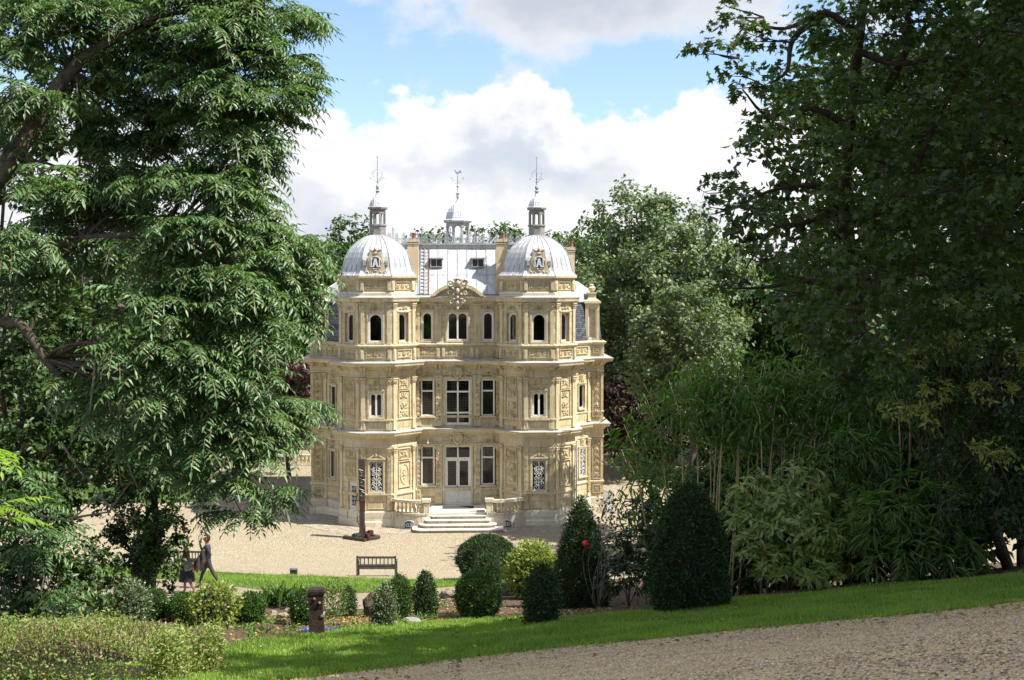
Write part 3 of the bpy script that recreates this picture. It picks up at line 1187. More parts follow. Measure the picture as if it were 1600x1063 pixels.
def rosette(mb, cx, cz, r, h=0.05, n=8):
    for k in range(n):
        a = 2 * math.pi * k / n
        mb.bump(cx + math.cos(a) * r * 0.6, cz + math.sin(a) * r * 0.6, r * 0.38, r * 0.17, h, a, 6)
    mb.bump(cx, cz, r * 0.25, r * 0.25, h * 1.4, n=6)


def candelabra(mb, z0, z1, w, h=0.05, head=False):
    """grotesque ornament climbing a panel"""
    H = z1 - z0
    k = max(3, int(H / (w * 0.95)))
    for i in range(k):
        zc = z0 + H * (i + 0.5) / k
        s = H / k
        kind = (i * 2 + int(w * 100)) % 3
        if kind == 0:
            mb.bump(0, zc, w * 0.13, s * 0.34, h * 1.2)
            for q in (-1, 1):
                mb.scroll(q * w * 0.26, zc + s * 0.05, w * 0.15, q, math.pi / 2, 1.3, w * 0.045, -h * 0.4)
                mb.bump(q * w * 0.22, zc - s * 0.3, w * 0.16, w * 0.06, h, q * 0.7)
        elif kind == 1:
            rosette(mb, 0, zc, min(w * 0.30, s * 0.42), h)
            for q in (-1, 1):
                mb.bump(q * w * 0.32, zc + s * 0.26, w * 0.12, w * 0.05, h, q * 0.8)
                mb.bump(q * w * 0.32, zc - s * 0.26, w * 0.12, w * 0.05, h, -q * 0.8)
        else:
            for q in (-1, 1):
                mb.bump(q * w * 0.15, zc, w * 0.19, w * 0.075, h, q * 1.05)
                mb.bump(q * w * 0.28, zc - s * 0.15, w * 0.15, w * 0.06, h, q * 0.35)
                mb.scroll(q * w * 0.2, zc + s * 0.27, w * 0.11, -q, -math.pi / 2, 1.2, w * 0.04, -h * 0.4, 8)
            mb.bump(0, zc + s * 0.1, w * 0.07, s * 0.36, h * 1.3)
    if head:
        cherub(mb, 0, z1 - w * 0.28, w * 0.2, h * 2)


def carved(w, h, border=0.05, kind='tall', dp=0.05):
    mb = MB()
    dp *= 1.4
    if border:
        mb.rim(-w / 2, w / 2, 0, h, border, 0.065)
        mb.rim(-w / 2 + border * 1.5, w / 2 - border * 1.5, border * 1.5, h - border * 1.5, border * 0.35, 0.022)
    iw, ih = w - 4 * border, h - 4 * border
    if kind == 'tall':
        candelabra(mb, 2 * border, h - 2 * border, iw, dp)
    elif kind == 'rose':
        rosette(mb, 0, h / 2, min(iw, ih) * 0.36, dp)
        for sx in (-1, 1):
            for sz in (-1, 1):
                mb.scroll(sx * iw * 0.36, h / 2 + sz * ih * 0.32, min(iw, ih) * 0.15, sx * sz, 0.6, 1.3, 0.017, -dp * 0.4)
                mb.bump(sx * iw * 0.22, h / 2 + sz * ih * 0.18, iw * 0.11, 0.03, dp, sx * sz * 0.7)
    elif kind == 'oval':
        mb.ring(0, h / 2, iw * 0.40, ih * 0.42, 0.022, -0.02, 16)
        mb.bump(0, h / 2, iw * 0.13, ih * 0.13, dp)
        for k in (-1, 1):
            mb.bump(0, h / 2 + k * ih * 0.17, iw * 0.10, ih * 0.055, dp, 0.4 * k)
            for q in (-1, 1):
                mb.scroll(q * iw * 0.15, h / 2 + k * ih * 0.08, iw * 0.08, q * k, 1, 1.2, 0.014, -0.02, 8)
    elif kind == 'frieze':
        nn = max(1, int(round(w / (h * 1.9))))
        for i in range(nn):
            cx = -w / 2 + w * (i + 0.5) / nn
            s = w / nn
            if nn % 2 and i == nn // 2 or nn == 1:
                rosette(mb, cx, h / 2, ih * 0.42, dp)
            else:
                mb.prism([(cx, h / 2 - ih * 0.42), (cx + s * 0.2, h / 2), (cx, h / 2 + ih * 0.42), (cx - s * 0.2, h / 2)], -dp * 0.7, 0)
                mb.bump(cx, h / 2, ih * 0.13, ih * 0.13, dp * 1.5)
            for q in (-1, 1):
                mb.scroll(cx + q * s * 0.30, h / 2, ih * 0.27, q, 0.3, 1.4, ih * 0.075, -dp * 0.4)
                mb.bump(cx + q * s * 0.40, h / 2 - ih * 0.2, s * 0.09, ih * 0.09, dp, q * 0.6)
    return mb


def pilaster(w, h, kind='plain', pr=0.08, cap='ionic', base=0.22):
    """returns shaft, capital meshes; local origin bottom centre"""
    sh = MB()
    ch = 0.34
    sh.box(-w / 2 - 0.03, w / 2 + 0.03, -pr - 0.03, 0, 0, base * 0.5)
    sh.box(-w / 2 - 0.012, w / 2 + 0.012, -pr - 0.012, 0, base * 0.5, base)
    sh.box(-w / 2, w / 2, -pr, 0, base, h - ch)
    if kind != 'plain':
        sub_ = MB()
        if kind == 'chain':
            sub_.rim(-w / 2 + 0.02, w / 2 - 0.02, base + 0.05, h - ch - 0.05, 0.02, 0.03)
            z = base + 0.22
            while z < h - ch - 0.2:
                sub_.ring(0, z, w * 0.24, 0.13, 0.018, -0.012, 8)
                sub_.bump(0, z, w * 0.12, 0.06, 0.05)
                z += 0.31
        elif kind == 'grotesque':
            candelabra(sub_, base + 0.05, h - ch - 0.05, w * 0.95, 0.05)
        elif kind == 'diamond':
            for zc, s in ((base + (h - ch - base) * 0.52, 1.0), (base + 0.12, 0.55), (h - ch - 0.25, 0.55)):
                for d in (1.0, 0.55):
                    mbp = [(0, zc - 0.24 * s * d), (w * 0.4 * s * d, zc), (0, zc + 0.24 * s * d), (-w * 0.4 * s * d, zc)]
                    sub_.prism(mbp, -0.03 / d, 0)
        sh.add([(x, y - pr, z) for x, y, z in sub_.v], sub_.f)
    cp = MB()
    z = h - ch
    cp.box(-w / 2 - 0.015, w / 2 + 0.015, -pr - 0.015, 0, z, z + 0.04)
    cp.taper(0, -(pr + 0.03) / 2, z + 0.04, z + ch - 0.07, (w / 2, (pr + 0.03) / 2), (w / 2 + 0.04, (pr + 0.07) / 2))
    cp.box(-w / 2 - 0.07, w / 2 + 0.07, -pr - 0.09, 0, z + ch - 0.07, z + ch)
    o = MB()
    for q in (-1, 1):
        o.scroll(q * (w / 2 + 0.01), z + ch - 0.14, 0.075, q, math.pi / 2, 1.4, 0.03, -0.03, 9)
        if cap == 'corinthian':
            o.bump(q * w * 0.3, z + 0.10, w * 0.17, 0.09, 0.07)
            o.bump(q * w * 0.12, z + 0.18, w * 0.12, 0.08, 0.08)
    o.bump(0, z + 0.16, w * 0.2, 0.09, 0.08)
    cp.add([(x, y - pr - 0.02, zz) for x, y, zz in o.v], o.f)
    return sh.mesh('pilaster'), cp.mesh('capital')


def place_pil(pm, sg, u, z):
    p = put('pilaster', pm[0], M['carved'], sg, u, z)
    sub('capital', pm[1], M['carved'], p)
    return p


def crest(w, kind):
    """ornament over a window: local origin bottom centre"""
    mb = MB()
    if kind == 'pediment':
        for s in (-1, 1):
            mb.prism([(s * w * 0.56, 0.0), (s * w * 0.16, 0.22), (s * w * 0.16, 0.13), (s * w * 0.42, 0.0)][::(1 if s > 0 else -1)], -0.13, 0)
            mb.scroll(s * w * 0.30, 0.06, 0.05, s, 0, 1.2, 0.018, -0.05, 8)
        mb.box(-w * 0.60, w * 0.60, -0.14, 0, -0.07, 0.0)
        mb.bump(0, 0.20, 0.14, 0.16, 0.14)
        for k in range(5):
            a = math.pi * (0.15 + 0.7 * k / 4)
            mb.bump(math.cos(a) * 0.17, 0.28 + math.sin(a) * 0.14, 0.13, 0.045, 0.07, a, 6)
        mb.bump(0, 0.50, 0.06, 0.10, 0.08)
    else:
        for s in (-1, 1):
            mb.scroll(s * w * 0.22, 0.14, 0.13, s, math.pi / 2, 1.5, 0.045, -0.06, 11)
            mb.scroll(s * w * 0.47, 0.10, 0.10, -s, -math.pi / 2, 1.4, 0.035, -0.05, 10)
            mb.bump(s * w * 0.36, 0.22, 0.14, 0.05, 0.11, s * 0.5)
            mb.bump(s * w * 0.10, 0.32, 0.10, 0.05, 0.10, s * 0.9)
            mb.scroll(s * 0.09, 0.50, 0.07, s, 0, 1.2, 0.025, -0.04, 8)
        cherub(mb, 0, 0.20, 0.13, 0.14)
        mb.bump(0, 0.42, 0.06, 0.12, 0.09)
        mb.bump(0, 0.60, 0.09, 0.05, 0.07)
        mb.bump(0, 0.70, 0.035, 0.08, 0.06)
    return mb


def cartouche(r, wings, head=True):
    mb = MB()
    mb.ring(0, 0, r * 0.78, r, r * 0.16, -0.06, 14)
    mb.bump(0, 0, r * 0.7, r * 0.9, 0.05, n=12)
    if head:
        cherub(mb, 0, 0, r * 0.55, 0.12)
    else:
        mb.bump(0.0, 0.0, r * 0.3, r * 0.5, 0.10, 0.3)
    for s in (-1, 1):
        for k in range(4):
            mb.bump(s * (r * 0.9 + wings * (0.2 + 0.22 * k)), 0.02 - 0.05 * k, wings * 0.24, 0.06 - 0.008 * k, 0.09, s * (0.55 - 0.28 * k), 7)
        mb.scroll(s * (r * 0.9 + wings * 0.35), -r * 0.55, r * 0.35, s, math.pi / 2, 1.4, 0.03, -0.04)
        mb.scroll(s * r * 0.6, r * 1.0, r * 0.26, -s, 0, 1.3, 0.03, -0.06)
    mb.bump(0, r * 1.18, r * 0.3, r * 0.2, 0.12)
    mb.bump(0, -r * 1.25, r * 0.35, r * 0.4, 0.10)
    mb.bump(0, -r * 1.7, r * 0.16, r * 0.25, 0.07)
    return mb


PIL0 = pilaster(0.24, 3.62, 'chain', cap='ionic')
PIL0P = pilaster(0.20, 3.62, 'plain', cap='ionic')
PIL1 = pilaster(0.24, 3.02, 'plain', cap='corinthian')
PIL2 = pilaster(0.20, 2.38, 'plain', cap='ionic', base=0.12)
CEN0 = pilaster(0.42, 3.62, 'grotesque', 0.05, 'ionic', 0.3)
CEN0E = pilaster(0.30, 3.62, 'grotesque', 0.05, 'ionic', 0.3)
CEN1 = pilaster(0.42, 3.02, 'grotesque', 0.05, 'corinthian')
CEN1E = pilaster(0.30, 3.02, 'grotesque', 0.05, 'corinthian')
CEN2 = pilaster(0.40, 2.30, 'diamond', 0.05, 'ionic', 0.1)
CEN2E = pilaster(0.30, 2.30, 'diamond', 0.05, 'ionic', 0.1)
for sg in (LA, LF, LB, RA, RF, RB):
    front = sg in (LF, RF)
    for u in (0.17, sg.len - 0.17):
        place_pil(PIL0 if front else PIL0P, sg, u, 1.00)
        place_pil(PIL1, sg, u, 5.66)
        place_pil(PIL2, sg, u, 10.62)
for sg in (LBAY, RBAY):
    for u in (0.20, sg.len - 0.20):
        place_pil(PIL0, sg, u, 1.00)
        place_pil(PIL1, sg, u, 5.66)
c = CEN.len / 2
for du, a, b, d in ((-1.16, CEN0, CEN1, CEN2), (1.16, CEN0, CEN1, CEN2), (-2.34, CEN0E, CEN1E, CEN2E), (2.34, CEN0E, CEN1E, CEN2E)):
    place_pil(a, CEN, c + du, 1.00)
    place_pil(b, CEN, c + du, 5.66)
    place_pil(d, CEN, c + du, 10.62)

SM = carved(0.86, 0.72, 0.035, 'rose').mesh('carved_panel')
TLL = carved(0.92, 1.70, 0.04, 'tall').mesh('carved_panel')
OV = carved(0.94, 1.55, 0.04, 'oval').mesh('carved_panel')
SMR = carved(0.86, 0.66, 0.035, 'rose', 0.06).mesh('carved_panel')
for sg in (LA, LB, RA, RB):
    put('carved_panel', SM, M['carved'], sg, sg.len / 2, 7.98)
    put('carved_panel', TLL, M['carved'], sg, sg.len / 2, 6.22)
    put('carved_panel', SMR, M['carved'], sg, sg.len / 2 + (0.05 if sg is LA else 0), 3.86)
    if sg is LA:
        put('carved_panel', carved(0.86, 0.86, 0.035, 'rose'), M['carved'], sg, sg.len / 2 + 0.05, 2.86)
    else:
        put('carved_panel', OV, M['carved'], sg, sg.len / 2, 2.22)
PT1 = carved(0.56, 2.75, 0.04, 'tall', 0.06).mesh('carved_panel')
PT0 = carved(0.56, 2.50, 0.04, 'tall', 0.06).mesh('carved_panel')
PTS = carved(0.5, 0.5, 0.04, 'rose').mesh('carved_panel')
for sg in (LPIER, RPIER):
    put('carved_panel', PT1, M['carved'], sg, 0.4, 5.92)
    put('carved_panel', PT0, M['carved'], sg, 0.4, 2.05)
    put('carved_panel', PTS, M['carved'], sg, 0.4, 1.18)
FR = carved(1.10, 0.46, 0.03, 'frieze').mesh('carved_panel')
FRS = carved(0.50, 0.40, 0.03, 'rose').mesh('carved_panel')
for sg in (LA, LF, LB, RA, RF, RB, LBAY, RBAY):
    put('carved_panel', FR, M['carved'], sg, sg.len / 2, 9.83, 0.03)
for sg in (LPIER, RPIER):
    put('carved_panel', FRS, M['carved'], sg, 0.4, 9.85, 0.03)
FRC = carved(1.55, 0.46, 0.03, 'frieze').mesh('carved_panel')
for du in (-1.62, 0, 1.62):
    put('carved_panel', FRC, M['carved'], CEN, c + du, 9.83, 0.03)
PED = crest(0.9, 'pediment').mesh('window_crest')
BOW = crest(0.9, 'bow').mesh('window_crest')
for sg in (LF, RF):
    put('window_crest', PED, M['carved'], sg, sg.len / 2, 4.02)
    put('window_crest', BOW, M['carved'], sg, sg.len / 2, 7.98)
CR2 = carved(0.72, 0.30, 0.0, 'frieze', 0.05).mesh('frieze_carving')
for sg in (LA, LF, LB, RA, RF, RB):
    put('frieze_carving', CR2, M['carved'], sg, sg.len / 2, 12.58, 0.03)
CRB = carved(0.55, 0.85, 0.0, 'tall', 0.06).mesh('relief_carving')
for sg in (LBAY, RBAY):
    put('relief_carving', CRB, M['carved'], sg, sg.len / 2, 7.98 + 0.1)
    put('relief_carving', CRB, M['carved'], sg, sg.len / 2 + (-0.1 if sg is LBAY else 0.1), 4.10)
for z, wd in ((4.60, 0), (8.62, 0)):
    pass
OVER = carved(0.84, 0.34, 0.0, 'frieze', 0.06).mesh('frieze_carving')
for du in (-1.80, 1.80):
    put('frieze_carving', OVER, M['carved'], CEN, c + du, 8.60, 0.03)
    put('frieze_carving', OVER, M['carved'], CEN, c + du, 4.58, 0.06)
    put('frieze_carving', OVER, M['carved'], CEN, c + du, 12.56, 0.03)
put('frieze_carving', carved(1.3, 0.30, 0.0, 'frieze', 0.06), M['carved'], CEN, c, 12.57, 0.03)
put('door_cartouche', cartouche(0.32, 0.62, False), M['carved'], CEN, c, 4.95, 0.12)
put('head_medallion', cartouche(0.30, 0.55, True), M['carved'], CEN, c, 8.86, 0.10)
# little balcony ledges below the first-floor tower windows
mb = MB()
mb.box(-0.85, 0.85, -0.16, 0.0, 0.52, 0.60)
for q in (-0.68, 0.62, 0.74):
    mb.box(q - 0.05, q + 0.05, -0.12, 0.0, 0.06, 0.52)
    mb.bump(q, 0.3, 0.03, 0.08, 0.14)
mb.rim(-0.48, 0.48, 0.08, 0.48, 0.03, 0.03)
me = mb.mesh('sill_ledge')
for sg in (LF, RF):
    put('sill_ledge', me, M['carved'], sg, sg.len / 2, 5.68)
mb = MB()
mb.box(-0.86, 0.86, -0.12, 0.0, 0.92, 1.0)
mb.rim(-0.52, 0.52, 0.10, 0.85, 0.035, 0.03)
for q in (-0.72, 0.72):
    mb.rim(q - 0.1, q + 0.1, 0.06, 0.86, 0.03, 0.04)
me = mb.mesh('dado_panel')
for sg in (LF, RF):
    put('dado_panel', me, M['carved'], sg, sg.len / 2, 0.96)
# paired brackets under the great cornice
mb = MB()
mb.prism([(-0.06, 0.0), (0.06, 0.0), (0.06, 0.30), (-0.06, 0.30)], -0.10, 0.0)
mb.add([(-0.06, -0.10, 0.02), (0.06, -0.10, 0.02), (0.06, -0.46, 0.26), (-0.06, -0.46, 0.26), (-0.06, -0.10, 0.30), (0.06, -0.10, 0.30), (0.06, -0.46, 0.33), (-0.06, -0.46, 0.33)],
       [(0, 1, 2, 3), (4, 7, 6, 5), (0, 3, 7, 4), (1, 5, 6, 2), (3, 2, 6, 7)])
mb.scroll(0.0, 0.1, 0.06, 1, 0, 1.2, 0.03, -0.2, 8)
BR = mb.mesh('cornice_bracket')
for sg in (LA, LF, LB, RA, RF, RB, LBAY, RBAY):
    for u in (0.10, 0.26, sg.len - 0.26, sg.len - 0.10):
        put('cornice_bracket', BR, M['carved'], sg, u, 9.04)
for sg in (LPIER, RPIER):
    for u in (0.15, 0.65):
        put('cornice_bracket', BR, M['carved'], sg, u, 9.04)
for du in (-1.28, -1.04, 1.04, 1.28, -2.3, 2.3):
    put('cornice_bracket', BR, M['carved'], CEN, c + du, 9.04)
# little blocks that project from the attic and roof parapet at each tower corner
mb = MB().box(-0.10, 0.10, -0.09, 0.0, 0.0, 0.62).box(-0.07, 0.07, -0.12, -0.09, 0.08, 0.5)
AB = mb.mesh('attic_block')
for sg in (LA, LF, LB, RA, RF, RB):
    for u in (0.14, sg.len - 0.14):
        put('attic_block', AB, M['carved'], sg, u, 9.74, 0.03)
for du in (-1.16, 1.16, -2.36, 2.36, -0.84, 0.84):
    put('attic_block', AB, M['carved'], CEN, c + du, 9.74, 0.03)
# rainwater pipes
for sg, u in ((RB, RB.len - 0.04), (LB, LB.len - 0.03), (LEDGE, 0.1)):
    put('drain_pipe', MB().tube([(0, -0.16, 0.2), (0, -0.16, 4.7)], 0.035, 6), M['greyiron'], sg, u, 0)

# ------------------------------------------------------------------ roofs
# slate mansard of the side wings with its zinc top
SIDE = [(-9.0, 16.0), (-9.0, 4.30), (-8.2, 4.30), (-6.945, 3.05), (6.945, 3.05), (8.2, 4.30), (9.0, 4.30), (9.0, 16.0)]
mb = MB()
sweep(mb, SIDE, [(-0.10, 10.60), (-0.34, 12.98)])
obj('slate_mansard', mb, M['slate'], house)
mb = MB()
sweep(mb, SIDE, [(-0.30, 12.96), (-0.24, 13.02), (-0.26, 13.12), (-0.40, 13.16), (-0.75, 13.75), (-1.5, 14.25), (-2.4, 14.4)])
obj('zinc_side_roof', mb, M['zinc'], house)
# stone dormers on the side piers
for s in (-1, 1):
    d = obj('stone_dormer', MB().box(-0.44, -0.26, -0.1, 0.9, 0, 2.3).box(0.26, 0.44, -0.1, 0.9, 0, 2.3).box(-0.26, 0.26, -0.098, 0.9, 2.0, 2.3).box(-0.26, 0.26, -0.096, 0.9, 0, 0.12)
            .box(-0.52, 0.52, -0.18, 0.9, 2.3, 2.44).taper(0, 0.3, 2.44, 2.62, (0.46, 0.45), (0.22, 0.3)), M['carved'], house, (s * 8.30, 4.34, 10.62))
    sub('dormer_window', win_frame(0.52, 1.88, 1, (), 0.07, y=0.02).mesh('dormer_window') if s < 0 else bpy.data.meshes['dormer_window'], M['paint'], d).location = (0, 0, 0.12)
    sub('pane', MB().box(-0.25, 0.25, 0.07, 0.08, 0.14, 1.98), M['curtain' if s > 0 else 'glass'], d)
    sub('finial_urn', MB().box(-0.24, 0.24, 0.05, 0.5, 2.6, 2.9).box(-0.29, 0.29, 0.0, 0.55, 2.9, 2.98).lathe([(0.08, 2.98), (0.2, 3.1), (0.24, 3.25), (0.12, 3.36), (0.15, 3.42), (0.0, 3.5)], 8, (0, 0.28, 0)), M['carved'], d)

# main zinc roof: hip behind, sheeted slope in front
x0, x1, y0, y1, zb, zt = -6.8, 6.8, 2.55, 15.0, 13.40, 16.28
tx0, tx1, ty0, ty1 = -4.3, 4.3, 4.15, 12.5
mb = MB()
mb.add([(x0, y0, zb), (x1, y0, zb), (x1, y1, zb), (x0, y1, zb), (tx0, ty0, zt), (tx1, ty0, zt), (tx1, ty1, zt), (tx0, ty1, zt)],
       [(4, 5, 6, 7), (0, 1, 5, 4), (1, 2, 6, 5), (2, 3, 7, 6), (3, 0, 4, 7)])
obj('main_roof', mb, M['zinc'], house)
sl = Vector((0, ty0 - 2.30, zt - zb))
L = sl.length
tilt = math.atan2(zt - zb, ty0 - 2.30)
PW = 0.586
rows = [(0.02, 0.42), (0.426, 0.995)]
pm = []
for a, b in rows:
    pm.append(MB().box(-PW / 2 + 0.012, PW / 2 - 0.012, -0.02, 0.0, a * L, b * L).mesh('zinc_sheet'))
sm = MB().box(-0.016, 0.016, -0.055, 0.0, 0.02 * L, 0.99 * L).mesh('roof_seam')
RM = math.pi / 2 - tilt
for i in range(-6, 6):
    for k, me in enumerate(pm):
        o = obj('zinc_sheet', me, M['zinc'], house, ((i + 0.5) * PW, 2.30 - 0.002 * random.random(), zb + 0.02))
        o.rotation_euler = (-RM + random.uniform(-0.004, 0.004), random.uniform(-0.003, 0.003), random.uniform(-0.01, 0.01))
for i in range(-6, 7):
    o = obj('roof_seam', sm, M['zincdark'], house, (i * PW, 2.30, zb + 0.02))
    o.rotation_euler = (-RM, 0, 0)
sb = MB().box(-3.7, 3.7, 0.05, 0.12, -0.1, L)
o = obj('roof_boarding', sb, M['zincdark'], house, (0, 2.30, zb + 0.02))
o.rotation_euler = (-RM, 0, 0)
# roof lights
for x in (-1.27, 1.23):
    mb = MB()
    mb.rim(-0.37, 0.37, 0, 0.52, 0.05, 0.12)
    mb.box(-0.02, 0.02, -0.11, 0.0, 0.05, 0.47)
    mb.box(-0.42, 0.42, -0.2, 0.5, 0.52, 0.58)
    mb.box(-0.37, -0.32, 0, 0.5, 0.0, 0.52)
    mb.box(0.32, 0.37, 0, 0.5, 0.0, 0.52)
    z = 15.12
    yy = 2.30 + (z - zb) / math.tan(tilt) - 0.06
    d = obj('roof_light', mb, M['lead'], house, (x, yy, z))
    sub('pane', MB().box(-0.32, 0.32, -0.06, -0.05, 0.05, 0.48), M['mat'], d)
# ladder, rope of flashing and brown pipe left of the slope
mb = MB()
for q in (-0.24, 0.0):
    mb.box(q - 0.02, q + 0.02, -0.09, -0.03, 0.05, L - 0.1)
for i in range(13):
    z = 0.15 + i * (L - 0.3) / 12.5
    mb.box(-0.22, -0.02, -0.08, -0.05, z - 0.02, z + 0.02)
    mb.tube([(0.0, -0.07, z), (0.10, -0.07, z - 0.06), (0.20, -0.07, z)], 0.016, 4)
o = obj('roof_ladder', mb, M['zincdark'], house, (-1.98, 2.30, zb + 0.02))
o.rotation_euler = (-RM, 0, 0)
o = obj('brown_pipe', MB().tube([(0, -0.06, 0), (0, -0.06, L - 0.1)], 0.03, 6), M['pot'], house, (-1.72, 2.30, zb + 0.02))
o.rotation_euler = (-RM, 0, 0)
obj('ridge_fascia', MB().box(-4.35, 4.35, ty0 - 0.10, ty0 + 0.1, zt - 0.02, zt + 0.22).box(-4.4, 4.4, ty0 - 0.16, ty0 + 0.14, zt + 0.22, zt + 0.28), M['zinc'], house)
# iron cresting
CW = 0.44
mb = MB()
mb.box(-CW / 2, CW / 2, -0.012, 0.012, 0.0, 0.03)
mb.box(-CW / 2, CW / 2, -0.012, 0.012, 0.30, 0.325)
mb.box(-0.012, 0.012, -0.011, 0.011, 0.03, 0.62)
for s in (-1, 1):
    mb.scroll(s * 0.11, 0.12, 0.085, s, math.pi / 2, 1.2, 0.015, 0.0, 8)
    mb.scroll(s * 0.11, 0.22, 0.07, -s, -math.pi / 2, 1.2, 0.015, 0.0, 8)
    mb.scroll(s * 0.10, 0.40, 0.07, s, math.pi / 2, 1.1, 0.014, 0.0, 8)
    mb.tube([(0, 0, 0.46), (s * 0.07, 0, 0.54), (s * 0.045, 0, 0.60)], 0.012, 4)
mb.ball((0, 0, 0.64), 0.035, 6, 4)
mb.lathe([(0.018, 0.66), (0.0, 0.80)], 5)
CM = mb.mesh('cresting_section')
mb = MB().box(-0.018, 0.018, -0.018, 0.018, 0, 0.9).ball((0, 0, 0.93), 0.045, 6, 4).lathe([(0.02, 0.96), (0.0, 1.12)], 5)
CS = mb.mesh('cresting_spike')
for yy in (ty0, ty0 + 1.7):
    for i in range(20):
        obj('cresting_section', CM, M['zincdark'], house, (-4.18 + CW * i, yy, zt + 0.28))
    for i in range(0, 20, 4):
        obj('cresting_spike', CS, M['zincdark'], house, (-4.18 + CW * (i + 0.5), yy, zt + 0.28))
obj('ridge_kerb', MB().box(-4.35, 4.35, ty0 + 1.62, ty0 + 1.78, zt - 0.02, zt + 0.28), M['zinc'], house)

# central cupola
cup = obj('cupola', MB().lathe([(0.92, 0.0), (0.92, 0.35), (0.80, 0.4)], 8, (0, 0, 0), math.pi / 8), M['cupola'], house, (0.02, 7.0, zt))
for k in range(8):
    a = math.pi / 8 + k * math.pi / 4
    cb_ = MB()
    cb_.box(-0.065, 0.065, -0.065, 0.065, 0.38, 1.62).box(-0.09, 0.09, -0.09, 0.09, 1.40, 1.47)
    cl = sub('cupola_column', cb_ if k == 0 else bpy.data.meshes['cupola_column'], M['cupola'], cup)
    cl.location = (0.70 * math.cos(a), 0.70 * math.sin(a), 0)
    cl.rotation_euler = (0, 0, a)
for k in range(8):
    if k == 0:
        ar = MB()
        wd = 2 * 0.70 * math.sin(math.pi / 8)
        arc = [(wd / 2 * math.cos(t) * 0.82, 1.28 + 0.26 * math.sin(t)) for t in np.linspace(0, math.pi, 9)]
        pts = [(wd / 2, 1.28)] + [(wd / 2, 1.66), (-wd / 2, 1.66), (-wd / 2, 1.28)] + arc[::-1]
        ar.prism(pts[::1], -0.05, 0.05)
    a = k * math.pi / 4
    q = sub('cupola_arch', ar if k == 0 else bpy.data.meshes['cupola_arch'], M['cupola'], cup)
    rr = 0.70 * math.cos(math.pi / 8)
    q.location = (rr * math.cos(a), rr * math.sin(a), 0)
    q.rotation_euler = (0, 0, a + math.pi / 2)
sub('cupola_eaves', MB().lathe([(0.70, 1.60), (0.74, 1.66), (0.92, 1.72), (0.97, 1.80), (0.95, 1.86)], 8, a0=math.pi / 8), M['cupola'], cup)
sub('cupola_dome', MB().lathe([(0.95, 1.86), (0.84, 1.92), (0.79, 2.10), (0.72, 2.35), (0.58, 2.60), (0.38, 2.80), (0.17, 2.95), (0.09, 3.1), (0.05, 3.25)], 8, a0=math.pi / 8), M['scalezinc'], cup)
mb = MB().lathe([(0.05, 3.2), (0.06, 3.3), (0.13, 3.36), (0.05, 3.42), (0.13, 3.56), (0.03, 3.62), (0.025, 4.7)], 8)
mb.ball((0, 0, 4.02), 0.09, 7, 5)
mb.ball((0, 0, 4.22), 0.05, 6, 4)
for s in (-1, 1):
    mb.tube([(0, 0, 4.33), (s * 0.2, 0, 4.36), (s * 0.36, 0, 4.30)], 0.015, 4)
    mb.tube([(0, 0, 4.30), (0, s * 0.3, 4.33)], 0.015, 4)
    mb.scroll(s * 0.17, 4.20, 0.09, s, math.pi / 2, 1.2, 0.013, 0.0, 8)
# compass letters on the arms: E and O
for z in (4.40, 4.48, 4.56):
    mb.box(0.31, 0.42, -0.012, 0.012, z, z + 0.022)
mb.box(0.31, 0.335, -0.012, 0.012, 4.40, 4.582)
mb.ring(-0.36, 4.49, 0.06, 0.09, 0.013, 0.0, 10)
sub('weathervane', mb, M['greyiron'], cup)
# cockerel
mb = MB()
body = [(-0.16, 4.80), (-0.06, 4.72), (0.08, 4.74), (0.15, 4.86), (0.26, 4.98), (0.33, 4.96), (0.28, 5.06), (0.20, 5.08), (0.10, 4.97), (0.0, 4.92), (-0.10, 4.95), (-0.15, 5.03), (-0.22, 5.07), (-0.30, 5.03), (-0.25, 5.0), (-0.22, 4.93)]
mb.prism(body, -0.02, 0.02)
for k in range(3):
    mb.tube([(0.14, 0, 4.88), (0.28, 0, 4.98 - 0.06 * k), (0.36, 0, 4.90 - 0.07 * k)], 0.02, 4)
mb.bump(-0.22, 5.10, 0.06, 0.04, 0.03)
wc = sub('weathercock', mb, M['greyiron'], cup)
wc.scale = (0.72, 0.8, 0.72)
wc.location = (0, 0, 1.36)

# chimneys
for x, y, z0, z1, w in ((-2.67, 3.0, 13.35, 16.62, 0.33), (2.66, 2.7, 13.35, 16.62, 0.34), (7.30, 8.2, 13.8, 16.3, 0.26)):
    mb = MB().box(-w, w, -0.26, 0.26, 0, z1 - z0)
    ch = obj('chimney', mb, M['chimney'], house, (x, y, z0))
    sub('chimney_cap', MB().box(-w - 0.06, w + 0.06, -0.32, 0.32, z1 - z0, z1 - z0 + 0.07).box(-w - 0.02, w + 0.02, -0.28, 0.28, z1 - z0 + 0.07, z1 - z0 + 0.20).box(-w - 0.04, w + 0.04, -0.3, 0.3, z1 - z0 - 0.12, z1 - z0 - 0.06), M['weathered'], ch)
    sub('chimney_pot', MB().lathe([(0.15, 0.2), (0.13, 0.25), (0.11, 0.48), (0.14, 0.50), (0.13, 0.56), (0.09, 0.56)], 8, (0.06, 0, z1 - z0)), M['pot'], ch)
    if x > 2 and x < 3:
        sub('soot_door', MB().box(0.02, 0.22, -0.268, -0.258, 0.95, 1.32), M['pot'], ch)
        sub('string_course', MB().box(-w - 0.02, w + 0.02, -0.3, 0.28, 0.85, 0.92), M['weathered'], ch)

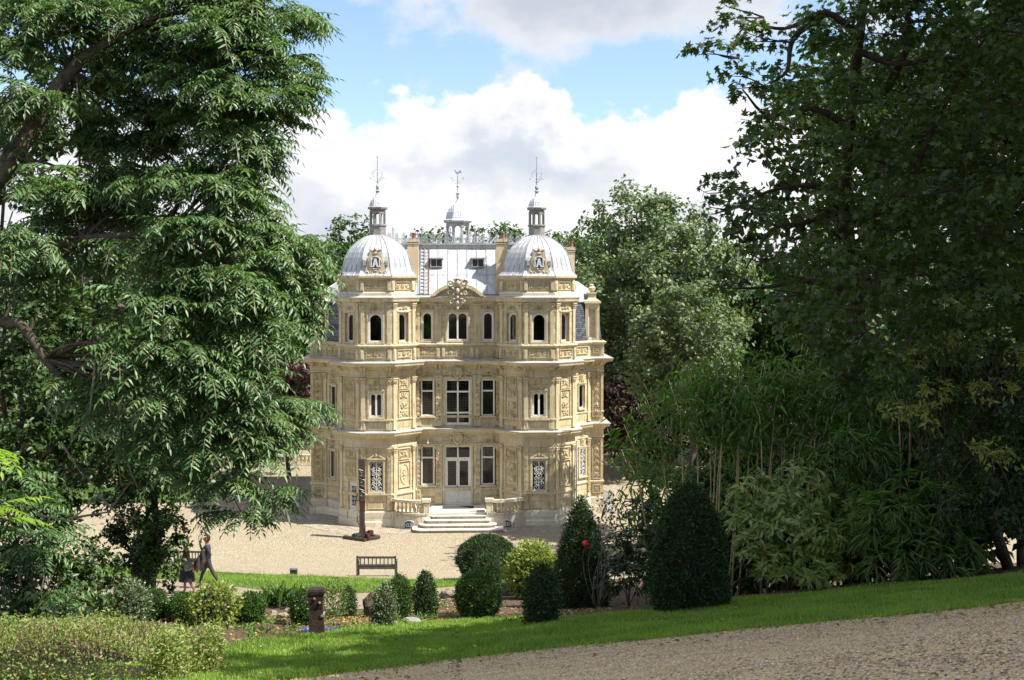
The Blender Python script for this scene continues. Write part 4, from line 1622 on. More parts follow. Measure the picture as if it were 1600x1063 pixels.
# ------------------------------------------------------------------ the two domed towers
OCT = [Vector((math.cos(math.radians(22.5 + 45 * k)), math.sin(math.radians(22.5 + 45 * k)))) for k in range(8)]
APO = 1.0 / math.cos(math.pi / 8)
DPROF = [(2.32, 14.58), (2.28, 14.63), (2.19, 14.70), (2.08, 14.85), (2.00, 15.08), (1.94, 15.35), (1.86, 15.65), (1.73, 15.95), (1.53, 16.25), (1.25, 16.53), (0.93, 16.77), (0.62, 16.94), (0.42, 17.02)]
panels = []
for j in range(4):
    mb = MB()
    a0, a1 = j / 4 + 0.008, (j + 1) / 4 - 0.008
    vs, fs = [], []
    for r, z in DPROF:
        h = r * math.tan(math.pi / 8)
        for y in (0.0, 0.03):
            vs.append((-h + 2 * h * a0, -r + y, z))
            vs.append((-h + 2 * h * a1, -r + y, z))
    for i in range(len(DPROF) - 1):
        b = i * 4
        fs += [(b, b + 1, b + 5, b + 4), (b + 2, b + 6, b + 7, b + 3), (b, b + 4, b + 6, b + 2), (b + 1, b + 3, b + 7, b + 5)]
    fs += [(0, 2, 3, 1), (len(vs) - 4, len(vs) - 3, len(vs) - 1, len(vs) - 2)]
    panels.append(mb.add(vs, fs).mesh('zinc_panel'))
seams = []
for j in range(4):
    pts = [(-r * math.tan(math.pi / 8) * (1 - 2 * j / 4), -r - (0.008 if j else 0.012), z) for r, z in DPROF]
    seams.append(MB().tube(pts, 0.028 if j == 0 else 0.02, 5).mesh('dome_seam'))


def letter_a(w, h, t, y0, y1):
    mb = MB()
    for s in (-1, 1):
        p = [(s * (w / 2), 0), (s * (w / 2 - t), 0), (s * (-t * 0.35), h), (s * (t * 0.45), h)]
        mb.prism(p if s < 0 else p[::-1], y0 + 0.001 * s, y1)
    mb.box(-w * 0.26, w * 0.26, y0 + 0.003, y1, h * 0.28, h * 0.28 + t * 0.6)
    return mb


def monogram():
    mb = letter_a(0.36, 0.50, 0.11, -0.05, 0.0)
    # the bars of the second letter beside it
    mb.box(-0.275, -0.205, -0.04, 0.0, 0.0, 0.50)
    mb.box(0.205, 0.275, -0.04, 0.0, 0.0, 0.50)
    mb.box(-0.205, -0.12, -0.038, 0.0, 0.44, 0.50)
    mb.box(0.12, 0.205, -0.038, 0.0, 0.0, 0.06)
    return mb


LPROF = [(0.62, 0.0), (0.60, 0.06)]
for s in (-1, 1):
    cx, cy = s * HX, 2.225
    tw = obj('tower_attic', MB().lathe([(2.14, 13.36), (2.14, 14.40)], 8, a0=math.pi / 8, scale=APO), M['stone'], house, (cx, cy, 0))
    sub('attic_plinth', MB().lathe([(2.22, 13.36), (2.22, 13.62), (2.15, 13.68)], 8, a0=math.pi / 8, scale=APO, cap=False), M['plinth'], tw)
    sub('attic_cornice', MB().lathe([(2.15, 14.34), (2.20, 14.37), (2.24, 14.44), (2.33, 14.48), (2.33, 14.56), (2.10, 14.60)], 8, a0=math.pi / 8, scale=APO), M['carved'], tw)
    if s < 0:
        ap_ = carved(1.12, 0.50, 0.03, 'frieze').mesh('carved_panel')
        ab_ = MB().box(-0.12, 0.12, -0.10, 0, 0, 0.60).box(-0.08, 0.08, -0.13, -0.10, 0.05, 0.45).mesh('corner_block')
    for k in range(8):
        a = k * math.pi / 4
        q = sub('carved_panel', ap_, M['carved'], tw)
        q.location = (2.14 * math.sin(a), -2.14 * math.cos(a), 13.74)
        q.rotation_euler = (0, 0, a)
        for e in (-0.78, 0.78):
            q = sub('corner_block', ab_, M['carved'], tw)
            q.location = (2.14 * math.sin(a) + e * math.cos(a), -2.14 * math.cos(a) + e * math.sin(a), 13.70)
            q.rotation_euler = (0, 0, a)
    dm = obj('tower_dome', MB().lathe([(r - 0.05, z) for r, z in DPROF], 8, a0=math.pi / 8, scale=APO), M['zincdark'], house, (cx, cy, 0))
    for k in range(8):
        for j in range(4):
            q = sub('zinc_panel', panels[j], M['zinc'], dm)
            q.rotation_euler = (0, 0, k * math.pi / 4)
            q = sub('dome_seam', seams[j], M['zincdark'], dm)
            q.rotation_euler = (0, 0, k * math.pi / 4)
    # lantern
    ln = obj('tower_lantern', MB().lathe([(0.50, 17.0), (0.47, 17.02), (0.47, 17.52), (0.52, 17.54), (0.52, 17.62), (0.46, 17.64)], 8, a0=math.pi / 8, scale=APO), M['lantern'], house, (cx, cy, 0))
    for k in range(8):
        a = math.pi / 8 + k * math.pi / 4
        q = sub('lantern_post', MB().box(-0.05, 0.05, -0.05, 0.05, 17.6, 18.42).mesh('lantern_post') if (s < 0 and k == 0) else bpy.data.meshes['lantern_post'], M['lantern'], ln)
        q.location = (0.44 * math.cos(a), 0.44 * math.sin(a), 0)
        q.rotation_euler = (0, 0, a)
    if s < 0:
        ar = MB()
        wd = 2 * 0.44 * math.sin(math.pi / 8) + 0.02
        arc = [(wd / 2 * math.cos(t) * 0.8, 18.14 + 0.14 * math.sin(t)) for t in np.linspace(0, math.pi, 9)]
        ar.prism([(wd / 2, 18.14), (wd / 2, 18.42), (-wd / 2, 18.42), (-wd / 2, 18.14)] + arc[::-1], -0.03, 0.03)
        arm = ar.mesh('lantern_arch')
    for k in range(8):
        a = k * math.pi / 4
        q = sub('lantern_arch', arm, M['lantern'], ln)
        rr = 0.44 * math.cos(math.pi / 8)
        q.location = (rr * math.cos(a), rr * math.sin(a), 0)
        q.rotation_euler = (0, 0, a + math.pi / 2)
    sub('lantern_cornice', MB().lathe([(0.44, 18.40), (0.47, 18.48), (0.60, 18.54), (0.62, 18.62), (0.58, 18.66)], 8, a0=math.pi / 8, scale=1.0), M['lantern'], ln)
    sub('lantern_dome', MB().lathe([(0.60, 18.66), (0.53, 18.70), (0.50, 18.84), (0.44, 19.00), (0.32, 19.16), (0.18, 19.26), (0.12, 19.36), (0.08, 19.50)], 8, a0=math.pi / 8), M['scalezinc'], ln)
    mb = MB().lathe([(0.09, 19.46), (0.10, 19.56), (0.15, 19.62), (0.06, 19.68), (0.11, 19.80), (0.10, 19.92), (0.04, 19.98), (0.035, 20.1), (0.02, 21.6), (0.0, 21.7)], 7)
    mb.ball((0, 0, 21.62), 0.045, 6, 4)
    for k in range(4):
        a = k * math.pi / 2
        ca, sa = math.cos(a), math.sin(a)
        mb.tube([(0.03 * ca, 0.03 * sa, 20.12), (0.16 * ca, 0.16 * sa, 20.28), (0.36 * ca, 0.36 * sa, 20.42), (0.42 * ca, 0.42 * sa, 20.36)], 0.018, 4)
        mb.tube([(0.10 * ca, 0.10 * sa, 20.30), (0.26 * ca, 0.26 * sa, 20.50), (0.28 * ca, 0.28 * sa, 20.68), (0.14 * ca, 0.14 * sa, 20.84), (0.0, 0.0, 20.88)], 0.014, 4)
        mb.ball((0.42 * ca, 0.42 * sa, 20.33), 0.03, 5, 3)
        mb.ball((0.28 * ca, 0.28 * sa, 20.68), 0.028, 5, 3)
    sub('iron_finial', mb, M['greyiron'], ln)
    # monogram cartouche standing in front of the dome
    outl = []
    for t in np.linspace(0, 1, 9):
        outl.append((0.72 - 0.34 * t ** 0.6, 0.10 + 1.0 * t))
    half = [(0.74, 0.0)] + outl + [(0.30, 1.26), (0.14, 1.36)]
    poly = half + [(-x, z) for x, z in reversed(half)]
    ct = obj('dome_cartouche', MB().prism(poly, -0.10, 0.20), M['carved'], house, (cx, 0.16, 14.60))
    mb = MB()
    mb.ring(0, 0.72, 0.36, 0.36, 0.035, -0.12, 16)
    for q in (-1, 1):
        mb.scroll(q * 0.50, 0.12, 0.12, q, math.pi / 2, 1.4, 0.04, -0.12)
        mb.scroll(q * 0.24, 0.14, 0.10, -q, math.pi / 2, 1.3, 0.035, -0.12)
        for z in (0.62, 0.72, 0.82):
            mb.box(q * 0.62 - 0.09, q * 0.62 + 0.09, -0.08, 0.15, z - 0.035, z + 0.035)
        mb.bump(q * 0.22, 1.46, 0.19, 0.08, 0.14, q * 0.5)
        mb.bump(q * 0.15, 1.36, 0.13, 0.06, 0.10, -q * 0.4)
    mb.bump(0, 1.28, 0.26, 0.07, 0.16)
    mb.bump(0, 1.52, 0.10, 0.16, 0.18)
    mb.bump(0, 0.26, 0.18, 0.09, 0.16)
    mb.box(-0.80, 0.80, -0.16, 0.2, -0.03, 0.05)
    sub('cartouche_carving', mb, M['weathered'], ct)
    q = sub('blue_plaque', MB().box(-0.30, 0.30, -0.115, -0.09, 0.44, 1.02), M['blue'], ct)
    q = sub('monogram', monogram(), M['letter'], ct)
    q.location = (0, -0.12, 0.48)
    sub('cartouche_hood', MB().box(-0.36, 0.36, 0.2, 0.95, 0.1, 1.44).box(-0.56, 0.56, 0.2, 0.6, 0.1, 0.8), M['lead'], ct)

# arched pediment with the great crest in the middle of the parapet
mb = MB()
ro, ri, zc_ = 2.05, 1.86, 12.10
a0 = math.acos(1.62 / ro)
arcO = [(ro * math.cos(t), zc_ + ro * math.sin(t)) for t in np.linspace(math.asin(1.28 / ro), math.pi - math.asin(1.28 / ro), 15)]
arcI = [(ri * math.cos(t), zc_ + ri * math.sin(t)) for t in np.linspace(math.asin(1.28 / ri), math.pi - math.asin(1.28 / ri), 15)]
for i in range(14):
    mb.prism([arcI[i], arcO[i], arcO[i + 1], arcI[i + 1]], -0.34, 0.30)
pd = obj('arched_pediment', mb, M['carved'], house, (0, 1.90, 0))
mb = MB().prism(arcI, -0.10, 0.28)
sub('tympanum', mb, M['carved'], pd)
mb = MB()
sh_ = [(-0.52, 0.35), (-0.46, -0.2), (-0.30, -0.55), (0, -0.75), (0.30, -0.55), (0.46, -0.2), (0.52, 0.35), (0.30, 0.50), (-0.30, 0.50)]
mb.prism(sh_, -0.16, 0.0)
o_ = MB()
for q in (-1, 1):
    o_.scroll(q * 0.42, 0.78, 0.22, q, 0, 1.5, 0.08, -0.10, 13)
    o_.scroll(q * 0.46, 0.20, 0.15, -q, 0, 1.4, 0.055, -0.06)
    o_.scroll(q * 0.36, -0.32, 0.15, q, math.pi / 2, 1.4, 0.055, -0.06)
    o_.bump(q * 0.26, 0.45, 0.16, 0.10, 0.20, q * 0.6)
    o_.bump(q * 0.22, 0.10, 0.13, 0.09, 0.15, -q * 0.7)
    o_.bump(q * 0.20, -0.18, 0.14, 0.08, 0.15, q * 0.4)
    o_.bump(q * 0.16, 0.98, 0.13, 0.08, 0.2, q * 0.3)
    o_.bump(q * 0.52, 0.5, 0.09, 0.13, 0.14)
o_.bump(0, 0.78, 0.22, 0.24, 0.26)
o_.bump(0, 1.02, 0.20, 0.09, 0.26)
o_.bump(0, 0.30, 0.15, 0.22, 0.24)
o_.bump(0, -0.08, 0.11, 0.13, 0.2)
o_.bump(0, -0.40, 0.14, 0.16, 0.2)
o_.bump(0, -0.72, 0.09, 0.12, 0.14)
mb.add([(x, y - 0.16, z) for x, y, z in o_.v], o_.f)
q = sub('great_crest', mb, M['weathered'], pd)
q.location = (0.0, -0.36, 13.40)

# ------------------------------------------------------------------ entrance steps and balustrades


def step_outline(w, yf, yb, rx, ry):
    pts = [(-w + rx - rx * math.cos(t), yf + ry - ry * math.sin(t)) for t in np.linspace(0, math.pi / 2, 6)]
    return [(-w, yb)] + pts + [(-x, y) for x, y in reversed(pts)] + [(w, yb)]


terr = obj('entrance_terrace', MB().slab([(-1.9, 1.95), (-1.9, -0.2), (-1.55, -0.60), (1.55, -0.60), (1.9, -0.2), (1.9, 1.95)], 0.02, 0.86), M['step'], house)
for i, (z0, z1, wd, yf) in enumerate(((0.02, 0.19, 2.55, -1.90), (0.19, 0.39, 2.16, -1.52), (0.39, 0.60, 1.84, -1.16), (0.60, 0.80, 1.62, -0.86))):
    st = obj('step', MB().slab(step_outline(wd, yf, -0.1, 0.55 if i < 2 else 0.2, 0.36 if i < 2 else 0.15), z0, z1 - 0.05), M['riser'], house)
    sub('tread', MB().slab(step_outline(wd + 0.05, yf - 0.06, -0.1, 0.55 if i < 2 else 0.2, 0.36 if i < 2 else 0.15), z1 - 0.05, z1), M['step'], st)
obj('terrace_paving', MB().slab([(-1.57, 1.88), (-1.57, -0.64), (1.57, -0.64), (1.57, 1.88)], 0.862, 0.92), M['step'], house)
obj('door_mat', MB().box(-0.92, 0.92, 0.55, 1.45, 0.924, 0.94), M['mat'], house)
obj('terrace_ledge', MB().box(0.75, 1.56, -0.50, -0.05, 0.925, 0.99), M['weathered'], house)
BAL = MB().lathe([(0.075, 0.0), (0.075, 0.05), (0.045, 0.07), (0.055, 0.12), (0.092, 0.22), (0.085, 0.28), (0.045, 0.40), (0.04, 0.46), (0.06, 0.50), (0.075, 0.53), (0.075, 0.58)], 8).mesh('baluster', True)
for s in (-1, 1):
    cv = []
    for t in np.linspace(0, 1, 13):
        # quarter sweep from the pedestal back to the tower front
        p0, p1, p2 = Vector((1.80, -0.66)), Vector((2.75, -0.98)), Vector((3.72, -0.06))
        q = p0 * (1 - t) ** 2 + p1 * 2 * t * (1 - t) + p2 * t ** 2
        cv.append(q)

    def ribbon(mb, z0, z1, hw, i0=0, i1=12):
        vs = []
        for i in range(i0, i1 + 1):
            tg = (cv[min(i + 1, 12)] - cv[max(i - 1, 0)]).normalized()
            nn_ = Vector((-tg.y, tg.x))
            for w_ in (-hw, hw):
                for z in (z0, z1):
                    p = cv[i] + nn_ * w_
                    vs.append((s * p.x, p.y, z))
        fs = []
        n_ = i1 - i0
        for i in range(n_):
            b = i * 4
            fs += [(b, b + 4, b + 5, b + 1), (b + 2, b + 3, b + 7, b + 6), (b + 1, b + 5, b + 7, b + 3), (b, b + 2, b + 6, b + 4)]
        fs += [(0, 1, 3, 2), (n_ * 4, n_ * 4 + 2, n_ * 4 + 3, n_ * 4 + 1)]
        if s < 0:
            fs = [f[::-1] for f in fs]
        return mb.add(vs, fs)

    mb = ribbon(MB(), 0.0, 0.84, 0.17)
    ribbon(mb, 0.84, 0.94, 0.21)
    bl = obj('balustrade', mb, M['weathered'], house)
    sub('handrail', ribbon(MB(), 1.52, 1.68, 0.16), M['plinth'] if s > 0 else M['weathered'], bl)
    for i in range(7):
        t = 0.13 + 0.74 * i / 6
        q = p0 * (1 - t) ** 2 + p1 * 2 * t * (1 - t) + p2 * t ** 2
        b = sub('baluster', BAL, M['carved'], bl)
        b.location = (s * q.x, q.y, 0.94)
    pdm = MB().box(-0.24, 0.24, -0.24, 0.24, 0.02, 0.70).box(-0.19, 0.19, -0.19, 0.19, 0.70, 1.56).box(-0.25, 0.25, -0.25, 0.25, 1.56, 1.74)
    pdm.add([(x, y - 0.19, z + 0.82) for x, y, z in MB().rim(-0.15, 0.15, 0, 0.66, 0.025, 0.02).v], MB().rim(-0.15, 0.15, 0, 0.66, 0.025, 0.02).f)
    pe = sub('pedestal', pdm, M['plinth'], bl)
    pe.location = (s * 1.82, -0.66, 0)
    # basement arch with its grille
    t = 0.52
    q = p0 * (1 - t) ** 2 + p1 * 2 * t * (1 - t) + p2 * t ** 2
    arch = [(-0.27, 0.0), (0.27, 0.0)] + [(0.27 * math.cos(a), 0.26 + 0.14 * math.sin(a)) for a in np.linspace(0, math.pi, 9)]
    gr = sub('basement_arch', MB().prism(arch, -0.012, 0.05), M['dark'], bl)
    gr.location = (s * q.x, q.y - 0.175, 0.10)
    gr.rotation_euler = (0, 0, s * 0.12)
    mb = MB()
    for x in (-0.14, 0.0, 0.14):
        mb.ring(x, 0.18, 0.065, 0.12, 0.014, -0.02, 10)
    mb.box(-0.26, 0.26, -0.03, -0.014, 0.17, 0.19)
    mb.tube([(0.29 * math.cos(a), -0.02, 0.26 + 0.16 * math.sin(a)) for a in np.linspace(0, math.pi, 9)], 0.03, 4)
    g2 = sub('arch_grille', mb, M['whiteiron'] if s > 0 else M['greyiron'], bl)
    g2.location = gr.location
    g2.rotation_euler = gr.rotation_euler
# ------------------------------------------------------------------ foliage tools
LM = {}
LM['sumac'] = leaf_mat('pinnate_leaf', (0.042, 0.10, 0.028), (0.115, 0.20, 0.072), 0.2, 0.45, 0.5, (0.16, 0.23, 0.07), 0.93)
LM['sumacgold'] = leaf_mat('yellow_young_leaf', (0.16, 0.30, 0.03), (0.24, 0.36, 0.04), 0.45, 0.45, 0.4)  # young growth of a yellower green
LM['stalk'] = plain('reddish_leaf_stalk', (0.13, 0.11, 0.05), 0.6, 0, 0.2, 10)
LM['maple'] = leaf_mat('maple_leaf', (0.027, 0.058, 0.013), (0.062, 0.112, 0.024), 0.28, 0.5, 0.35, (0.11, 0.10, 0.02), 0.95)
LM['broad'] = leaf_mat('broad_leaf', (0.04, 0.085, 0.02), (0.075, 0.135, 0.035), 0.25, 0.5, 0.35)
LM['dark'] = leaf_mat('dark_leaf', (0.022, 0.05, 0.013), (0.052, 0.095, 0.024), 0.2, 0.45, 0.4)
LM['plane'] = leaf_mat('grey_green_leaf', (0.085, 0.13, 0.055), (0.15, 0.20, 0.10), 0.22, 0.5, 0.4, (0.22, 0.19, 0.06), 0.95, wash=0.16)
LM['copper'] = leaf_mat('purple_leaf', (0.075, 0.035, 0.035), (0.13, 0.065, 0.06), 0.2, 0.5, 0.4, tcol=(1.4, 0.8, 0.6))
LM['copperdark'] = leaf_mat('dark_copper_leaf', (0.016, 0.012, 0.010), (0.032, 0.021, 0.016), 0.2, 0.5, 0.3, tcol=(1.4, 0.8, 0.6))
LM['yew'] = leaf_mat('yew_needle', (0.022, 0.05, 0.017), (0.048, 0.088, 0.028), 0.15, 0.5, 0.3)
LM['box'] = leaf_mat('box_leaf', (0.035, 0.085, 0.016), (0.07, 0.14, 0.028), 0.2, 0.4, 0.4)
LM['boxdark'] = leaf_mat('dark_box_leaf', (0.022, 0.055, 0.016), (0.048, 0.092, 0.026), 0.18, 0.4, 0.4)
LM['greybox'] = leaf_mat('variegated_box_leaf', (0.055, 0.10, 0.045), (0.10, 0.16, 0.075), 0.2, 0.4, 0.4, (0.30, 0.34, 0.2), 0.7)
LM['golden'] = leaf_mat('golden_leaf', (0.11, 0.18, 0.03), (0.23, 0.29, 0.06), 0.3, 0.4, 0.4, (0.42, 0.42, 0.16), 0.85)
LM['hedge'] = leaf_mat('hedge_leaf', (0.11, 0.175, 0.04), (0.22, 0.28, 0.085), 0.3, 0.45, 0.4, (0.34, 0.24, 0.12), 0.75)
LM['aucuba'] = leaf_mat('laurel_leaf', (0.055, 0.125, 0.022), (0.24, 0.34, 0.075), 0.25, 0.38, 0.45, (0.34, 0.38, 0.15), 0.7)
LM['bamboo'] = leaf_mat('bamboo_leaf', (0.065, 0.135, 0.032), (0.15, 0.25, 0.07), 0.32, 0.4, 0.5, (0.2, 0.27, 0.1), 0.9)
LM['yellowgreen'] = leaf_mat('pale_evergreen_leaf', (0.18, 0.23, 0.05), (0.32, 0.36, 0.10), 0.25, 0.4, 0.5)
LM['grass'] = leaf_mat('grass_blade', (0.085, 0.17, 0.02), (0.30, 0.43, 0.09), 0.36, 0.5, 0.3, (0.26, 0.27, 0.10), 0.95, wash=0.8)
LM['weed'] = leaf_mat('weed_leaf', (0.07, 0.13, 0.03), (0.14, 0.21, 0.06), 0.3, 0.5, 0.3, (0.25, 0.25, 0.12), 0.85)
LM['rose'] = leaf_mat('rose_leaf', (0.022, 0.055, 0.02), (0.05, 0.09, 0.032), 0.2, 0.35, 0.5)
M['culm'] = plain('bamboo_culm', (0.58, 0.46, 0.24), 0.45, 0, 0.25, 3, c2=(0.36, 0.32, 0.13))
M['twig'] = plain('pale_twig', (0.24, 0.20, 0.15), 0.85, 0, 0.2, 8)


def unit(a):
    return a / (np.linalg.norm(a, axis=-1, keepdims=True) + 1e-9)


def rdir(n, r=rng):
    return unit(r.normal(0, 1, (n, 3)))


def leaves(pos, axis, nrm, L, Wd, fold=0.12, droop=0.10, wide=0.42):
    """one folded diamond (two triangles on a midrib) per leaf"""
    n = len(pos)
    axis = unit(axis)
    side = unit(np.cross(nrm, axis))
    up = np.cross(axis, side)
    L = np.broadcast_to(np.asarray(L, float), (n,))[:, None]
    Wd = np.broadcast_to(np.asarray(Wd, float), (n,))[:, None]
    v0 = pos
    v1 = pos + axis * L * wide + side * Wd * 0.5 + up * L * fold
    v2 = pos + axis * L - up * L * droop
    v3 = pos + axis * L * wide - side * Wd * 0.5 + up * L * fold
    V = np.stack([v0, v1, v2, v3], 1).reshape(-1, 3)
    b = np.arange(n)[:, None] * 4
    T = np.concatenate([b + [0, 2, 1], b + [0, 3, 2]], 1).reshape(-1, 3)
    return V, T


def lobed(pos, axis, nrm, L, fold=0.05):
    """palmate leaf: three pointed lobes and two small ones at the base"""
    n = len(pos)
    axis = unit(axis)
    side = unit(np.cross(nrm, axis))
    up = np.cross(axis, side)
    L = np.broadcast_to(np.asarray(L, float), (n,))[:, None]
    pts = [(0.0, 0.0, 0.0), (0.12, 0.46, 0.2), (0.34, 0.20, 0.3), (0.66, 0.50, -0.4), (0.56, 0.15, 0.3), (1.0, 0.0, -0.9), (0.56, -0.15, 0.3), (0.66, -0.50, -0.4), (0.34, -0.20, 0.3), (0.12, -0.46, 0.2)]
    V = np.stack([pos + axis * L * a + side * L * q + up * L * fold * h * 2 for a, q, h in pts], 1).reshape(-1, 3)
    b = np.arange(n)[:, None] * 10
    T = np.concatenate([b + list(q) for q in ((0, 2, 1), (0, 4, 3), (0, 6, 4), (4, 6, 5), (0, 7, 6), (0, 9, 8))], 1).reshape(-1, 3)
    return V, T


def join(parts):
    V, T, o = [], [], 0
    for v, t in parts:
        V.append(v)
        T.append(t + o)
        o += len(v)
    return np.concatenate(V), np.concatenate(T)


def foliage(name, VT, mat, root, stuff=False):
    V, T = VT
    L = np.array(root.location)
    o = obj(name, npmesh(name, V - L, T), mat, root)
    if stuff:
        o['kind'] = 'stuff'
    return o


def limbs(root, paths, mat, name='limb', n=7):
    """each path: list of points and list of radii"""
    L = Vector(root.location)
    for pts, rad in paths:
        if 2 < len(pts) <= 6 and n > 5:      # round the bends of a hand-set path
            q = np.array([tuple(p) for p in pts], float)
            k = len(q)
            e = np.concatenate([[2 * q[0] - q[1]], q, [2 * q[-1] - q[-2]]])
            t = np.linspace(0, k - 1.0001, k * 4)
            i = t.astype(int)
            u = (t - i)[:, None]
            a, b, c, d = e[i], e[i + 1], e[i + 2], e[i + 3]
            pts = 0.5 * (2 * b + (c - a) * u + (2 * a - 5 * b + 4 * c - d) * u ** 2 + (3 * b - a - 3 * c + d) * u ** 3)
            rad = list(np.interp(t, np.arange(k), rad))
        obj(name, MB().tube([Vector(p) - L for p in pts], rad, n).mesh(name, True), mat, root)


def curve3(a, b, bow=0.1, sag=0.0, n=7, seed=None):
    """gently wandering path from a to b"""
    r = np.random.default_rng(seed)
    a, b = np.array(a, float), np.array(b, float)
    t = np.linspace(0, 1, n)[:, None]
    q = a + (b - a) * t
    L = np.linalg.norm(b - a)
    off = r.normal(0, 1, 3) * bow * L
    q = q + np.sin(np.pi * t) * off + np.sin(2 * np.pi * t) * r.normal(0, 1, 3) * bow * 0.35 * L
    q[:, 2] += (np.sin(np.pi * t) * sag * L)[:, 0]
    return [tuple(p) for p in q]


def puff_points(c, r, n, sub=14, spread=0.34, rg=rng, up=0.25):
    """points in tufts over the shell of an ellipsoid; returns points, outward directions"""
    c, r = np.asarray(c, float), np.asarray(r, float) * np.ones(3)
    d = rdir(sub, rg)
    d[:, 2] += up
    d = unit(d)
    tc = c + d * r * rg.uniform(0.55, 1.0, (sub, 1))
    ts = rg.uniform(0.6, 1.25, (sub, 1)) * spread
    k = rg.integers(0, sub, n)
    u = rdir(n, rg) * (rg.random((n, 1)) ** 0.45)
    p = tc[k] + u * ts[k] * r
    return p, unit(unit(p - c) * 0.7 + u * 0.6)


def leafy(puffs, per, L, W, rg=rng, sub=14, spread=0.34, droop=0.35, flat=0.5, shape='leaf'):
    """per: how many times the leaves of a puff would cover its outline"""
    out = []
    for c, r in puffs:
        r = np.asarray(r, float) * np.ones(3)
        n = max(16, int(per * math.pi * (r[0] * r[1] * r[2]) ** (2 / 3) / (0.5 * L * W)))
        p, o = puff_points(c, r, n, sub, spread, rg)
        nrm = unit(o * (1 - flat) + np.array([0, 0, 1.0]) * flat + rg.normal(0, 0.45, (n, 3)))
        ax = np.cross(nrm, rdir(n, rg))
        ax = unit(ax) + o * 0.5
        ax[:, 2] -= droop
        s = rg.uniform(0.65, 1.3, n)
        if shape == 'lobed':
            out.append(lobed(p, ax, nrm, L * s))
        else:
            out.append(leaves(p, ax, nrm, L * s, W * s))
    return join(out)


def auto_puffs(c, r, n, pr, rg, zcut=-0.75):
    """ellipsoid crown made of overlapping lobes"""
    c, r = np.asarray(c, float), np.asarray(r, float)
    best = []
    for _ in range(n):
        cand = rdir(12, rg)
        cand = cand[cand[:, 2] > zcut]
        if best:
            d = np.min(np.linalg.norm(cand[:, None] - np.array(best)[None], axis=2), 1)
            best.append(cand[np.argmax(d)])
        else:
            best.append(cand[0])
    out = []
    for q in best:
        k = rg.uniform(0.72, 1.0)
        s = pr * rg.uniform(0.75, 1.25)
        out.append((c + q * r * k * 0.82, (s, s, s * rg.uniform(0.7, 0.95))))
    for _ in range(max(3, n // 4)):
        out.append((c + rdir(1, rg)[0] * r * 0.35, (pr * 1.1,) * 3))
    return out


def tree(name, label, x, y, height, cr, mat, per=1.5, L=0.28, W=0.17, n=26, pr=None, trunk=0.35, group=None, seed=0, cbase=0.22, bark='bark', cat='tree', flat=0.45):
    rg = np.random.default_rng(1000 + seed)
    b = gpt(x, y, -0.05)
    t = thing(name, label, cat, b, 0, group)
    zc = b.z + height * (cbase + (1 - cbase) * 0.5)
    hr = height * (1 - cbase) * 0.5
    pf = auto_puffs((x, y, zc), (cr, cr, hr), n, pr or cr * 0.42, rg)
    o = foliage('crown', leafy(pf, per, L, W, rg, flat=flat), mat, t)
    tp = curve3(b, (x + rg.normal(0, 0.3), y, zc + hr * 0.35), 0.02, 0, 8, seed)
    limbs(t, [(tp, list(np.linspace(trunk, trunk * 0.28, 8)))], M[bark], 'trunk', 9)
    for k in range(7):
        c = pf[(k * 3) % len(pf)][0]
        i = 2 + k % 4
        limbs(t, [(curve3(tp[i], c, 0.07, 0.06, 6, seed * 10 + k), list(np.linspace(trunk * 0.36, 0.04, 6)))], M[bark], 'limb', 6)
    return t


# ------------------------------------------------------------------ trees round the court
def at(px, D):
    return (px - 715) / F * D, D - 70.0


x, y = at(1032, 93)
tree('plane_tree', 'great pale grey green broadleaf tree standing right of the chateau with its sunlit crown', x, y, 22.6, 7.3, LM['plane'], 2.0, 0.34, 0.24, 40, 2.3, 0.6, seed=1, cbase=0.10)
x, y = at(1068, 66)
tree('plane_tree', 'pale silvery tree right of the court, lower and nearer than the great pale tree', x, y, 15.0, 3.0, LM['plane'], 2.0, 0.27, 0.18, 24, 1.25, 0.25, seed=3, cbase=0.36)
x, y = at(1150, 99)
tree('plane_tree', 'tall grey green tree partly behind the great pale tree and the maple branches', x, y, 19.5, 5.6, LM['plane'], 1.6, 0.34, 0.24, 26, 2.0, 0.5, seed=2, cbase=0.12)
far = [
    (915, 112, 21.5, 5.6, 'broad', 'dark green tree just showing between right tower dome and the great pale tree'),
    (785, 118, 21.6, 6.0, 'broad', 'mid green tree rising behind the roof cresting right of the cupola'),
    (686, 122, 20.4, 4.6, 'broad', 'low green tree top just showing behind the roof left of the cupola'),
    (560, 118, 21.4, 4.2, 'broad', 'slim green tree rising behind the left tower dome'),
    (500, 106, 19.6, 4.8, 'dark', 'dark green tree beside the left tower, behind drooping pinnate branches'),
    (420, 100, 19.0, 5.5, 'dark', 'dark tree left of the chateau behind the purple shrub'),
    (330, 102, 19.0, 6.0, 'dark', 'dark tree standing behind the court lawn'),
    (235, 96, 18.5, 6.0, 'broad', 'green tree at the far left edge of the court lawn'),
    (130, 92, 18.0, 6.0, 'dark', 'dark tree beyond the gravel at left, seen through branches'),
    (20, 88, 18.0, 6.0, 'broad', 'green tree furthest left beyond the court'),
    (-90, 84, 18.0, 6.5, 'dark', 'dark tree left of the court, mostly out of view'),
    (1260, 96, 18.0, 6.5, 'broad', 'green tree behind the bamboo, seen through maple branches'),
    (1370, 92, 17.5, 6.0, 'dark', 'dark green tree behind the maple trunk'),
    (1480, 86, 17.0, 6.0, 'broad', 'green tree behind the pale leaved evergreen at right'),
    (1600, 80, 17.0, 6.0, 'dark', 'dark tree at the far right behind the evergreen'),
]
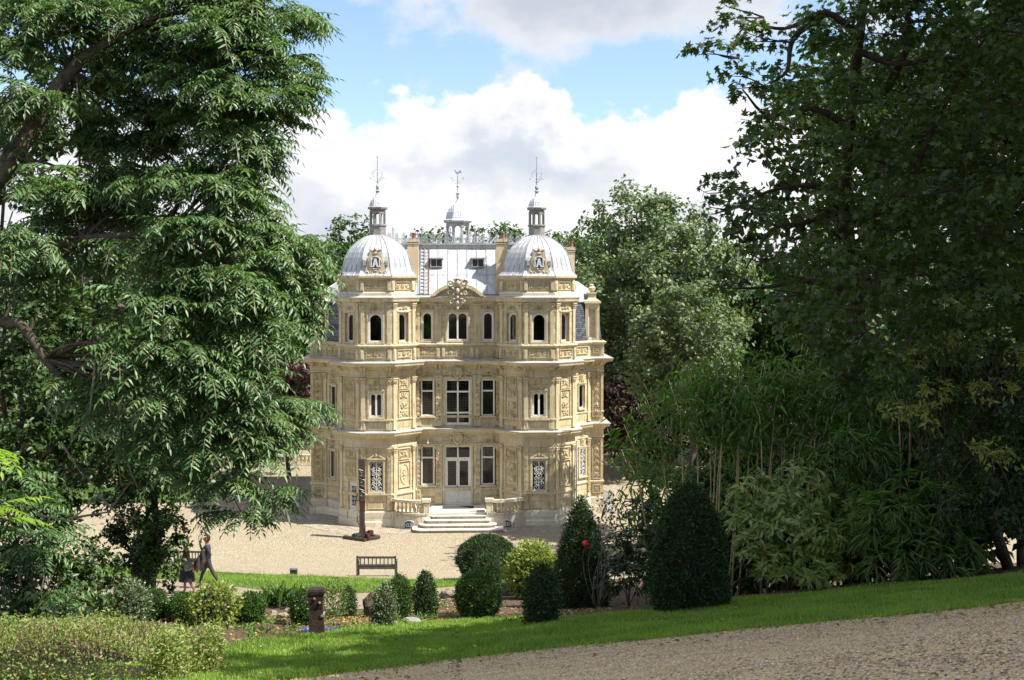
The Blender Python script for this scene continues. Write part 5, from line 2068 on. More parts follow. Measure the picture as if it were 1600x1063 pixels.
for i, (px, D, h, cr, mt, lb) in enumerate(far):
    x, y = at(px, D)
    tree('broadleaf_tree', lb, x, y, h, cr, LM[mt], 1.5, 0.46, 0.30, 22, None, 0.4, 'trees round the court', 20 + i, 0.08 if D < 110 else 0.2)
# dark copper beeches low behind the chateau at right, and the purple shrub at left
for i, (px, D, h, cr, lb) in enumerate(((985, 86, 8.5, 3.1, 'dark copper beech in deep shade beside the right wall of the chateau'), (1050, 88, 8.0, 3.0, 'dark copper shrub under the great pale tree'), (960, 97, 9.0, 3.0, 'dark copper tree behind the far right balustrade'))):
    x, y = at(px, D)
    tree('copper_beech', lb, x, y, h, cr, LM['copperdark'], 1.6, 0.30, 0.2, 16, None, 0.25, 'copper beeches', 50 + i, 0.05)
x, y = at(452, 88)
tree('purple_plum', 'purple leaved plum tree showing left of the chateau wall', x, y, 10.2, 2.4, LM['copper'], 1.7, 0.24, 0.16, 18, None, 0.18, seed=60, cbase=0.22)
x, y = at(1075, 66)
tree('purple_plum', 'small pinkish purple shrub glimpsed behind the left bamboo culms', x, y, 4.3, 0.9, LM['copper'], 1.7, 0.2, 0.13, 8, None, 0.08, seed=61, cbase=0.2)
# tall tree right of the court: shades the gravel in front of the steps
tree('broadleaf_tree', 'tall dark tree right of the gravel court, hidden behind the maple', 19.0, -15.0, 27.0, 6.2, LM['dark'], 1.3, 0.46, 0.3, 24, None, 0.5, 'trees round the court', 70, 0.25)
# dark understorey shrubs that close the view under the trees
under = [(60, 84, 5.0, 3.2), (150, 88, 5.5, 3.4), (255, 92, 5.5, 3.4), (345, 96, 6, 3.4), (430, 97, 6.5, 3.2), (1120, 88, 6.5, 3.4), (1210, 84, 6.5, 3.4), (1310, 80, 6.5, 3.4), (1420, 76, 6.5, 3.4), (1530, 72, 6.5, 3.4), (915, 104, 7, 4), (-40, 80, 5, 3.2)]
lbs = ['at the left edge beyond the gravel', 'left of the court lawn', 'directly behind the court lawn', 'right of the court lawn', 'left of the far balustrade', 'behind the great pale tree trunk', 'behind the left bamboo', 'behind the middle bamboo', 'behind the right bamboo', 'behind the pale evergreen', 'behind the right far balustrade', 'just outside the left frame']
for i, (px, D, h, cr) in enumerate(under):
    x, y = at(px, D)
    tree('shrub', 'dark evergreen shrub ' + lbs[i], x, y, h, cr, LM['dark'], 1.7, 0.36, 0.22, 14, None, 0.12, 'dark shrubs round the court', 80 + i, 0.0, cat='shrub')


# ------------------------------------------------------------------ pinnate-leaved tree on the left
def fronds(c, o, nf, rg, Lf=(0.38, 0.72), ll=0.15, lw=0.044, pairs=7, pitch=(-0.15, 0.6), droop=(0.6, 1.35), vis=0.5):
    """nf arching compound leaves round each twig end c, o outward directions"""
    K = len(c)
    c = np.repeat(c, nf, 0)
    o = np.repeat(o, nf, 0)
    n = K * nf
    phi = rg.uniform(0, 2 * np.pi, n)
    rad = np.stack([np.cos(phi), np.sin(phi), np.zeros(n)], 1)
    h = o.copy()
    h[:, 2] = 0
    h = unit(rad + h * rg.uniform(0.3, 1.5, (n, 1)))
    e0 = rg.uniform(*pitch, n)
    dr = rg.uniform(*droop, n)
    L = rg.uniform(*Lf, n)
    m = pairs + 2
    s = np.linspace(0, 1, m)
    e = e0[:, None] - dr[:, None] * s[None] ** 1.15
    step = L[:, None] / (m - 1)
    dh = np.cumsum(np.cos(e) * step, 1) - (np.cos(e) * step)[:, :1]
    dz = np.cumsum(np.sin(e) * step, 1) - (np.sin(e) * step)[:, :1]
    pts = c[:, None] + h[:, None] * dh[..., None]
    pts[..., 2] += dz
    tan = h[:, None] * np.cos(e)[..., None]
    tan[..., 2] += np.sin(e)
    up = -h[:, None] * np.sin(e)[..., None]
    up[..., 2] += np.cos(e)
    sd = np.cross(tan, up)
    prof = np.interp(s, [0, 0.2, 0.5, 0.85, 1], [0.55, 0.85, 1.0, 0.8, 0.6])
    P_, A_, N_, LL = [], [], [], []
    for j in range(1, m):
        if j < m - 1:
            for q in (-1, 1):
                a = unit(sd[:, j] * q * 0.85 + tan[:, j] * 0.45 - up[:, j] * rg.uniform(0.1, 0.6, (n, 1)) + rg.normal(0, 0.10, (n, 3)))
                P_.append(pts[:, j])
                A_.append(a)
                N_.append(up[:, j] + sd[:, j] * q * 0.35 + rg.normal(0, 0.12, (n, 3)))
                LL.append(ll * prof[j] * (L / 0.55) * rg.uniform(0.85, 1.15, n))
        else:
            P_.append(pts[:, j])
            A_.append(tan[:, j])
            N_.append(up[:, j])
            LL.append(ll * 0.8 * (L / 0.55))
    P_, A_, N_, LL = map(np.concatenate, (P_, A_, N_, LL))
    lv = leaves(P_, A_, N_, LL, LL * (lw / ll), 0.05, 0.12, 0.38)
    # the leaf stalk as a thin ribbon
    w = 0.006
    pts, sd, m = pts[:, ::2], sd[:, ::2], len(s[::2])
    a = pts - sd * w
    b = pts + sd * w
    V = np.stack([a, b], 2).reshape(-1, 3)
    base = (np.arange(n) * m * 2)[:, None] + np.arange(m - 1)[None] * 2
    base = base.reshape(-1, 1)
    T = np.concatenate([base + [0, 1, 3], base + [0, 3, 2]], 1).reshape(-1, 3)
    return lv, (V, T)


def frond_puffs(puffs, dens, rg, nf=11, bias=(0.35, -0.5, 0.45), **kw):
    """puffs: (centre, radii); twig ends sit on the outer, upper, camera-side shell"""
    C, O = [], []
    for c, r in puffs:
        c, r = np.asarray(c, float), np.asarray(r, float) * np.ones(3)
        n = max(4, int(dens * (r[0] * r[2] + r[0] * r[1]) * 0.5))
        d = unit(rdir(n, rg) + np.array(bias))
        k = rg.uniform(0.55, 1.0, (n, 1))
        C.append(c + d * r * k)
        O.append(d)
    return fronds(np.concatenate(C), np.concatenate(O), nf, rg, **kw)


def pp(px, py, D, rx, ry, rd=None):
    """a puff given as it stands in the photograph: centre pixel, distance, radii in photograph pixels"""
    k = D / F
    return (np.array(P(px, py, D)), (rx * k, (rd or (rx + ry) / 2) * k, ry * k))


rg = np.random.default_rng(5)
b = gpt(-10.6, -50.0)
sumac = thing('pinnate_tree', 'large tree with long drooping feathery leaves filling the left of the view', 'tree', b)
SP = [
    # upper right edge, then downwards in drooping shelves
    (455, 25, 20.5, 70, 50), (400, 75, 20.0, 75, 45), (470, 140, 20.5, 62, 42), (395, 150, 19.6, 70, 40), (335, 60, 19.8, 80, 50), (440, 205, 20.6, 60, 45),
    (360, 225, 19.6, 60, 35), (415, 265, 21.0, 50, 40), (300, 130, 20.2, 70, 45), (270, 30, 20.6, 80, 50), (250, 190, 21.5, 60, 40), (330, 300, 19.4, 80, 45),
    (395, 330, 20.8, 60, 40), (270, 290, 19.6, 60, 40), (450, 395, 20.6, 70, 45), (380, 385, 19.6, 75, 45), (290, 370, 19.0, 75, 40), (215, 400, 19.2, 60, 32),
    (470, 465, 20.8, 55, 40), (405, 455, 19.6, 75, 45), (320, 450, 18.9, 85, 45), (220, 480, 18.8, 80, 45), (455, 520, 20.8, 55, 35), (380, 525, 19.4, 75, 45), (285, 530, 18.7, 85, 48), (190, 545, 18.8, 60, 40),
    (345, 590, 19.0, 70, 40), (250, 610, 18.7, 75, 42), (410, 580, 20.4, 45, 35), (210, 660, 18.8, 50, 32), (300, 670, 18.9, 65, 35), (370, 650, 19.6, 45, 35),
    (450, 650, 20.6, 50, 30), (420, 690, 20.2, 50, 32), (390, 740, 19.7, 55, 38), (310, 735, 19.0, 60, 34), (250, 745, 18.9, 45, 28), (400, 790, 19.5, 42, 30), (370, 840, 19.4, 32, 26), (345, 800, 19.2, 34, 24),
    (495, 90, 21.0, 40, 26), (480, 190, 21.0, 40, 26), (430, 110, 20.8, 50, 32), (340, 10, 20.4, 70, 30), (490, 30, 21, 36, 28), (230, 90, 21.2, 70, 40), (210, 290, 21.4, 60, 40), (330, 180, 20.8, 60, 36), (500, 420, 21.2, 38, 28), (490, 500, 21.2, 34, 24), (475, 640, 20.9, 40, 22), (150, 610, 19.4, 50, 34), (440, 720, 20.4, 36, 24), (330, 640, 19.0, 60, 30), (280, 580, 18.6, 60, 30),
    # interior and left part, thinner
    (20, 90, 20.6, 60, 40), (100, 60, 21.2, 60, 40), (220, 130, 21.6, 60, 40), (100, 200, 21.4, 60, 40), (10, 210, 20.6, 50, 40), (120, 290, 21.2, 60, 40), (200, 180, 21.6, 60, 36), (20, 20, 21, 60, 40), (230, 240, 21.8, 60, 36), (90, 360, 20.8, 60, 36), (210, 350, 21, 60, 34), (30, 450, 20.2, 55, 34), (180, 10, 21.4, 60, 36), (290, 100, 21.2, 60, 36),
    (60, 40, 20.5, 70, 45), (160, 20, 20.8, 70, 40), (150, 120, 21.0, 60, 40), (50, 160, 20.2, 60, 40), (170, 230, 21.6, 55, 40), (60, 300, 19.8, 60, 38), (150, 330, 20.6, 60, 40), (40, 390, 19.4, 55, 35), (120, 440, 20.4, 55, 35),
]
sp = [pp(q[0] - (18 if q[1] < 230 and q[0] > 380 else 0) - (34 if q[0] > 400 and q[1] < 600 else 24 if q[0] > 400 else 0), q[1] - (34 if q[1] > 715 else 0), *q[2:]) for q in SP]
lv, st = frond_puffs(sp, 31, rg)
foliage('crown', lv, LM['sumac'], sumac)
foliage('leaf_stalks', st, LM['stalk'], sumac, True)
J = {k: np.array(P(*v)) for k, v in dict(a=(-120, 420, 20.0), b=(20, 245, 20.2), c=(110, 110, 20.4), d=(210, 40, 20.6), e=(130, 375, 19.8), f=(260, 365, 19.8), g=(30, 505, 19.6), h=(70, 560, 19.5), i=(106, 605, 19.4)).items()}
base = np.array(b)
lm = [(curve3(base, J['a'], 0.03, 0, 8, 1), list(np.linspace(0.42, 0.30, 8))),
      ([tuple(J['a']), tuple(J['b']), tuple(J['c']), tuple(J['d'])], [0.24, 0.16, 0.11, 0.06]),
      ([tuple(J['a']), tuple(np.array(P(0, 402, 19.9))), tuple(J['e']), tuple(J['f']), tuple(P(350, 360, 20))], [0.2, 0.105, 0.085, 0.05, 0.02]),
      ([tuple(J['a']), tuple(P(0, 502, 19.7)), tuple(J['g']), tuple(J['h']), tuple(J['i'])], [0.15, 0.09, 0.08, 0.065, 0.05])]
limbs(sumac, lm, M['bark'], 'limb', 8)
# a lighter branch, twigs to every shelf
tw = []
for k, (c, r) in enumerate(sp):
    src = [J['c'], J['d'], J['e'], J['f'], J['h'], J['b']]
    s0 = min(src, key=lambda q: np.linalg.norm(q - c))
    tw.append((curve3(s0, c + np.array([r[0] * 0.3, 0, 0]), 0.06, 0.08, 6, 300 + k), list(np.linspace(0.035, 0.008, 6))))
limbs(sumac, tw, M['bark'], 'twig', 5)
# bare dead twigs hanging under the broken limb
dead = [((150, 560), (140, 650), (100, 710)), ((165, 590), (180, 690), (190, 760)), ((185, 600), (190, 700), (175, 740)), ((190, 620), (198, 720), (230, 800)), ((95, 690), (130, 745), (150, 700)), ((60, 805), (110, 815), (160, 770)), ((150, 770), (200, 820), (240, 760)), ((110, 810), (170, 800), (210, 745))]
limbs(sumac, [([tuple(P(px, py, 18.6 + 0.1 * i)) for px, py in d], [0.022, 0.016, 0.007]) for i, d in enumerate(dead)], M['twig'], 'dead_twig', 5)

# second, broad-leaved dark trees behind and below it
rg = np.random.default_rng(6)


def px_tree(name, label, px0, py0, D0, puffs, mat, per, L, W, trunk=0.2, cat='tree', group=None, sub=14, spread=0.34, droop=0.35, flat=0.5, shape='leaf', bark='bark', stem=True, rg=rg):
    g = G(px0, py0) if D0 is None else gpt(*at(px0, D0))
    t = thing(name, label, cat, g, 0, group)
    pf = [pp(*q) for q in puffs]
    foliage('crown' if cat == 'tree' else 'foliage', leafy(pf, per, L, W, rg, sub, spread, droop, flat, shape), mat, t)
    if stem:
        top = np.mean([c for c, r in pf], 0)
        tp = curve3(g, top, 0.04, 0, 7, len(label))
        limbs(t, [(tp, list(np.linspace(trunk, trunk * 0.35, 7)))], M[bark], 'trunk' if cat == 'tree' else 'stem', 8)
        limbs(t, [(curve3(tp[2 + k % 4], c, 0.06, 0.05, 5, k), list(np.linspace(trunk * 0.3, 0.015, 5))) for k, (c, r) in enumerate(pf[:14])], M[bark], 'limb' if cat == 'tree' else 'branch', 5)
    return t


px_tree('broadleaf_tree', 'shadowy broad leaved tree behind the feathery tree at far left', -60, 0, 31.0,
        [(20, 60, 30, 80, 70), (120, 130, 30, 80, 60), (30, 200, 29, 80, 60), (190, 60, 31, 80, 60), (110, 250, 30, 75, 55), (20, 330, 28, 80, 60), (210, 320, 31, 80, 60), (120, 400, 29, 80, 60), (10, 480, 27, 90, 60), (130, 520, 28, 90, 60), (40, 600, 27, 90, 65), (150, 630, 27.5, 80, 60), (230, 560, 29, 80, 60), (260, 650, 29, 80, 50), (40, 700, 26.5, 80, 55), (140, 715, 28, 80, 45), (40, 770, 26.5, 60, 36), (105, 765, 27.5, 46, 26),  (290, 440, 31, 80, 60), (340, 560, 31, 70, 60), (350, 660, 30, 70, 50), (330, 740, 30, 60, 40), (260, 730, 29, 60, 30), (300, 200, 31, 80, 60), (360, 330, 32, 60, 60), (420, 560, 31, 40, 50), (400, 640, 31, 40, 40)],
        LM['dark'], 3.0, 0.17, 0.10, 0.26)
g = gpt(*at(228, 33.5))
ivy = thing('ivy_clad_tree', 'dark ivy covered trunk with leafy skirts standing beside the walking woman', 'tree', g)
pf = [pp(*q) for q in ((225, 780, 33.3, 62, 42), (215, 850, 33.3, 50, 45), (248, 885, 33.2, 44, 40), (178, 845, 33, 28, 30), (262, 835, 33.2, 40, 40), (205, 900, 32.8, 40, 28), (235, 735, 33.3, 66, 40), (168, 790, 33, 26, 22), (292, 760, 33.2, 44, 30), (225, 820, 32.5, 34, 40), (230, 880, 32.4, 34, 36), (222, 760, 32.6, 34, 40), (232, 700, 32.8, 40, 40), (300, 700, 35, 50, 40), (360, 690, 37, 50, 35), (408, 700, 39, 34, 30), (330, 640, 36, 60, 40), (400, 650, 38, 46, 40))]  # the last five puffs are hidden foliage added to shade the walkers
foliage('ivy_leaves', leafy(pf, 2.8, 0.12, 0.085, rg, 14, 0.36, 0.3, 0.3), LM['dark'], ivy)
limbs(ivy, [(curve3(g, P(230, 690, 33.5), 0.02, 0, 8, 3), list(np.linspace(0.24, 0.13, 8)))], M['darkbark'], 'trunk', 9)
foliage('lit_ivy', leafy([pp(*q) for q in ((228, 850, 32.0, 13, 30), (232, 895, 31.9, 16, 22))], 2.0, 0.10, 0.07, rg, 14, 0.36, 0.3, 0.3), LM['box'], ivy)  # lit patch put in by a lighter leaf colour than the ivy around

# leafy shrub mass at the left edge in front of the court, with young bright fronds
px_tree('shrub', 'dense dark shrub at the left edge above the pale hedge', 60, 0, 25.5,
        [(20, 830, 25, 70, 55), (90, 850, 25.5, 55, 45), (30, 890, 24.5, 70, 50), (100, 905, 25, 60, 45), (150, 900, 26, 40, 40), (20, 950, 23.5, 60, 40), (110, 945, 24, 60, 35), (40, 770, 26, 60, 40), (10, 720, 26, 50, 40), (60, 800, 26, 60, 40), (-30, 850, 25, 50, 60)],
        LM['dark'], 2.4, 0.15, 0.075, 0.07, 'shrub')
g = gpt(*at(-90, 17.0))
yf = thing('young_pinnate_shoot', 'bright yellow green feathery leaves poking in at the left edge', 'plant', g)
c = np.array([P(-12, 700, 17.0), P(-4, 790, 17.0), P(6, 812, 17.1), P(-26, 705, 17.1)])
lv, st = fronds(c, np.tile([[1.0, -0.2, 0.2]], (4, 1)), 3, rg, (0.5, 0.8), 0.15, 0.05, 8, (0.0, 0.4), (0.3, 0.8))
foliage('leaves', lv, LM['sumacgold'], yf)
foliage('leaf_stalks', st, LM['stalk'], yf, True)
limbs(yf, [(curve3(g, c[1], 0.03, 0, 5, 2), [0.04, 0.03, 0.025, 0.02, 0.012]), (curve3(g, c[0], 0.03, 0, 5, 2), [0.04, 0.03, 0.025, 0.02, 0.012])], M['twig'], 'stem', 5)
c = np.array([P(40, 830, 24.0), P(65, 860, 23.8), P(90, 830, 24.2), P(85, 925, 23.0), P(110, 940, 23.0), P(20, 770, 24.5), P(55, 790, 24.5), P(30, 740, 24.5), P(15, 860, 23.6)])
g = gpt(*at(60, 24.0))
ws = thing('willowy_shrub', 'glossy long leaved branches spreading over the dark left shrub', 'shrub', g)
lv, st = fronds(c, np.tile([[0.6, -0.5, 0.3]], (9, 1)), 12, rg, (0.5, 0.8), 0.17, 0.045, 7, (-0.3, 0.7), (0.3, 1.0))
foliage('leaves', lv, LM['sumac'], ws)
limbs(ws, [(curve3(g, q, 0.05, 0, 5, 2), [0.03, 0.024, 0.02, 0.014, 0.008]) for q in c], M['twig'], 'stem', 5)

# ------------------------------------------------------------------ maple and its neighbours on the right
rg = np.random.default_rng(9)
mx, my = at(1362, 33.0)
g = gpt(mx, my)
maple = thing('maple_tree', 'tall dark maple with lobed leaves reaching in from the right', 'tree', g)
MP = [(1150, 20, 19.5, 55, 35), (1120, 85, 19.2, 45, 28), (1200, 60, 19.5, 50, 30), (1160, 130, 19.4, 45, 30), (1230, 130, 19.8, 55, 35), (1195, 195, 19.3, 45, 30), (1250, 215, 19.8, 55, 36), (1290, 60, 20, 60, 40), (1320, 150, 20.2, 60, 45), (1225, 265, 19.5, 34, 22),
      (1370, 50, 20.5, 75, 55), (1450, 30, 20, 80, 60), (1540, 40, 19.5, 90, 70), (1400, 150, 20.5, 80, 60), (1490, 140, 20, 90, 65), (1580, 150, 19, 90, 70), (1340, 250, 20.4, 70, 50), (1430, 250, 20.3, 90, 60), (1530, 260, 19.6, 90, 65), (1600, 280, 19, 80, 70),
      (1130, 290, 18.8, 42, 24), (1170, 320, 18.9, 40, 25), (1115, 325, 18.7, 26, 18), (1210, 350, 19.2, 34, 24), (1290, 330, 19.6, 60, 42), (1370, 340, 19.8, 80, 50), (1470, 350, 19.8, 90, 55), (1570, 370, 19.2, 90, 60), (1265, 405, 19.2, 55, 32), (1340, 420, 19.4, 70, 36), (1180, 400, 19, 40, 22), (1430, 430, 19.6, 80, 40), (1140, 440, 19, 42, 22), (1220, 455, 19.2, 50, 24), (1530, 450, 19.2, 80, 40), (1300, 480, 19.3, 60, 24)]
mp = [pp(*q) for q in MP]
MP2 = [(1330, 30, 23, 90, 60), (1440, 90, 23.5, 100, 70), (1550, 90, 23, 100, 70), (1350, 180, 23.5, 70, 60), (1460, 210, 23.5, 100, 70), (1570, 220, 23, 100, 70), (1320, 300, 23, 60, 50), (1420, 320, 23.5, 90, 60), (1530, 330, 23, 100, 70), (1610, 380, 22.5, 90, 70), (1360, 410, 23, 80, 40), (1470, 430, 23.4, 90, 55), (1570, 470, 23, 90, 60), (1290, 440, 22.8, 60, 34), (1230, 400, 22.4, 50, 30)]
mp2 = [pp(*q) for q in MP2]
mp2 += [pp(*q) for q in ((1420, -80, 21, 120, 70), (1540, -70, 20, 120, 80), (1650, 0, 20, 120, 90), (1330, 470, 21, 70, 42), (1405, 500, 22, 80, 46), (1300, 520, 23.5, 60, 40), (1370, 560, 25, 70, 44), (1240, 500, 21.5, 50, 30), (1460, 520, 23, 80, 46), (1550, 520, 22, 80, 52), (1340, 620, 26, 60, 40), (1290, 590, 26, 50, 36), (1500, -200, 20.5, 150, 90), (1640, -150, 20, 150, 90), (1720, 150, 20, 120, 110), (1700, 330, 20, 110, 100), (1450, -310, 20.5, 170, 80), (1620, -300, 20, 170, 90))]
foliage('crown', join([leafy(mp, 1.7, 0.13, 0.12, rg, 14, 0.42, 0.45, 0.62, 'lobed'), leafy(mp2, 1.7, 0.14, 0.12, rg, 16, 0.42, 0.45, 0.6, 'lobed')]), LM['maple'], maple)
tk = [tuple(g), tuple(P(1345, 560, 31)), tuple(P(1322, 330, 27)), tuple(P(1330, 180, 24)), tuple(P(1345, 40, 22)), tuple(P(1365, -120, 21))]
limbs(maple, [(tk, [0.26, 0.2, 0.14, 0.11, 0.085, 0.06])], M['darkbark'], 'trunk', 9)
br = [[(1345, 60), (1290, 20), (1225, 45), (1160, 30)], [(1380, 150), (1420, 60), (1400, -40), (1380, -80)], [(1330, 200), (1270, 170), (1200, 180), (1160, 140)], [(1318, 300), (1260, 290), (1200, 300), (1140, 330)], [(1312, 330), (1250, 350), (1205, 360), (1165, 420)],
      [(1400, 330), (1440, 240), (1500, 120), (1560, 30)], [(1310, 360), (1380, 330), (1470, 300), (1560, 290)], [(1315, 450), (1260, 440), (1190, 450), (1130, 450)], [(1340, 80), (1400, 100), (1480, 90), (1560, 110)], [(1290, 20), (1240, 60), (1230, 110), (1205, 130)]]
limbs(maple, [([tuple(P(px, py, 20.6 - 0.3 * i)) for i, (px, py) in enumerate(bb)], [0.075, 0.05, 0.032, 0.012]) for bb in br], M['darkbark'], 'limb', 6)
tw = []
for k, (c, r) in enumerate(mp):
    for q in range(2):
        e = c + np.array([r[0] * rg.uniform(-0.9, -0.2), 0, r[2] * rg.uniform(-0.5, 0.5)])
        tw.append((curve3(c + np.array([r[0] * 0.8, 0, -r[2] * 0.2]), e, 0.07, 0.0, 5, 900 + k * 2 + q), [0.018, 0.014, 0.01, 0.007, 0.004]))
limbs(maple, tw, M['darkbark'], 'twig', 4)

# crowns further right and above, outside the frame: the wood that throws this side into shade
for i, (x, y, h, cr, lb) in enumerate(((18.6, -51.0, 22, 6.2, 'dark tree of the wood right of the drive, leaning over the maple'), (22.5, -43.0, 25, 7.6, 'dark tree of the wood behind the pale evergreen'), (15.5, -60.5, 21, 5.6, 'dark tree of the wood right of the camera'), (20.0, -34.0, 22, 6.0, 'dark tree of the wood behind the bamboo'), (14.0, -57.0, 24, 4.2, 'slim dark tree of the wood beside the drive'))):
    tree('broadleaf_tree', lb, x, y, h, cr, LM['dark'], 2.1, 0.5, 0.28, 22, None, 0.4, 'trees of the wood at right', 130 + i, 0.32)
# pale-leaved evergreen
px_tree('evergreen_tree', 'evergreen with small pale yellowish leaves at the right edge', 1600, 0, 27.5,
        [(1560, 430, 25, 60, 35), (1500, 470, 25.5, 60, 35), (1590, 500, 25, 60, 40), (1470, 560, 25.5, 55, 40), (1540, 570, 25, 70, 45), (1450, 630, 25.6, 45, 40), (1520, 660, 25.2, 70, 45), (1590, 650, 25, 60, 50), (1560, 740, 25.2, 70, 40), (1480, 720, 25.6, 50, 35), (1440, 500, 26, 50, 40), (1590, 800, 25.6, 60, 45), (1520, 800, 26, 50, 30)],
        LM['dark'], 2.4, 0.15, 0.065, 0.14, sub=16, spread=0.3)
ev = px_tree('evergreen_shrub', 'sprays of pale yellow green leaves in front of the dark evergreen', 1500, 0, 26.0,
        [(1400, 640, 24.4, 30, 16), (1570, 720, 24, 36, 18), (1480, 480, 24.3, 34, 16), (1560, 410, 24, 40, 16), (1500, 520, 24.2, 45, 20), (1460, 610, 24.3, 36, 20), (1440, 650, 24.3, 40, 22), (1555, 610, 24, 40, 22), (1540, 700, 24, 30, 16), (1590, 560, 23.8, 28, 20), (1470, 540, 24.3, 30, 14), (1590, 440, 23.8, 30, 20), (1430, 560, 24.4, 30, 18)],
        LM['yellowgreen'], 1.2, 0.14, 0.055, 0.02, 'shrub', sub=16, spread=0.26)

# bamboo: culms one by one, long blades in hanging sprays
rg = np.random.default_rng(12)


def bamboo(label, culms, D, per=26, L=0.30, seed=0, low=0.45):
    rg = np.random.default_rng(500 + seed)
    px0 = np.mean([c[0] for c in culms])
    g = gpt(*at(px0, D))
    t = thing('bamboo', label, 'bamboo', g, 0, 'bamboo clumps behind the laurel')
    C = []
    for px, pyt, lean in culms:
        d = D + rg.normal(0, 0.5)
        bx, by = at(px, d)
        b = np.array(gpt(bx, by, -0.05))
        top = np.array(P(px + lean, pyt, d))
        pts = curve3(b, top, 0.015, 0, 7, int(px))
        pts[-1] = (pts[-1][0] + 0.25 * np.sign(lean or 1), pts[-1][1], pts[-1][2] - 0.05)
        limbs(t, [(pts, list(np.linspace(0.032, 0.010, 7)))], M['culm'], 'culm', 5)
        for s in np.linspace(low, 1.0, 9):
            q = b + (top - b) * s
            C.append(q)
    C = np.array(C)
    n = len(C) * per
    p = np.repeat(C, per, 0) + rg.normal(0, 1, (n, 3)) * np.array([0.30, 0.30, 0.20])
    phi = rg.uniform(0, 2 * np.pi, n)
    ax = np.stack([np.cos(phi), np.sin(phi), rg.uniform(-1.3, 0.2, n)], 1)
    nr = unit(np.array([0, 0, 1.0]) + rg.normal(0, 0.35, (n, 3)))
    s = rg.uniform(0.6, 1.25, n)
    foliage('leaves', leaves(p, ax, nr, L * s, 0.05 * s, 0.03, 0.25, 0.35), LM['bamboo'], t)
    return t


bamboo('tall thin bamboo standing left, above the right yew cone', [(1075, 590, -15), (1098, 570, -8), (1118, 565, 6), (1130, 580, 10), (1142, 600, 14), (1160, 610, 18), (1172, 620, 20), (1055, 620, -30), (1035, 660, -45), (1086, 575, 4), (1108, 590, -6), (1124, 600, 12), (1150, 585, -8)], 31.0, 20, 0.36, 1, 0.74)
bamboo('bamboo with bare tan culms above the laurel', [(1215, 560, -8), (1222, 590, 2), (1248, 600, 6), (1275, 590, 4), (1282, 570, 8), (1294, 600, 10), (1312, 560, 6), (1198, 600, -16), (1208, 575, 5), (1235, 585, -6), (1262, 575, 8), (1300, 590, -5), (1330, 580, 8)], 31.0, 18, 0.36, 2, 0.76)
bamboo('bamboo cluster of leaning culms right of the laurel', [(1398, 560, -6), (1408, 570, -10), (1418, 560, 4), (1430, 545, 8), (1440, 560, 10), (1385, 590, -22), (1360, 570, -20), (1456, 600, 10), (1392, 575, 6), (1412, 590, 10), (1424, 575, -6), (1448, 580, 4), (1372, 600, -8)], 30.0, 18, 0.36, 3, 0.76)
bamboo('two slim bamboo culms in front of the evergreen', [(1460, 690, 2), (1480, 720, -4), (1474, 640, 10)], 28.5, 14, 0.34, 4, 0.75)
bamboo('leafy young bamboo arching over the gravel right of the chateau', [(1015, 700, -30), (1032, 720, -35), (1050, 690, -20), (1000, 770, -20), (1062, 720, 0)], 33.0, 15, 0.38, 5, 0.3)
bamboo('small bamboo in the deep shade behind the left clump', [(1180, 560, 0), (1150, 550, -10), (1240, 540, 10), (1330, 550, 10), (1350, 580, 14)], 35.0, 26, 0.38, 6, 0.4)


def blades(name, label, px0, D, puffs, n_per, L, W, mat, seed, cat='plant', hang=0.45, stems=6, rosette=False):
    rg = np.random.default_rng(seed)
    g = gpt(*at(px0, D))
    t = thing(name, label, cat, g)
    out = []
    for q in puffs:
        c, r = pp(*q)
        n = int(n_per * math.pi * r[0] * r[2] / (0.5 * L * W))
        k = max(4, n // 9)
        d = unit(rdir(k, rg) + np.array([0, -0.6, 0.35]))
        tip = c + d * np.array(r) * rg.uniform(0.6, 1.0, (k, 1))
        idx = rg.integers(0, k, n)
        o = d[idx]
        phi = rg.uniform(0, 2 * np.pi, n)
        ax = unit(np.stack([np.cos(phi), np.sin(phi), np.zeros(n)], 1) + o * 0.7)
        ax[:, 2] -= rg.uniform(0.0, 2 * hang, n)
        p = tip[idx] + rg.normal(0, 0.035, (n, 3))
        nr = unit(np.array([0, 0, 1.0]) + o * 0.5 + rg.normal(0, 0.2, (n, 3)))
        s = rg.uniform(0.7, 1.2, n)
        if rosette:
            # leaves spread like a star round each shoot, tips bending down
            o = unit(o + np.array([0, -0.25, 0.55]))
            ax = unit(np.cross(o, rdir(n, rg))) + o * rg.uniform(0.0, 0.7, (n, 1))
            ax[:, 2] -= 0.15
            nr = unit(o + rg.normal(0, 0.15, (n, 3)))
        out.append(leaves(p, ax, nr, L * s, W * s, 0.05, 0.18, 0.4))
    foliage('leaves', join(out), mat, t)
    cs = [pp(*q)[0] for q in puffs]
    limbs(t, [(curve3(g, cs[i % len(cs)], 0.06, 0.03, 5, i), [0.02, 0.017, 0.014, 0.01, 0.006]) for i in range(stems)], M['twig'], 'stem', 5)
    return t


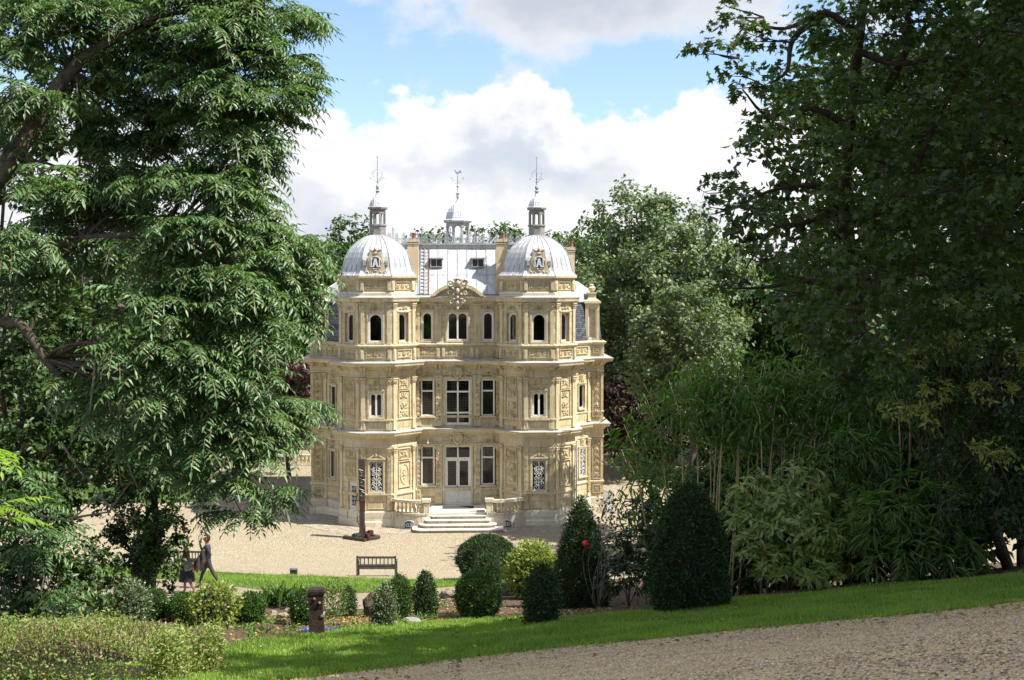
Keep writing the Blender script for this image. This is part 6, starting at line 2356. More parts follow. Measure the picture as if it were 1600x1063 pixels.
blades('low_bamboo', 'sprawling low bamboo with long blades at the lawn edge, right of the laurel', 1450, 28.0,
       [(1400, 800, 27.6, 55, 40), (1470, 790, 27.6, 55, 40), (1430, 850, 27.2, 60, 42), (1500, 850, 27.2, 50, 40), (1390, 880, 27.2, 45, 30), (1470, 885, 27, 55, 28), (1530, 880, 27.4, 36, 24), (1350, 830, 27.8, 40, 35), (1420, 760, 28.2, 40, 30)], 2.6, 0.42, 0.055, LM['bamboo'], 31)
blades('bamboo_spray', 'bright arching spray of bamboo blades above the laurel', 1340, 29.5,
       [(1330, 690, 29.0, 45, 28), (1365, 710, 29.0, 40, 30), (1300, 720, 29.0, 40, 25), (1345, 750, 29.0, 45, 28)], 2.2, 0.38, 0.05, LM['bamboo'], 32)
blades('laurel_shrub', 'big rounded spotted laurel with glossy variegated leaves', 1240, 29.5,
       [(1190, 780, 28.9, 55, 45), (1260, 755, 28.9, 60, 38), (1325, 790, 28.9, 50, 48), (1180, 835, 28.6, 50, 42), (1250, 830, 28.2, 75, 48), (1320, 855, 28.4, 55, 45), (1205, 878, 28.2, 55, 34), (1275, 890, 28.0, 60, 32), (1240, 790, 28.5, 65, 44), (1165, 805, 29, 36, 34), (1345, 820, 28.8, 40, 40)], 2.1, 0.22, 0.078, LM['aucuba'], 33, 'shrub', 0.12, 6, True)
blades('dark_shrub', 'dark leafy shrub between the two yew cones', 985, 31.0,
       [(965, 860, 31, 30, 32), (1000, 850, 31, 36, 40), (985, 895, 30.6, 40, 34), (955, 905, 30.6, 26, 28), (1015, 900, 30.6, 30, 32), (1000, 800, 31.4, 30, 22)], 2.4, 0.16, 0.06, LM['rose'], 34, 'shrub', 0.2)

# evergreen thicket that closes the view behind the bamboo
rg = np.random.default_rng(15)
for i, (px, D, h, cr, lb) in enumerate(((1110, 40, 4.6, 2.2, 'behind the left bamboo clump'), (1190, 39, 6.0, 2.4, 'between the left and middle bamboo'), (1275, 38, 6.6, 2.5, 'behind the middle bamboo culms'), (1365, 37, 7.0, 2.5, 'behind the laurel and maple trunk'), (1450, 36, 7.5, 2.6, 'behind the leaning right culms'), (1540, 34, 7.5, 2.6, 'behind the low bamboo at right'), (1625, 32, 7.5, 2.6, 'at the right edge under the evergreen'), (1540, 29.5, 4.0, 1.7, 'low at the right edge of the lawn'), (1620, 28.5, 4.0, 1.7, 'cut by the right frame above the lawn'), (1150, 33.5, 2.6, 1.5, 'low between the broad cone and laurel'), (1240, 32.0, 2.8, 1.7, 'low right behind the laurel'), (1335, 31.0, 2.8, 1.6, 'low between laurel and low bamboo'), (1430, 30.5, 2.8, 1.6, 'low right behind the low bamboo'))):
    x, y = at(px, D)
    tree('thicket_shrub', 'dark evergreen thicket ' + lb, x, y, h, cr, LM['dark'], 2.0, 0.26, 0.13, 16, None, 0.10, 'evergreen thicket behind the bamboo', 160 + i, 0.0, cat='shrub')
# ------------------------------------------------------------------ clipped shrubs


def clipped(name, label, px, pyb, pyt, wpx, mat, kind='ball', leaf=0.05, lw=0.028, dens=5.0, fuzz=0.05, cat='shrub', group=None, core=True, seed=0):
    """clipped shrub that stands where photograph pixel (px, pyb) meets the ground"""
    rg = np.random.default_rng(2000 + seed + int(px))
    g = G(px, pyb)
    D = g.y + 70
    R_ = wpx / 2 * D / F
    Hh = (pyb - pyt) * D / F
    t = thing(name, label, cat, g, 0, group)
    # profile radius(t), height t in 0..1
    tt = np.linspace(0, 1, 40)
    if kind == 'ball':
        rr = np.sqrt(np.clip(1 - ((tt - 0.48) / 0.53) ** 2, 0, 1))
    elif kind == 'cone':
        rr = np.interp(tt, [0, 0.06, 0.25, 0.55, 0.8, 0.93, 1], [0.88, 0.97, 1.0, 0.74, 0.42, 0.2, 0.03])
    elif kind == 'dome':
        rr = np.interp(tt, [0, 0.1, 0.3, 0.55, 0.75, 0.9, 1], [0.84, 0.95, 1.0, 0.86, 0.66, 0.40, 0.1])
    else:   # column
        rr = np.interp(tt, [0, 0.12, 0.4, 0.7, 0.88, 1], [0.7, 0.9, 1.0, 0.86, 0.55, 0.08])
    if core:
        mb = MB().lathe([(max(0.02, R_ * r * 0.86), Hh * q * 0.97 + 0.02) for q, r in zip(tt[::4], rr[::4])], 14)
        obj('inner_twigs', mb, M['darkbark'], t)
    # leaves over the surface
    ds = np.hypot(np.gradient(rr * R_), np.gradient(tt * Hh)) * (rr * R_ + 0.02)
    area = 2 * math.pi * np.sum(ds)
    n = int(area / (leaf * lw * 0.5) * dens * 0.5)
    k = rg.choice(len(tt), n, p=ds / ds.sum())
    q = np.clip(tt[k] + rg.uniform(-0.5, 0.5, n) / 40, 0, 1)
    ph = rg.uniform(0, 2 * np.pi, n)
    lump = 1 + 0.05 * np.sin(ph * 3 + q * 9 + px) + 0.04 * np.sin(ph * 7 - q * 17) + 0.03 * np.sin(ph * 13 + q * 31 + px) + np.where(rg.random(n) < 0.03, rg.uniform(0, 0.14, n), 0)
    r = np.interp(q, tt, rr) * R_ * lump
    slope = np.interp(q, tt, np.gradient(rr * R_, tt * Hh))
    o = unit(np.stack([np.cos(ph), np.sin(ph), -slope], 1))
    p = np.stack([r * np.cos(ph), r * np.sin(ph), q * Hh], 1) + o * (rg.normal(-0.4, 0.8, (n, 1)) * fuzz)
    p = p + np.array(g)
    ax = o * rg.uniform(0.3, 1.0, (n, 1)) + rdir(n, rg) * 0.7
    ax[:, 2] += 0.35
    nr = unit(o + rdir(n, rg) * 0.8 + np.array([0, 0, 0.4]))
    s = rg.uniform(0.7, 1.35, n)
    foliage('foliage', leaves(p, ax, nr, leaf * s, lw * s, 0.08, 0.05), mat, t)
    return t


clipped('yew_cone', 'dark clipped yew cone with feathery tip, right of the steps', 908, 949, 772, 84, LM['yew'], 'cone', 0.075, 0.026, 4.2, 0.09, seed=1)
clipped('yew_cone', 'broad blunt dark yew cone in front of the bamboo', 1077, 953, 752, 118, LM['yew'], 'dome', 0.08, 0.028, 4.0, 0.05, seed=2)
clipped('clipped_ball', 'large dark clipped yew ball in front of the entrance steps', 760, 908, 837, 88, LM['yew'], 'ball', 0.09, 0.034, 3.4, 0.035, seed=3)
clipped('clipped_ball', 'small green yew ball tucked against the large dark one', 762, 925, 866, 44, LM['yew'], 'ball', 0.06, 0.026, 4.0, 0.05, seed=4)
clipped('clipped_shrub', 'rounded bright green yew bush tapering to its foot, below the two balls', 747, 967, 893, 68, LM['box'], 'ball', 0.07, 0.024, 4.0, 0.06, seed=5)
clipped('golden_shrub', 'yellow green variegated bush between yew bush and dark cone', 832, 935, 850, 78, LM['golden'], 'ball', 0.15, 0.055, 3.6, 0.12, seed=6)
clipped('dark_column', 'very dark upright shrub in front of the golden bush', 846, 978, 880, 54, LM['boxdark'], 'column', 0.06, 0.032, 3.6, 0.06, seed=7)
clipped('dark_column', 'dark slender clipped column right of the white disc', 665, 969, 891, 34, LM['boxdark'], 'column', 0.055, 0.03, 3.8, 0.05, seed=8)
clipped('clipped_shrub', 'green topped clipped shrub left of the slender dark column', 624, 963, 897, 40, LM['box'], 'column', 0.05, 0.028, 3.8, 0.045, seed=9)
clipped('dark_column', 'grey green loose column in front of the brown rock', 600, 981, 912, 36, LM['greybox'], 'column', 0.055, 0.03, 3.2, 0.07, seed=10)
clipped('dark_column', 'small dark spiky upright shrub between the post and the rock', 545, 966, 916, 22, LM['boxdark'], 'column', 0.05, 0.028, 3.6, 0.05, seed=11)
clipped('clipped_ball', 'box ball with yellow tips partly behind the dark wooden post', 472, 977, 922, 36, LM['box'], 'ball', 0.05, 0.03, 4.0, 0.05, seed=12)
clipped('clipped_ball', 'smooth dark green box ball right of the straggly golden bush', 391, 975, 927, 46, LM['box'], 'ball', 0.045, 0.028, 4.5, 0.025, seed=13)
clipped('golden_shrub', 'straggly green and gold bush in front of the walking man', 335, 978, 916, 68, LM['golden'], 'ball', 0.09, 0.045, 3.2, 0.11, seed=14)
clipped('clipped_ball', 'bright green box ball just left of the straggly golden bush', 284, 972, 928, 46, LM['box'], 'ball', 0.045, 0.028, 4.5, 0.03, seed=15)
clipped('clipped_ball', 'small bright box ball right of the grey variegated bush', 243, 970, 921, 36, LM['box'], 'ball', 0.045, 0.028, 4.5, 0.03, seed=16)
clipped('clipped_shrub', 'loose grey green variegated bush, leftmost of the bushes behind the hedge', 203, 980, 909, 58, LM['greybox'], 'ball', 0.06, 0.035, 3.4, 0.08, seed=17)
clipped('low_shrub', 'thin leafy shrub with pale flowers between the post and dark spiky shrub', 520, 968, 912, 44, LM['weed'], 'ball', 0.07, 0.035, 1.6, 0.12, core=False, seed=18)


def tuft(label, pts, mat, L=0.22, n=60, seed=0, name='ground_plant', group=None, up=1.0, wide=0.05, sp=0.16):
    """small leafy plants; a list of labels makes things of them, a single label one mass of ground cover"""
    mass = []
    for i, (px, py, k) in enumerate(pts):
        rg = np.random.default_rng(3000 + seed * 50 + i)
        g = G(px, py)
        m = int(n * k)
        p = np.array(g) + np.c_[rg.normal(0, sp * k, (m, 2)), rg.uniform(0, 0.12 * up * k, m)]
        ax = rdir(m, rg)
        ax[:, 2] = np.abs(ax[:, 2]) * up + 0.3
        s = rg.uniform(0.6, 1.3, m) * L * min(k, 1.3)
        lv = leaves(p, ax, unit(rdir(m, rg) + np.array([0, -0.3, 0.8])), s, s * wide / 0.2, 0.05, 0.3)
        if isinstance(label, str):
            mass.append(lv)
        else:
            foliage('leaves', lv, mat, thing(name, label[i], 'plant', g, 0, group))
    if mass:
        o = obj(name, npmesh(name, *join(mass)), mat)
        o['kind'] = 'stuff'
        o['label'] = label
        o['category'] = 'ground cover'


WEEDS = [(420, 975, 1.0), (455, 985, 0.9), (405, 990, 0.9), (462, 968, 1.0), (530, 985, 0.9), (560, 975, 0.8), (700, 962, 0.8), (720, 958, 0.7), (380, 985, 1.0), (440, 998, 0.7), (640, 955, 0.8), (655, 948, 0.8), (690, 948, 0.8), (780, 972, 0.9), (800, 975, 0.8), (825, 970, 0.8), (970, 945, 0.7), (1010, 950, 0.7), (505, 975, 0.8), (580, 985, 0.8), (600, 962, 0.7), (570, 960, 0.7), (680, 940, 0.8), (880, 960, 0.6), (935, 955, 0.6), (395, 1000, 0.8)]
tuft('low weeds with small pale green leaves on the bare soil of the bed', WEEDS, LM['weed'], 0.12, 90, 1, 'weeds', wide=0.09, up=0.5)
tuft(['strappy green tuft by the path, rightmost, next to the yellow tipped box ball', 'strappy green tuft by the path, just right of the smooth box ball', 'tall strappy green tuft midway between smooth box ball and post', 'strappy green tuft by the path, leaning on the smooth box ball'], [(456, 947, 1.1), (425, 946, 1.0), (441, 950, 1.25), (409, 950, 0.9)], LM['box'], 0.42, 80, 2, 'strappy_plant', 'strappy tufts by the path', wide=0.02, up=1.6)
tuft(['tuft of pale green blades left of the white disc', 'tuft of pale green blades right of the white disc', 'spreading pale tuft at the foot of the slender dark column'], [(622, 975, 0.8), (661, 973, 0.9), (676, 970, 0.8)], LM['weed'], 0.24, 34, 3, 'bladed_plant', 'blade tufts by the white disc', wide=0.035, up=1.2)
tuft('yellow green seedlings in the shade behind the pale hedge', [(150, 965, 1.6), (165, 975, 1.4), (135, 975, 1.5), (120, 985, 1.4), (180, 985, 1.2)], LM['golden'], 0.16, 70, 4, 'seedlings', wide=0.06, up=0.9)
tuft('dusky ivy matting the soil behind the pale hedge at left', [(40, 955, 2.6), (80, 965, 2.4), (10, 965, 2.4), (60, 985, 2.0), (110, 970, 1.6)], LM['greybox'], 0.13, 260, 5, 'ivy_mat', wide=0.10, up=0.3, sp=0.3)


# ------------------------------------------------------------------ hedge at lower left
def hedge():
    rg = np.random.default_rng(77)
    # footprint in plan: near edge runs beyond the frame, right end by the lawn
    A = [np.array(P(px, 1063, d)) for px, d in ((-60, 15.0), (280, 15.2))]
    g = gpt(-6.0, -54.0)
    t = thing('hedge', 'low clipped pale green hedge with brown twigs in the lower left corner', 'hedge', g)
    tops = []
    n = 60000
    # plan outline: polygon with rounded right end, top surface slightly domed
    u = rg.random(n)
    v = rg.random(n)
    x0, x1 = -8.6, -3.62
    ya, yb = -55.7, -51.9
    X = x0 + (x1 - x0) * u
    Y = ya + (yb - ya) * v
    base = gz(X, Y)
    z_top = np.interp(Y, [ya, yb], [10.05, 9.0]) - 0.12 + 0.07 * np.sin(X * 2.1) + 0.09 * np.sin(Y * 3.3 + X) + 0.06 * np.sin(X * 5.3 + Y * 4.1) - 0.35 * np.clip((X - x1 + 0.9) / 0.9, 0, 1) ** 2
    # which face: top, front (near camera), right end
    f = rg.random(n)
    o = np.zeros((n, 3))
    Z = z_top + rg.normal(0, 0.05, n) + np.where(rg.random(n) < 0.06, rg.uniform(0, 0.16, n), 0)
    o[:, 2] = 1
    fr = f < 0.36
    re = (f >= 0.30) & (f < 0.58)
    h = np.maximum(0.2, z_top - base)
    q = rg.random(n)
    Y[fr] = ya + rg.normal(0, 0.05, fr.sum())
    X[re] = x1 + 0.22 * np.sin((Y[re]) * 2.7) + rg.normal(0, 0.05, re.sum())
    for m_, nv in ((fr, (0, -1, 0.2)), (re, (1, 0, 0.2))):
        hb = gz(X[m_], Y[m_])
        zt = z_top[m_]
        Z[m_] = hb + (zt - hb) * q[m_]
        o[m_] = nv
    p = np.stack([X, Y, Z], 1)
    ax = rdir(n, rg) + o * 0.6 + np.array([0, 0, 0.3])
    nr = unit(o + rdir(n, rg) * 0.7 + np.array([0, 0, 0.3]))
    s = rg.uniform(0.6, 1.3, n)
    foliage('foliage', leaves(p, ax, nr, 0.05 * s, 0.026 * s, 0.10, 0.08), LM['hedge'], t)
    mb = MB()
    L = Vector(g)
    rows = []
    for yy in np.linspace(ya + 0.3, yb - 0.2, 9):
        zt = float(np.interp(yy, [ya, yb], [10.05, 9.0])) - 0.52
        for xx in (x0, x1 - 0.30):
            rows.append(((xx, yy, float(gz(xx, yy)) - 0.2), (xx, yy, zt - (0.12 if xx > -5 else 0))))
    vs = [Vector(p_) - L for r in rows for p_ in r]
    fs = []
    for i in range(8):
        b = i * 4
        fs += [(b + 1, b + 3, b + 7, b + 5), (b, b + 4, b + 6, b + 2), (b + 2, b + 6, b + 7, b + 3), (b, b + 1, b + 5, b + 4)]
    fs += [(0, 2, 3, 1), (32, 33, 35, 34)]
    mb.add(vs, fs)
    obj('inner_twigs', mb, M['darkbark'], t)
    # bare twigs showing through
    st = MB()
    for i in range(520):
        xx, yy = rg.uniform(x0 + 1.0, x1), rg.uniform(ya, yb)
        if i % 2:
            yy = ya - 0.02
        zt = float(np.interp(yy, [ya, yb], [10.05, 9.0]))
        a = Vector((xx, yy, zt - rg.uniform(0.05, 0.5)))
        b = a + Vector((rg.normal(0, 0.05), rg.normal(0, 0.05) - 0.02, rg.uniform(0.10, 0.26)))
        st.tube([a - L, b - L], [0.006, 0.003], 3, False)
    o_ = obj('bare_twigs', st, plain('brown_twig', (0.26, 0.17, 0.10), 0.85, 0, 0.2, 8), t)
    o_['kind'] = 'stuff'
    return t


hedge()


# ------------------------------------------------------------------ grass
def grass(name, label, lo, hi, n, L, W, seed, up=1.0):
    rg = np.random.default_rng(seed)
    m = len(lo)
    u = rg.random(n) * (m - 1)
    v = rg.random(n)
    i = np.minimum(u.astype(int), m - 2)
    f = (u - i)[:, None]
    a = lo[i] * (1 - f) + lo[i + 1] * f
    b = hi[i] * (1 - f) + hi[i + 1] * f
    e = rg.normal(0, 0.016, (n, 1)) * (1 + 2.5 * (rg.random((n, 1)) < 0.12))
    xy = a + (b - a) * (v[:, None] * 1.03 - 0.015 + e)
    p = np.c_[xy, gz(xy[:, 0], xy[:, 1]) + 0.018]
    ph = rg.uniform(0, 2 * np.pi, n)
    lean = rg.uniform(0.15, 0.9, n)
    ax = np.stack([np.cos(ph) * lean, np.sin(ph) * lean, np.full(n, up)], 1)
    nr = unit(np.stack([np.cos(ph), np.sin(ph), np.full(n, -0.2)], 1) + rg.normal(0, 0.5, (n, 3)))
    patch = 1 + 0.45 * np.sin(xy[:, 0] * 1.7 + np.sin(xy[:, 1] * 1.1) * 2) * np.sin(xy[:, 1] * 2.3 + xy[:, 0] * 0.6)
    s = rg.uniform(0.5, 1.4, n) * patch
    ax = unit(ax)
    sd = unit(np.cross(nr, ax)) * (W * rg.uniform(0.7, 1.3, (n, 1)) * 0.5)
    V = np.stack([p - sd, p + sd, p + ax * (L * s)[:, None]], 1).reshape(-1, 3)
    o = obj(name, npmesh(name, V, np.arange(n * 3).reshape(-1, 3)), LM['grass'])
    o['kind'] = 'stuff'
    o['label'] = label
    o['category'] = 'grass'


grass('lawn_grass', 'short green grass of the near lawn sloping up beside the gravel drive', LAWN_LO[25:], LAWN_HI[25:], 235000, 0.075, 0.02, 21)
grass('far_lawn_grass', 'short sunlit grass of the narrow lawn in front of the gravel court', FAR_LO, FAR_HI, 60000, 0.09, 0.02, 22)
rg = np.random.default_rng(23)


def scatter(name, label, cat, lo, hi, n, fn, mat, seed):
    rg = np.random.default_rng(seed)
    i = rg.integers(0, len(lo), n)
    v = rg.random((n, 1))
    xy = lo[i] + (hi[i] - lo[i]) * v + rg.normal(0, 0.05, (n, 2))
    p = np.c_[xy, gz(xy[:, 0], xy[:, 1])]
    V, T = fn(p, rg)
    o = obj(name, npmesh(name, V, T), mat)
    o['kind'] = 'stuff'
    o['label'] = label
    o['category'] = cat


M['deadleaf'] = leaf_mat('fallen_leaf', (0.28, 0.17, 0.06), (0.42, 0.30, 0.08), 0.15, 0.6, 0.2, (0.30, 0.10, 0.04), 0.75)
M['petal'] = leaf_mat('yellow_flower', (0.62, 0.50, 0.05), (0.62, 0.60, 0.42), 0.2, 0.6, 0.2)


def flat_leaf(L):
    def fn(p, rg):
        n = len(p)
        ax = np.c_[rdir(n, rg)[:, :2], rg.normal(0, 0.15, n)]
        return leaves(p + [0, 0, 0.05], ax, unit(np.array([0, 0, 1.0]) + rg.normal(0, 0.3, (n, 3))), L * rg.uniform(0.5, 1.3, n), L * 0.65 * rg.uniform(0.5, 1.2, n), 0.12, 0.1)
    return fn


scatter('fallen_leaves', 'brown and yellow leaves fallen on the near lawn', 'leaves', LAWN_LO[RIGHT], LAWN_HI[RIGHT], 150, flat_leaf(0.12), M['deadleaf'], 24)
scatter('lawn_flowers', 'tiny yellow and white flowers in the near lawn', 'flowers', LAWN_LO[RIGHT][:190], LAWN_HI[RIGHT][:190], 300, flat_leaf(0.05), M['petal'], 25)
scatter('drive_leaves', 'dry leaves lying along the edge of the gravel drive', 'leaves', LAWN_LO[RIGHT] - (LAWN_HI[RIGHT] - LAWN_LO[RIGHT]) * 0.45, LAWN_LO[RIGHT], 420, flat_leaf(0.09), M['deadleaf'], 26)
BED_HI = np.c_[MID_LO[:, 0], np.interp(MID_LO[:, 0], LAWN_HI[:, 0], LAWN_HI[:, 1])]
V_lo = MID_LO * 0.05 + BED_HI * 0.95
scatter('bed_litter', 'dry leaf litter and chips on the bare soil of the shrub bed', 'leaves', V_lo, MID_LO * 0.9 + BED_HI * 0.1, 2600, flat_leaf(0.10), M['deadleaf'], 27)


def pebbles(name, label, lo, hi, n, r, mat, seed):
    rg = np.random.default_rng(seed)
    u = rg.random(n) * (len(lo) - 1.001)
    i = u.astype(int)
    f = (u - i)[:, None]
    a, b = lo[i] * (1 - f) + lo[i + 1] * f, hi[i] * (1 - f) + hi[i + 1] * f
    xy = a + (b - a) * rg.random((n, 1))
    p = np.c_[xy, gz(xy[:, 0], xy[:, 1]) + 0.006]
    s = r * rg.uniform(0.5, 1.5, (n, 1))
    base = np.array([(1, 0, 0), (0, 1, 0), (-1, 0, 0), (0, -1, 0), (0, 0, 0.7)], float)
    ph = rg.uniform(0, 6.28, n)
    c, sn = np.cos(ph), np.sin(ph)
    Rm = np.stack([np.stack([c, -sn, 0 * c], 1), np.stack([sn, c, 0 * c], 1), np.stack([0 * c, 0 * c, 1 + 0 * c], 1)], 1)
    V = np.einsum('nij,kj->nki', Rm, base * np.array([1, 0.7, 1])) * s[:, None] + p[:, None]
    b = np.arange(n)[:, None] * 5
    T = np.concatenate([b + [0, 1, 4], b + [1, 2, 4], b + [2, 3, 4], b + [3, 0, 4]], 1).reshape(-1, 3)
    o = obj(name, npmesh(name, V.reshape(-1, 3), T), mat)
    o['kind'] = 'stuff'
    o['label'] = label
    o['category'] = 'gravel'


M['pebble'] = leaf_mat('pebble', (0.34, 0.245, 0.135), (0.70, 0.55, 0.35), 0.0, 0.8, 0.2, (0.78, 0.68, 0.52), 0.92, wash=2.0)
dl = LAWN_LO[RIGHT]
pebbles('drive_pebbles', 'loose brown and pale pebbles of the gravel drive', curve([(px, 1085) for px in range(380, 1661, 80)], len(dl), 0.0, 9), dl, 72000, 0.021, M['pebble'], 28)

# ------------------------------------------------------------------ stones, disc, blue hose ends
M['rock'] = plain('brown_rock', (0.16, 0.115, 0.085), 0.9, 0, 0.25, 3, 0.2, 0.08, c2=(0.07, 0.05, 0.04))
M['palerock'] = plain('pale_rock', (0.34, 0.29, 0.22), 0.9, 0, 0.25, 4, 0.2, 0.06, c2=(0.18, 0.15, 0.11))


def rock(label, px, py, wpx, hpx, mat, seed):
    rg = np.random.default_rng(seed)
    g = G(px, py)
    k = (g.y + 70) / F
    bm = bmesh.new()
    bmesh.ops.create_icosphere(bm, subdivisions=3, radius=1)
    ph = rg.uniform(0, 6, 6)
    for v in bm.verts:
        q = v.co
        d = 1 + 0.16 * math.sin(3 * q.x + ph[0]) + 0.14 * math.sin(4 * q.y + 2 * q.z + ph[1]) + 0.10 * math.sin(7 * q.z + 3 * q.x + ph[2]) + 0.05 * math.sin(13 * q.x + 9 * q.y + ph[3])
        v.co = Vector((q.x * wpx * k / 2 * d, q.y * wpx * k / 2 * 0.8 * d, q.z * hpx * k * 0.62 * d + hpx * k * 0.42))
    me = bpy.data.meshes.new('rock')
    bm.to_mesh(me)
    bm.free()
    o = obj('rock', me, mat, None, g)
    tag(o, label, 'rock', 'stones of the shrub bed')


rock('brown rock left of the grey green column', 585, 965, 34, 34, M['rock'], 1)
rock('pale flat stone beside the slender dark column', 706, 936, 44, 16, M['palerock'], 2)
rock('dark stone between green shrub and slender column', 645, 937, 22, 16, M['rock'], 3)
rock('small pale stone left of the dark wooden post', 442, 966, 18, 9, M['palerock'], 4)
rock('pale stone at the edge of the earth path above the weeds', 455, 957, 18, 8, M['palerock'], 5)
rock('small stone right of the dark wooden post', 520, 962, 22, 7, M['palerock'], 6)
rock('dark brown rock between the large ball and golden bush', 797, 931, 30, 20, M['rock'], 7)
rock('low pale stone under the bright box ball by the path', 428, 962, 14, 7, M['palerock'], 8)

g = G(643, 974)
disc = obj('white_disc', MB().lathe([(0.24, 0.0), (0.25, 0.025), (0.23, 0.05), (0.10, 0.055)], 18).lathe([(0.10, 0.05), (0.08, 0.075)], 10), M['lantern'], None, g + Vector((0, 0, 0.03)))
disc.rotation_euler = (0.10, 0.04, 0)
tag(disc, 'round white lid lying at the lawn edge below the shrubs', 'lid')
for i, (px, py) in enumerate(((520, 987), (481, 988))):
    g = G(px, py)
    mb = MB()
    mb.tube([(0.11 * math.cos(a) * (1.0 + 0.2 * math.sin(2 * a)), 0.09 * math.sin(a), 0.05 + 0.02 * math.sin(3 * a)) for a in np.linspace(0, 5.6, 12)], 0.028, 6)
    o = obj('blue_hose', mb, plain('blue_plastic', (0.03, 0.07, 0.28), 0.4, 0, 0.1, 5) if i == 0 else bpy.data.materials['blue_plastic'], None, g)
    tag(o, ('coil of blue hose right of the dark wooden post', 'bit of blue hose left of the dark wooden post')[i], 'hose', 'blue hose pieces')

# ------------------------------------------------------------------ wooden post with a heavy head
M['postwood'] = plain('weathered_dark_wood', (0.05, 0.032, 0.025), 0.8, 0, 0.2, 7, 0.25, 0.02, c2=(0.022, 0.015, 0.012))
M['bolt'] = plain('rusty_bolt', (0.24, 0.15, 0.11), 0.6, 0.3, 0.2, 9)
g = G(495, 993)
k = (g.y + 70) / F
H_ = 76 * k
post = thing('wooden_post', 'dark timber post with a thick bolted head at the lawn edge', 'post', g, 0.06)
w = 12.0 * k
obj('shaft', MB().taper(0, 0, -0.05, H_ * 0.60, (w * 1.05, w), (w * 0.80, w * 0.8)), M['postwood'], post)
obj('ledge', MB().box(w * 0.55, w * 1.05, -w, w, H_ * 0.42, H_ * 0.46), M['palerock'], post)
obj('head', MB().taper(-0.01, 0, H_ * 0.60, H_ * 0.90, (w * 0.82, w * 0.86), (w * 0.98, w)), M['postwood'], post)
obj('cap', MB().taper(0, 0, H_ * 0.885, H_ * 0.95, (w * 1.06, w * 1.06), (w * 1.10, w * 1.10)).lathe([(w * 1.35, H_ * 0.95), (w * 1.25, H_ * 0.985), (w * 0.5, H_)], 4, a0=math.pi / 4), M['postwood'], post)
for x, z in ((-0.25, 0.80), (0.42, 0.71)):
    obj('bolt', MB().ball((x * w, -w * 0.95, z * H_), (0.035, 0.03, 0.035), 8, 5), M['bolt'], post)

# ------------------------------------------------------------------ low light box on the lawn edge
g = G(459, 899)
k = (g.y + 70) / F
lb = thing('lamp_box', 'small dark garden lamp box standing alone at the lawn edge', 'lamp', g)
obj('box_body', MB().box(-5.4 * k, 5.4 * k, -5 * k, 5 * k, -0.03, 9.5 * k), M['iron'], lb)
obj('metal_lid', MB().box(-5.9 * k, 5.9 * k, -5.5 * k, 5.5 * k, 9.5 * k, 12.2 * k), M['lantern'], lb)

# ------------------------------------------------------------------ benches
M['benchwood'] = plain('weathered_bench_wood', (0.085, 0.08, 0.07), 0.8, 0, 0.15, 6, 0.25)


def bench(label, px, py, wpx, rot):
    g = G(px, py)
    k = (g.y + 70) / F
    L = wpx * k
    t = thing('garden_bench', label, 'bench', g, rot, 'slatted garden benches by the gravel')
    h = L / 2
    for s in (-1, 1):
        obj('leg', MB().box(s * (h - 0.04) - 0.035, s * (h - 0.04) + 0.035, -0.035, 0.035, -0.05, 0.92), M['benchwood'], t)
        obj('leg', MB().box(s * (h - 0.04) - 0.035, s * (h - 0.04) + 0.035, 0.46, 0.53, -0.05, 0.62), M['benchwood'], t)
        obj('armrest', MB().box(s * (h - 0.04) - 0.045, s * (h - 0.04) + 0.045, 0.03, 0.56, 0.621, 0.66), M['benchwood'], t)
    obj('top_rail', MB().box(-h + 0.07, h - 0.07, -0.025, 0.025, 0.80, 0.89), M['benchwood'], t)
    obj('lower_rail', MB().box(-h + 0.07, h - 0.07, -0.022, 0.022, 0.46, 0.52), M['benchwood'], t)
    obj('seat_rail', MB().box(-h + 0.07, h - 0.07, -0.02, 0.02, 0.33, 0.41), M['benchwood'], t)
    n = 9
    sl = MB().box(-0.022, 0.022, -0.012, 0.012, 0.52, 0.80).mesh('back_slat')
    for i in range(n):
        obj('back_slat', sl, M['benchwood'], t, (-h + 0.07 + (L - 0.14) * (i + 0.7) / (n + 0.4), 0, 0))
    st = MB().box(-h + 0.05, h - 0.05, 0, 0.10, 0.41, 0.435).mesh('seat_slat')
    for i in range(4):
        obj('seat_slat', st, M['benchwood'], t, (0, 0.03 + i * 0.125, 0))
    return t


bench('slatted wooden bench facing the steps, alone on the lawn edge', 588, 901, 63, -0.05)
bench('slatted wooden bench half hidden behind the walking woman', 296, 890, 50, -0.12)

# ------------------------------------------------------------------ totem sculpture in front of the left tower
M['totem'] = plain('blackened_wood', (0.035, 0.026, 0.024), 0.6, 0.1, 0.2, 8, 0.4, 0.03, c2=(0.09, 0.06, 0.05))
M['rust'] = plain('rusty_iron', (0.10, 0.032, 0.02), 0.8, 0.2, 0.25, 8)
M['scrap'] = plain('bare_scrap_metal', (0.17, 0.15, 0.14), 0.5, 0.6, 0.2, 8)
M['greenpaint'] = plain('old_green_paint', (0.02, 0.065, 0.045), 0.7, 0, 0.25, 6, c2=(0.06, 0.05, 0.04))
g = G(566, 842)
k = (g.y + 70) / F
T0 = thing('totem_sculpture', 'tall dark totem of scrap and burnt timber on a green beam base', 'sculpture', g)
HH = 130 * k
w = 5.2 * k
obj('lower_beam', MB().taper(0, 0, 0.1, HH * 0.34, (w * 0.85, w), (w * 0.72, w)).box(-w * 0.1, w * 1.0, -w * 0.9, w * 0.5, 0.2, HH * 0.16), M['totem'], T0)
obj('red_section', MB().taper(0.02, 0, HH * 0.34, HH * 0.46, (w * 0.72, w * 0.9), (w * 0.85, w * 0.9)), M['rust'], T0)
obj('middle_beam', MB().taper(0, 0, HH * 0.46, HH * 0.72, (w * 0.95, w), (w * 0.80, w)), M['totem'], T0)
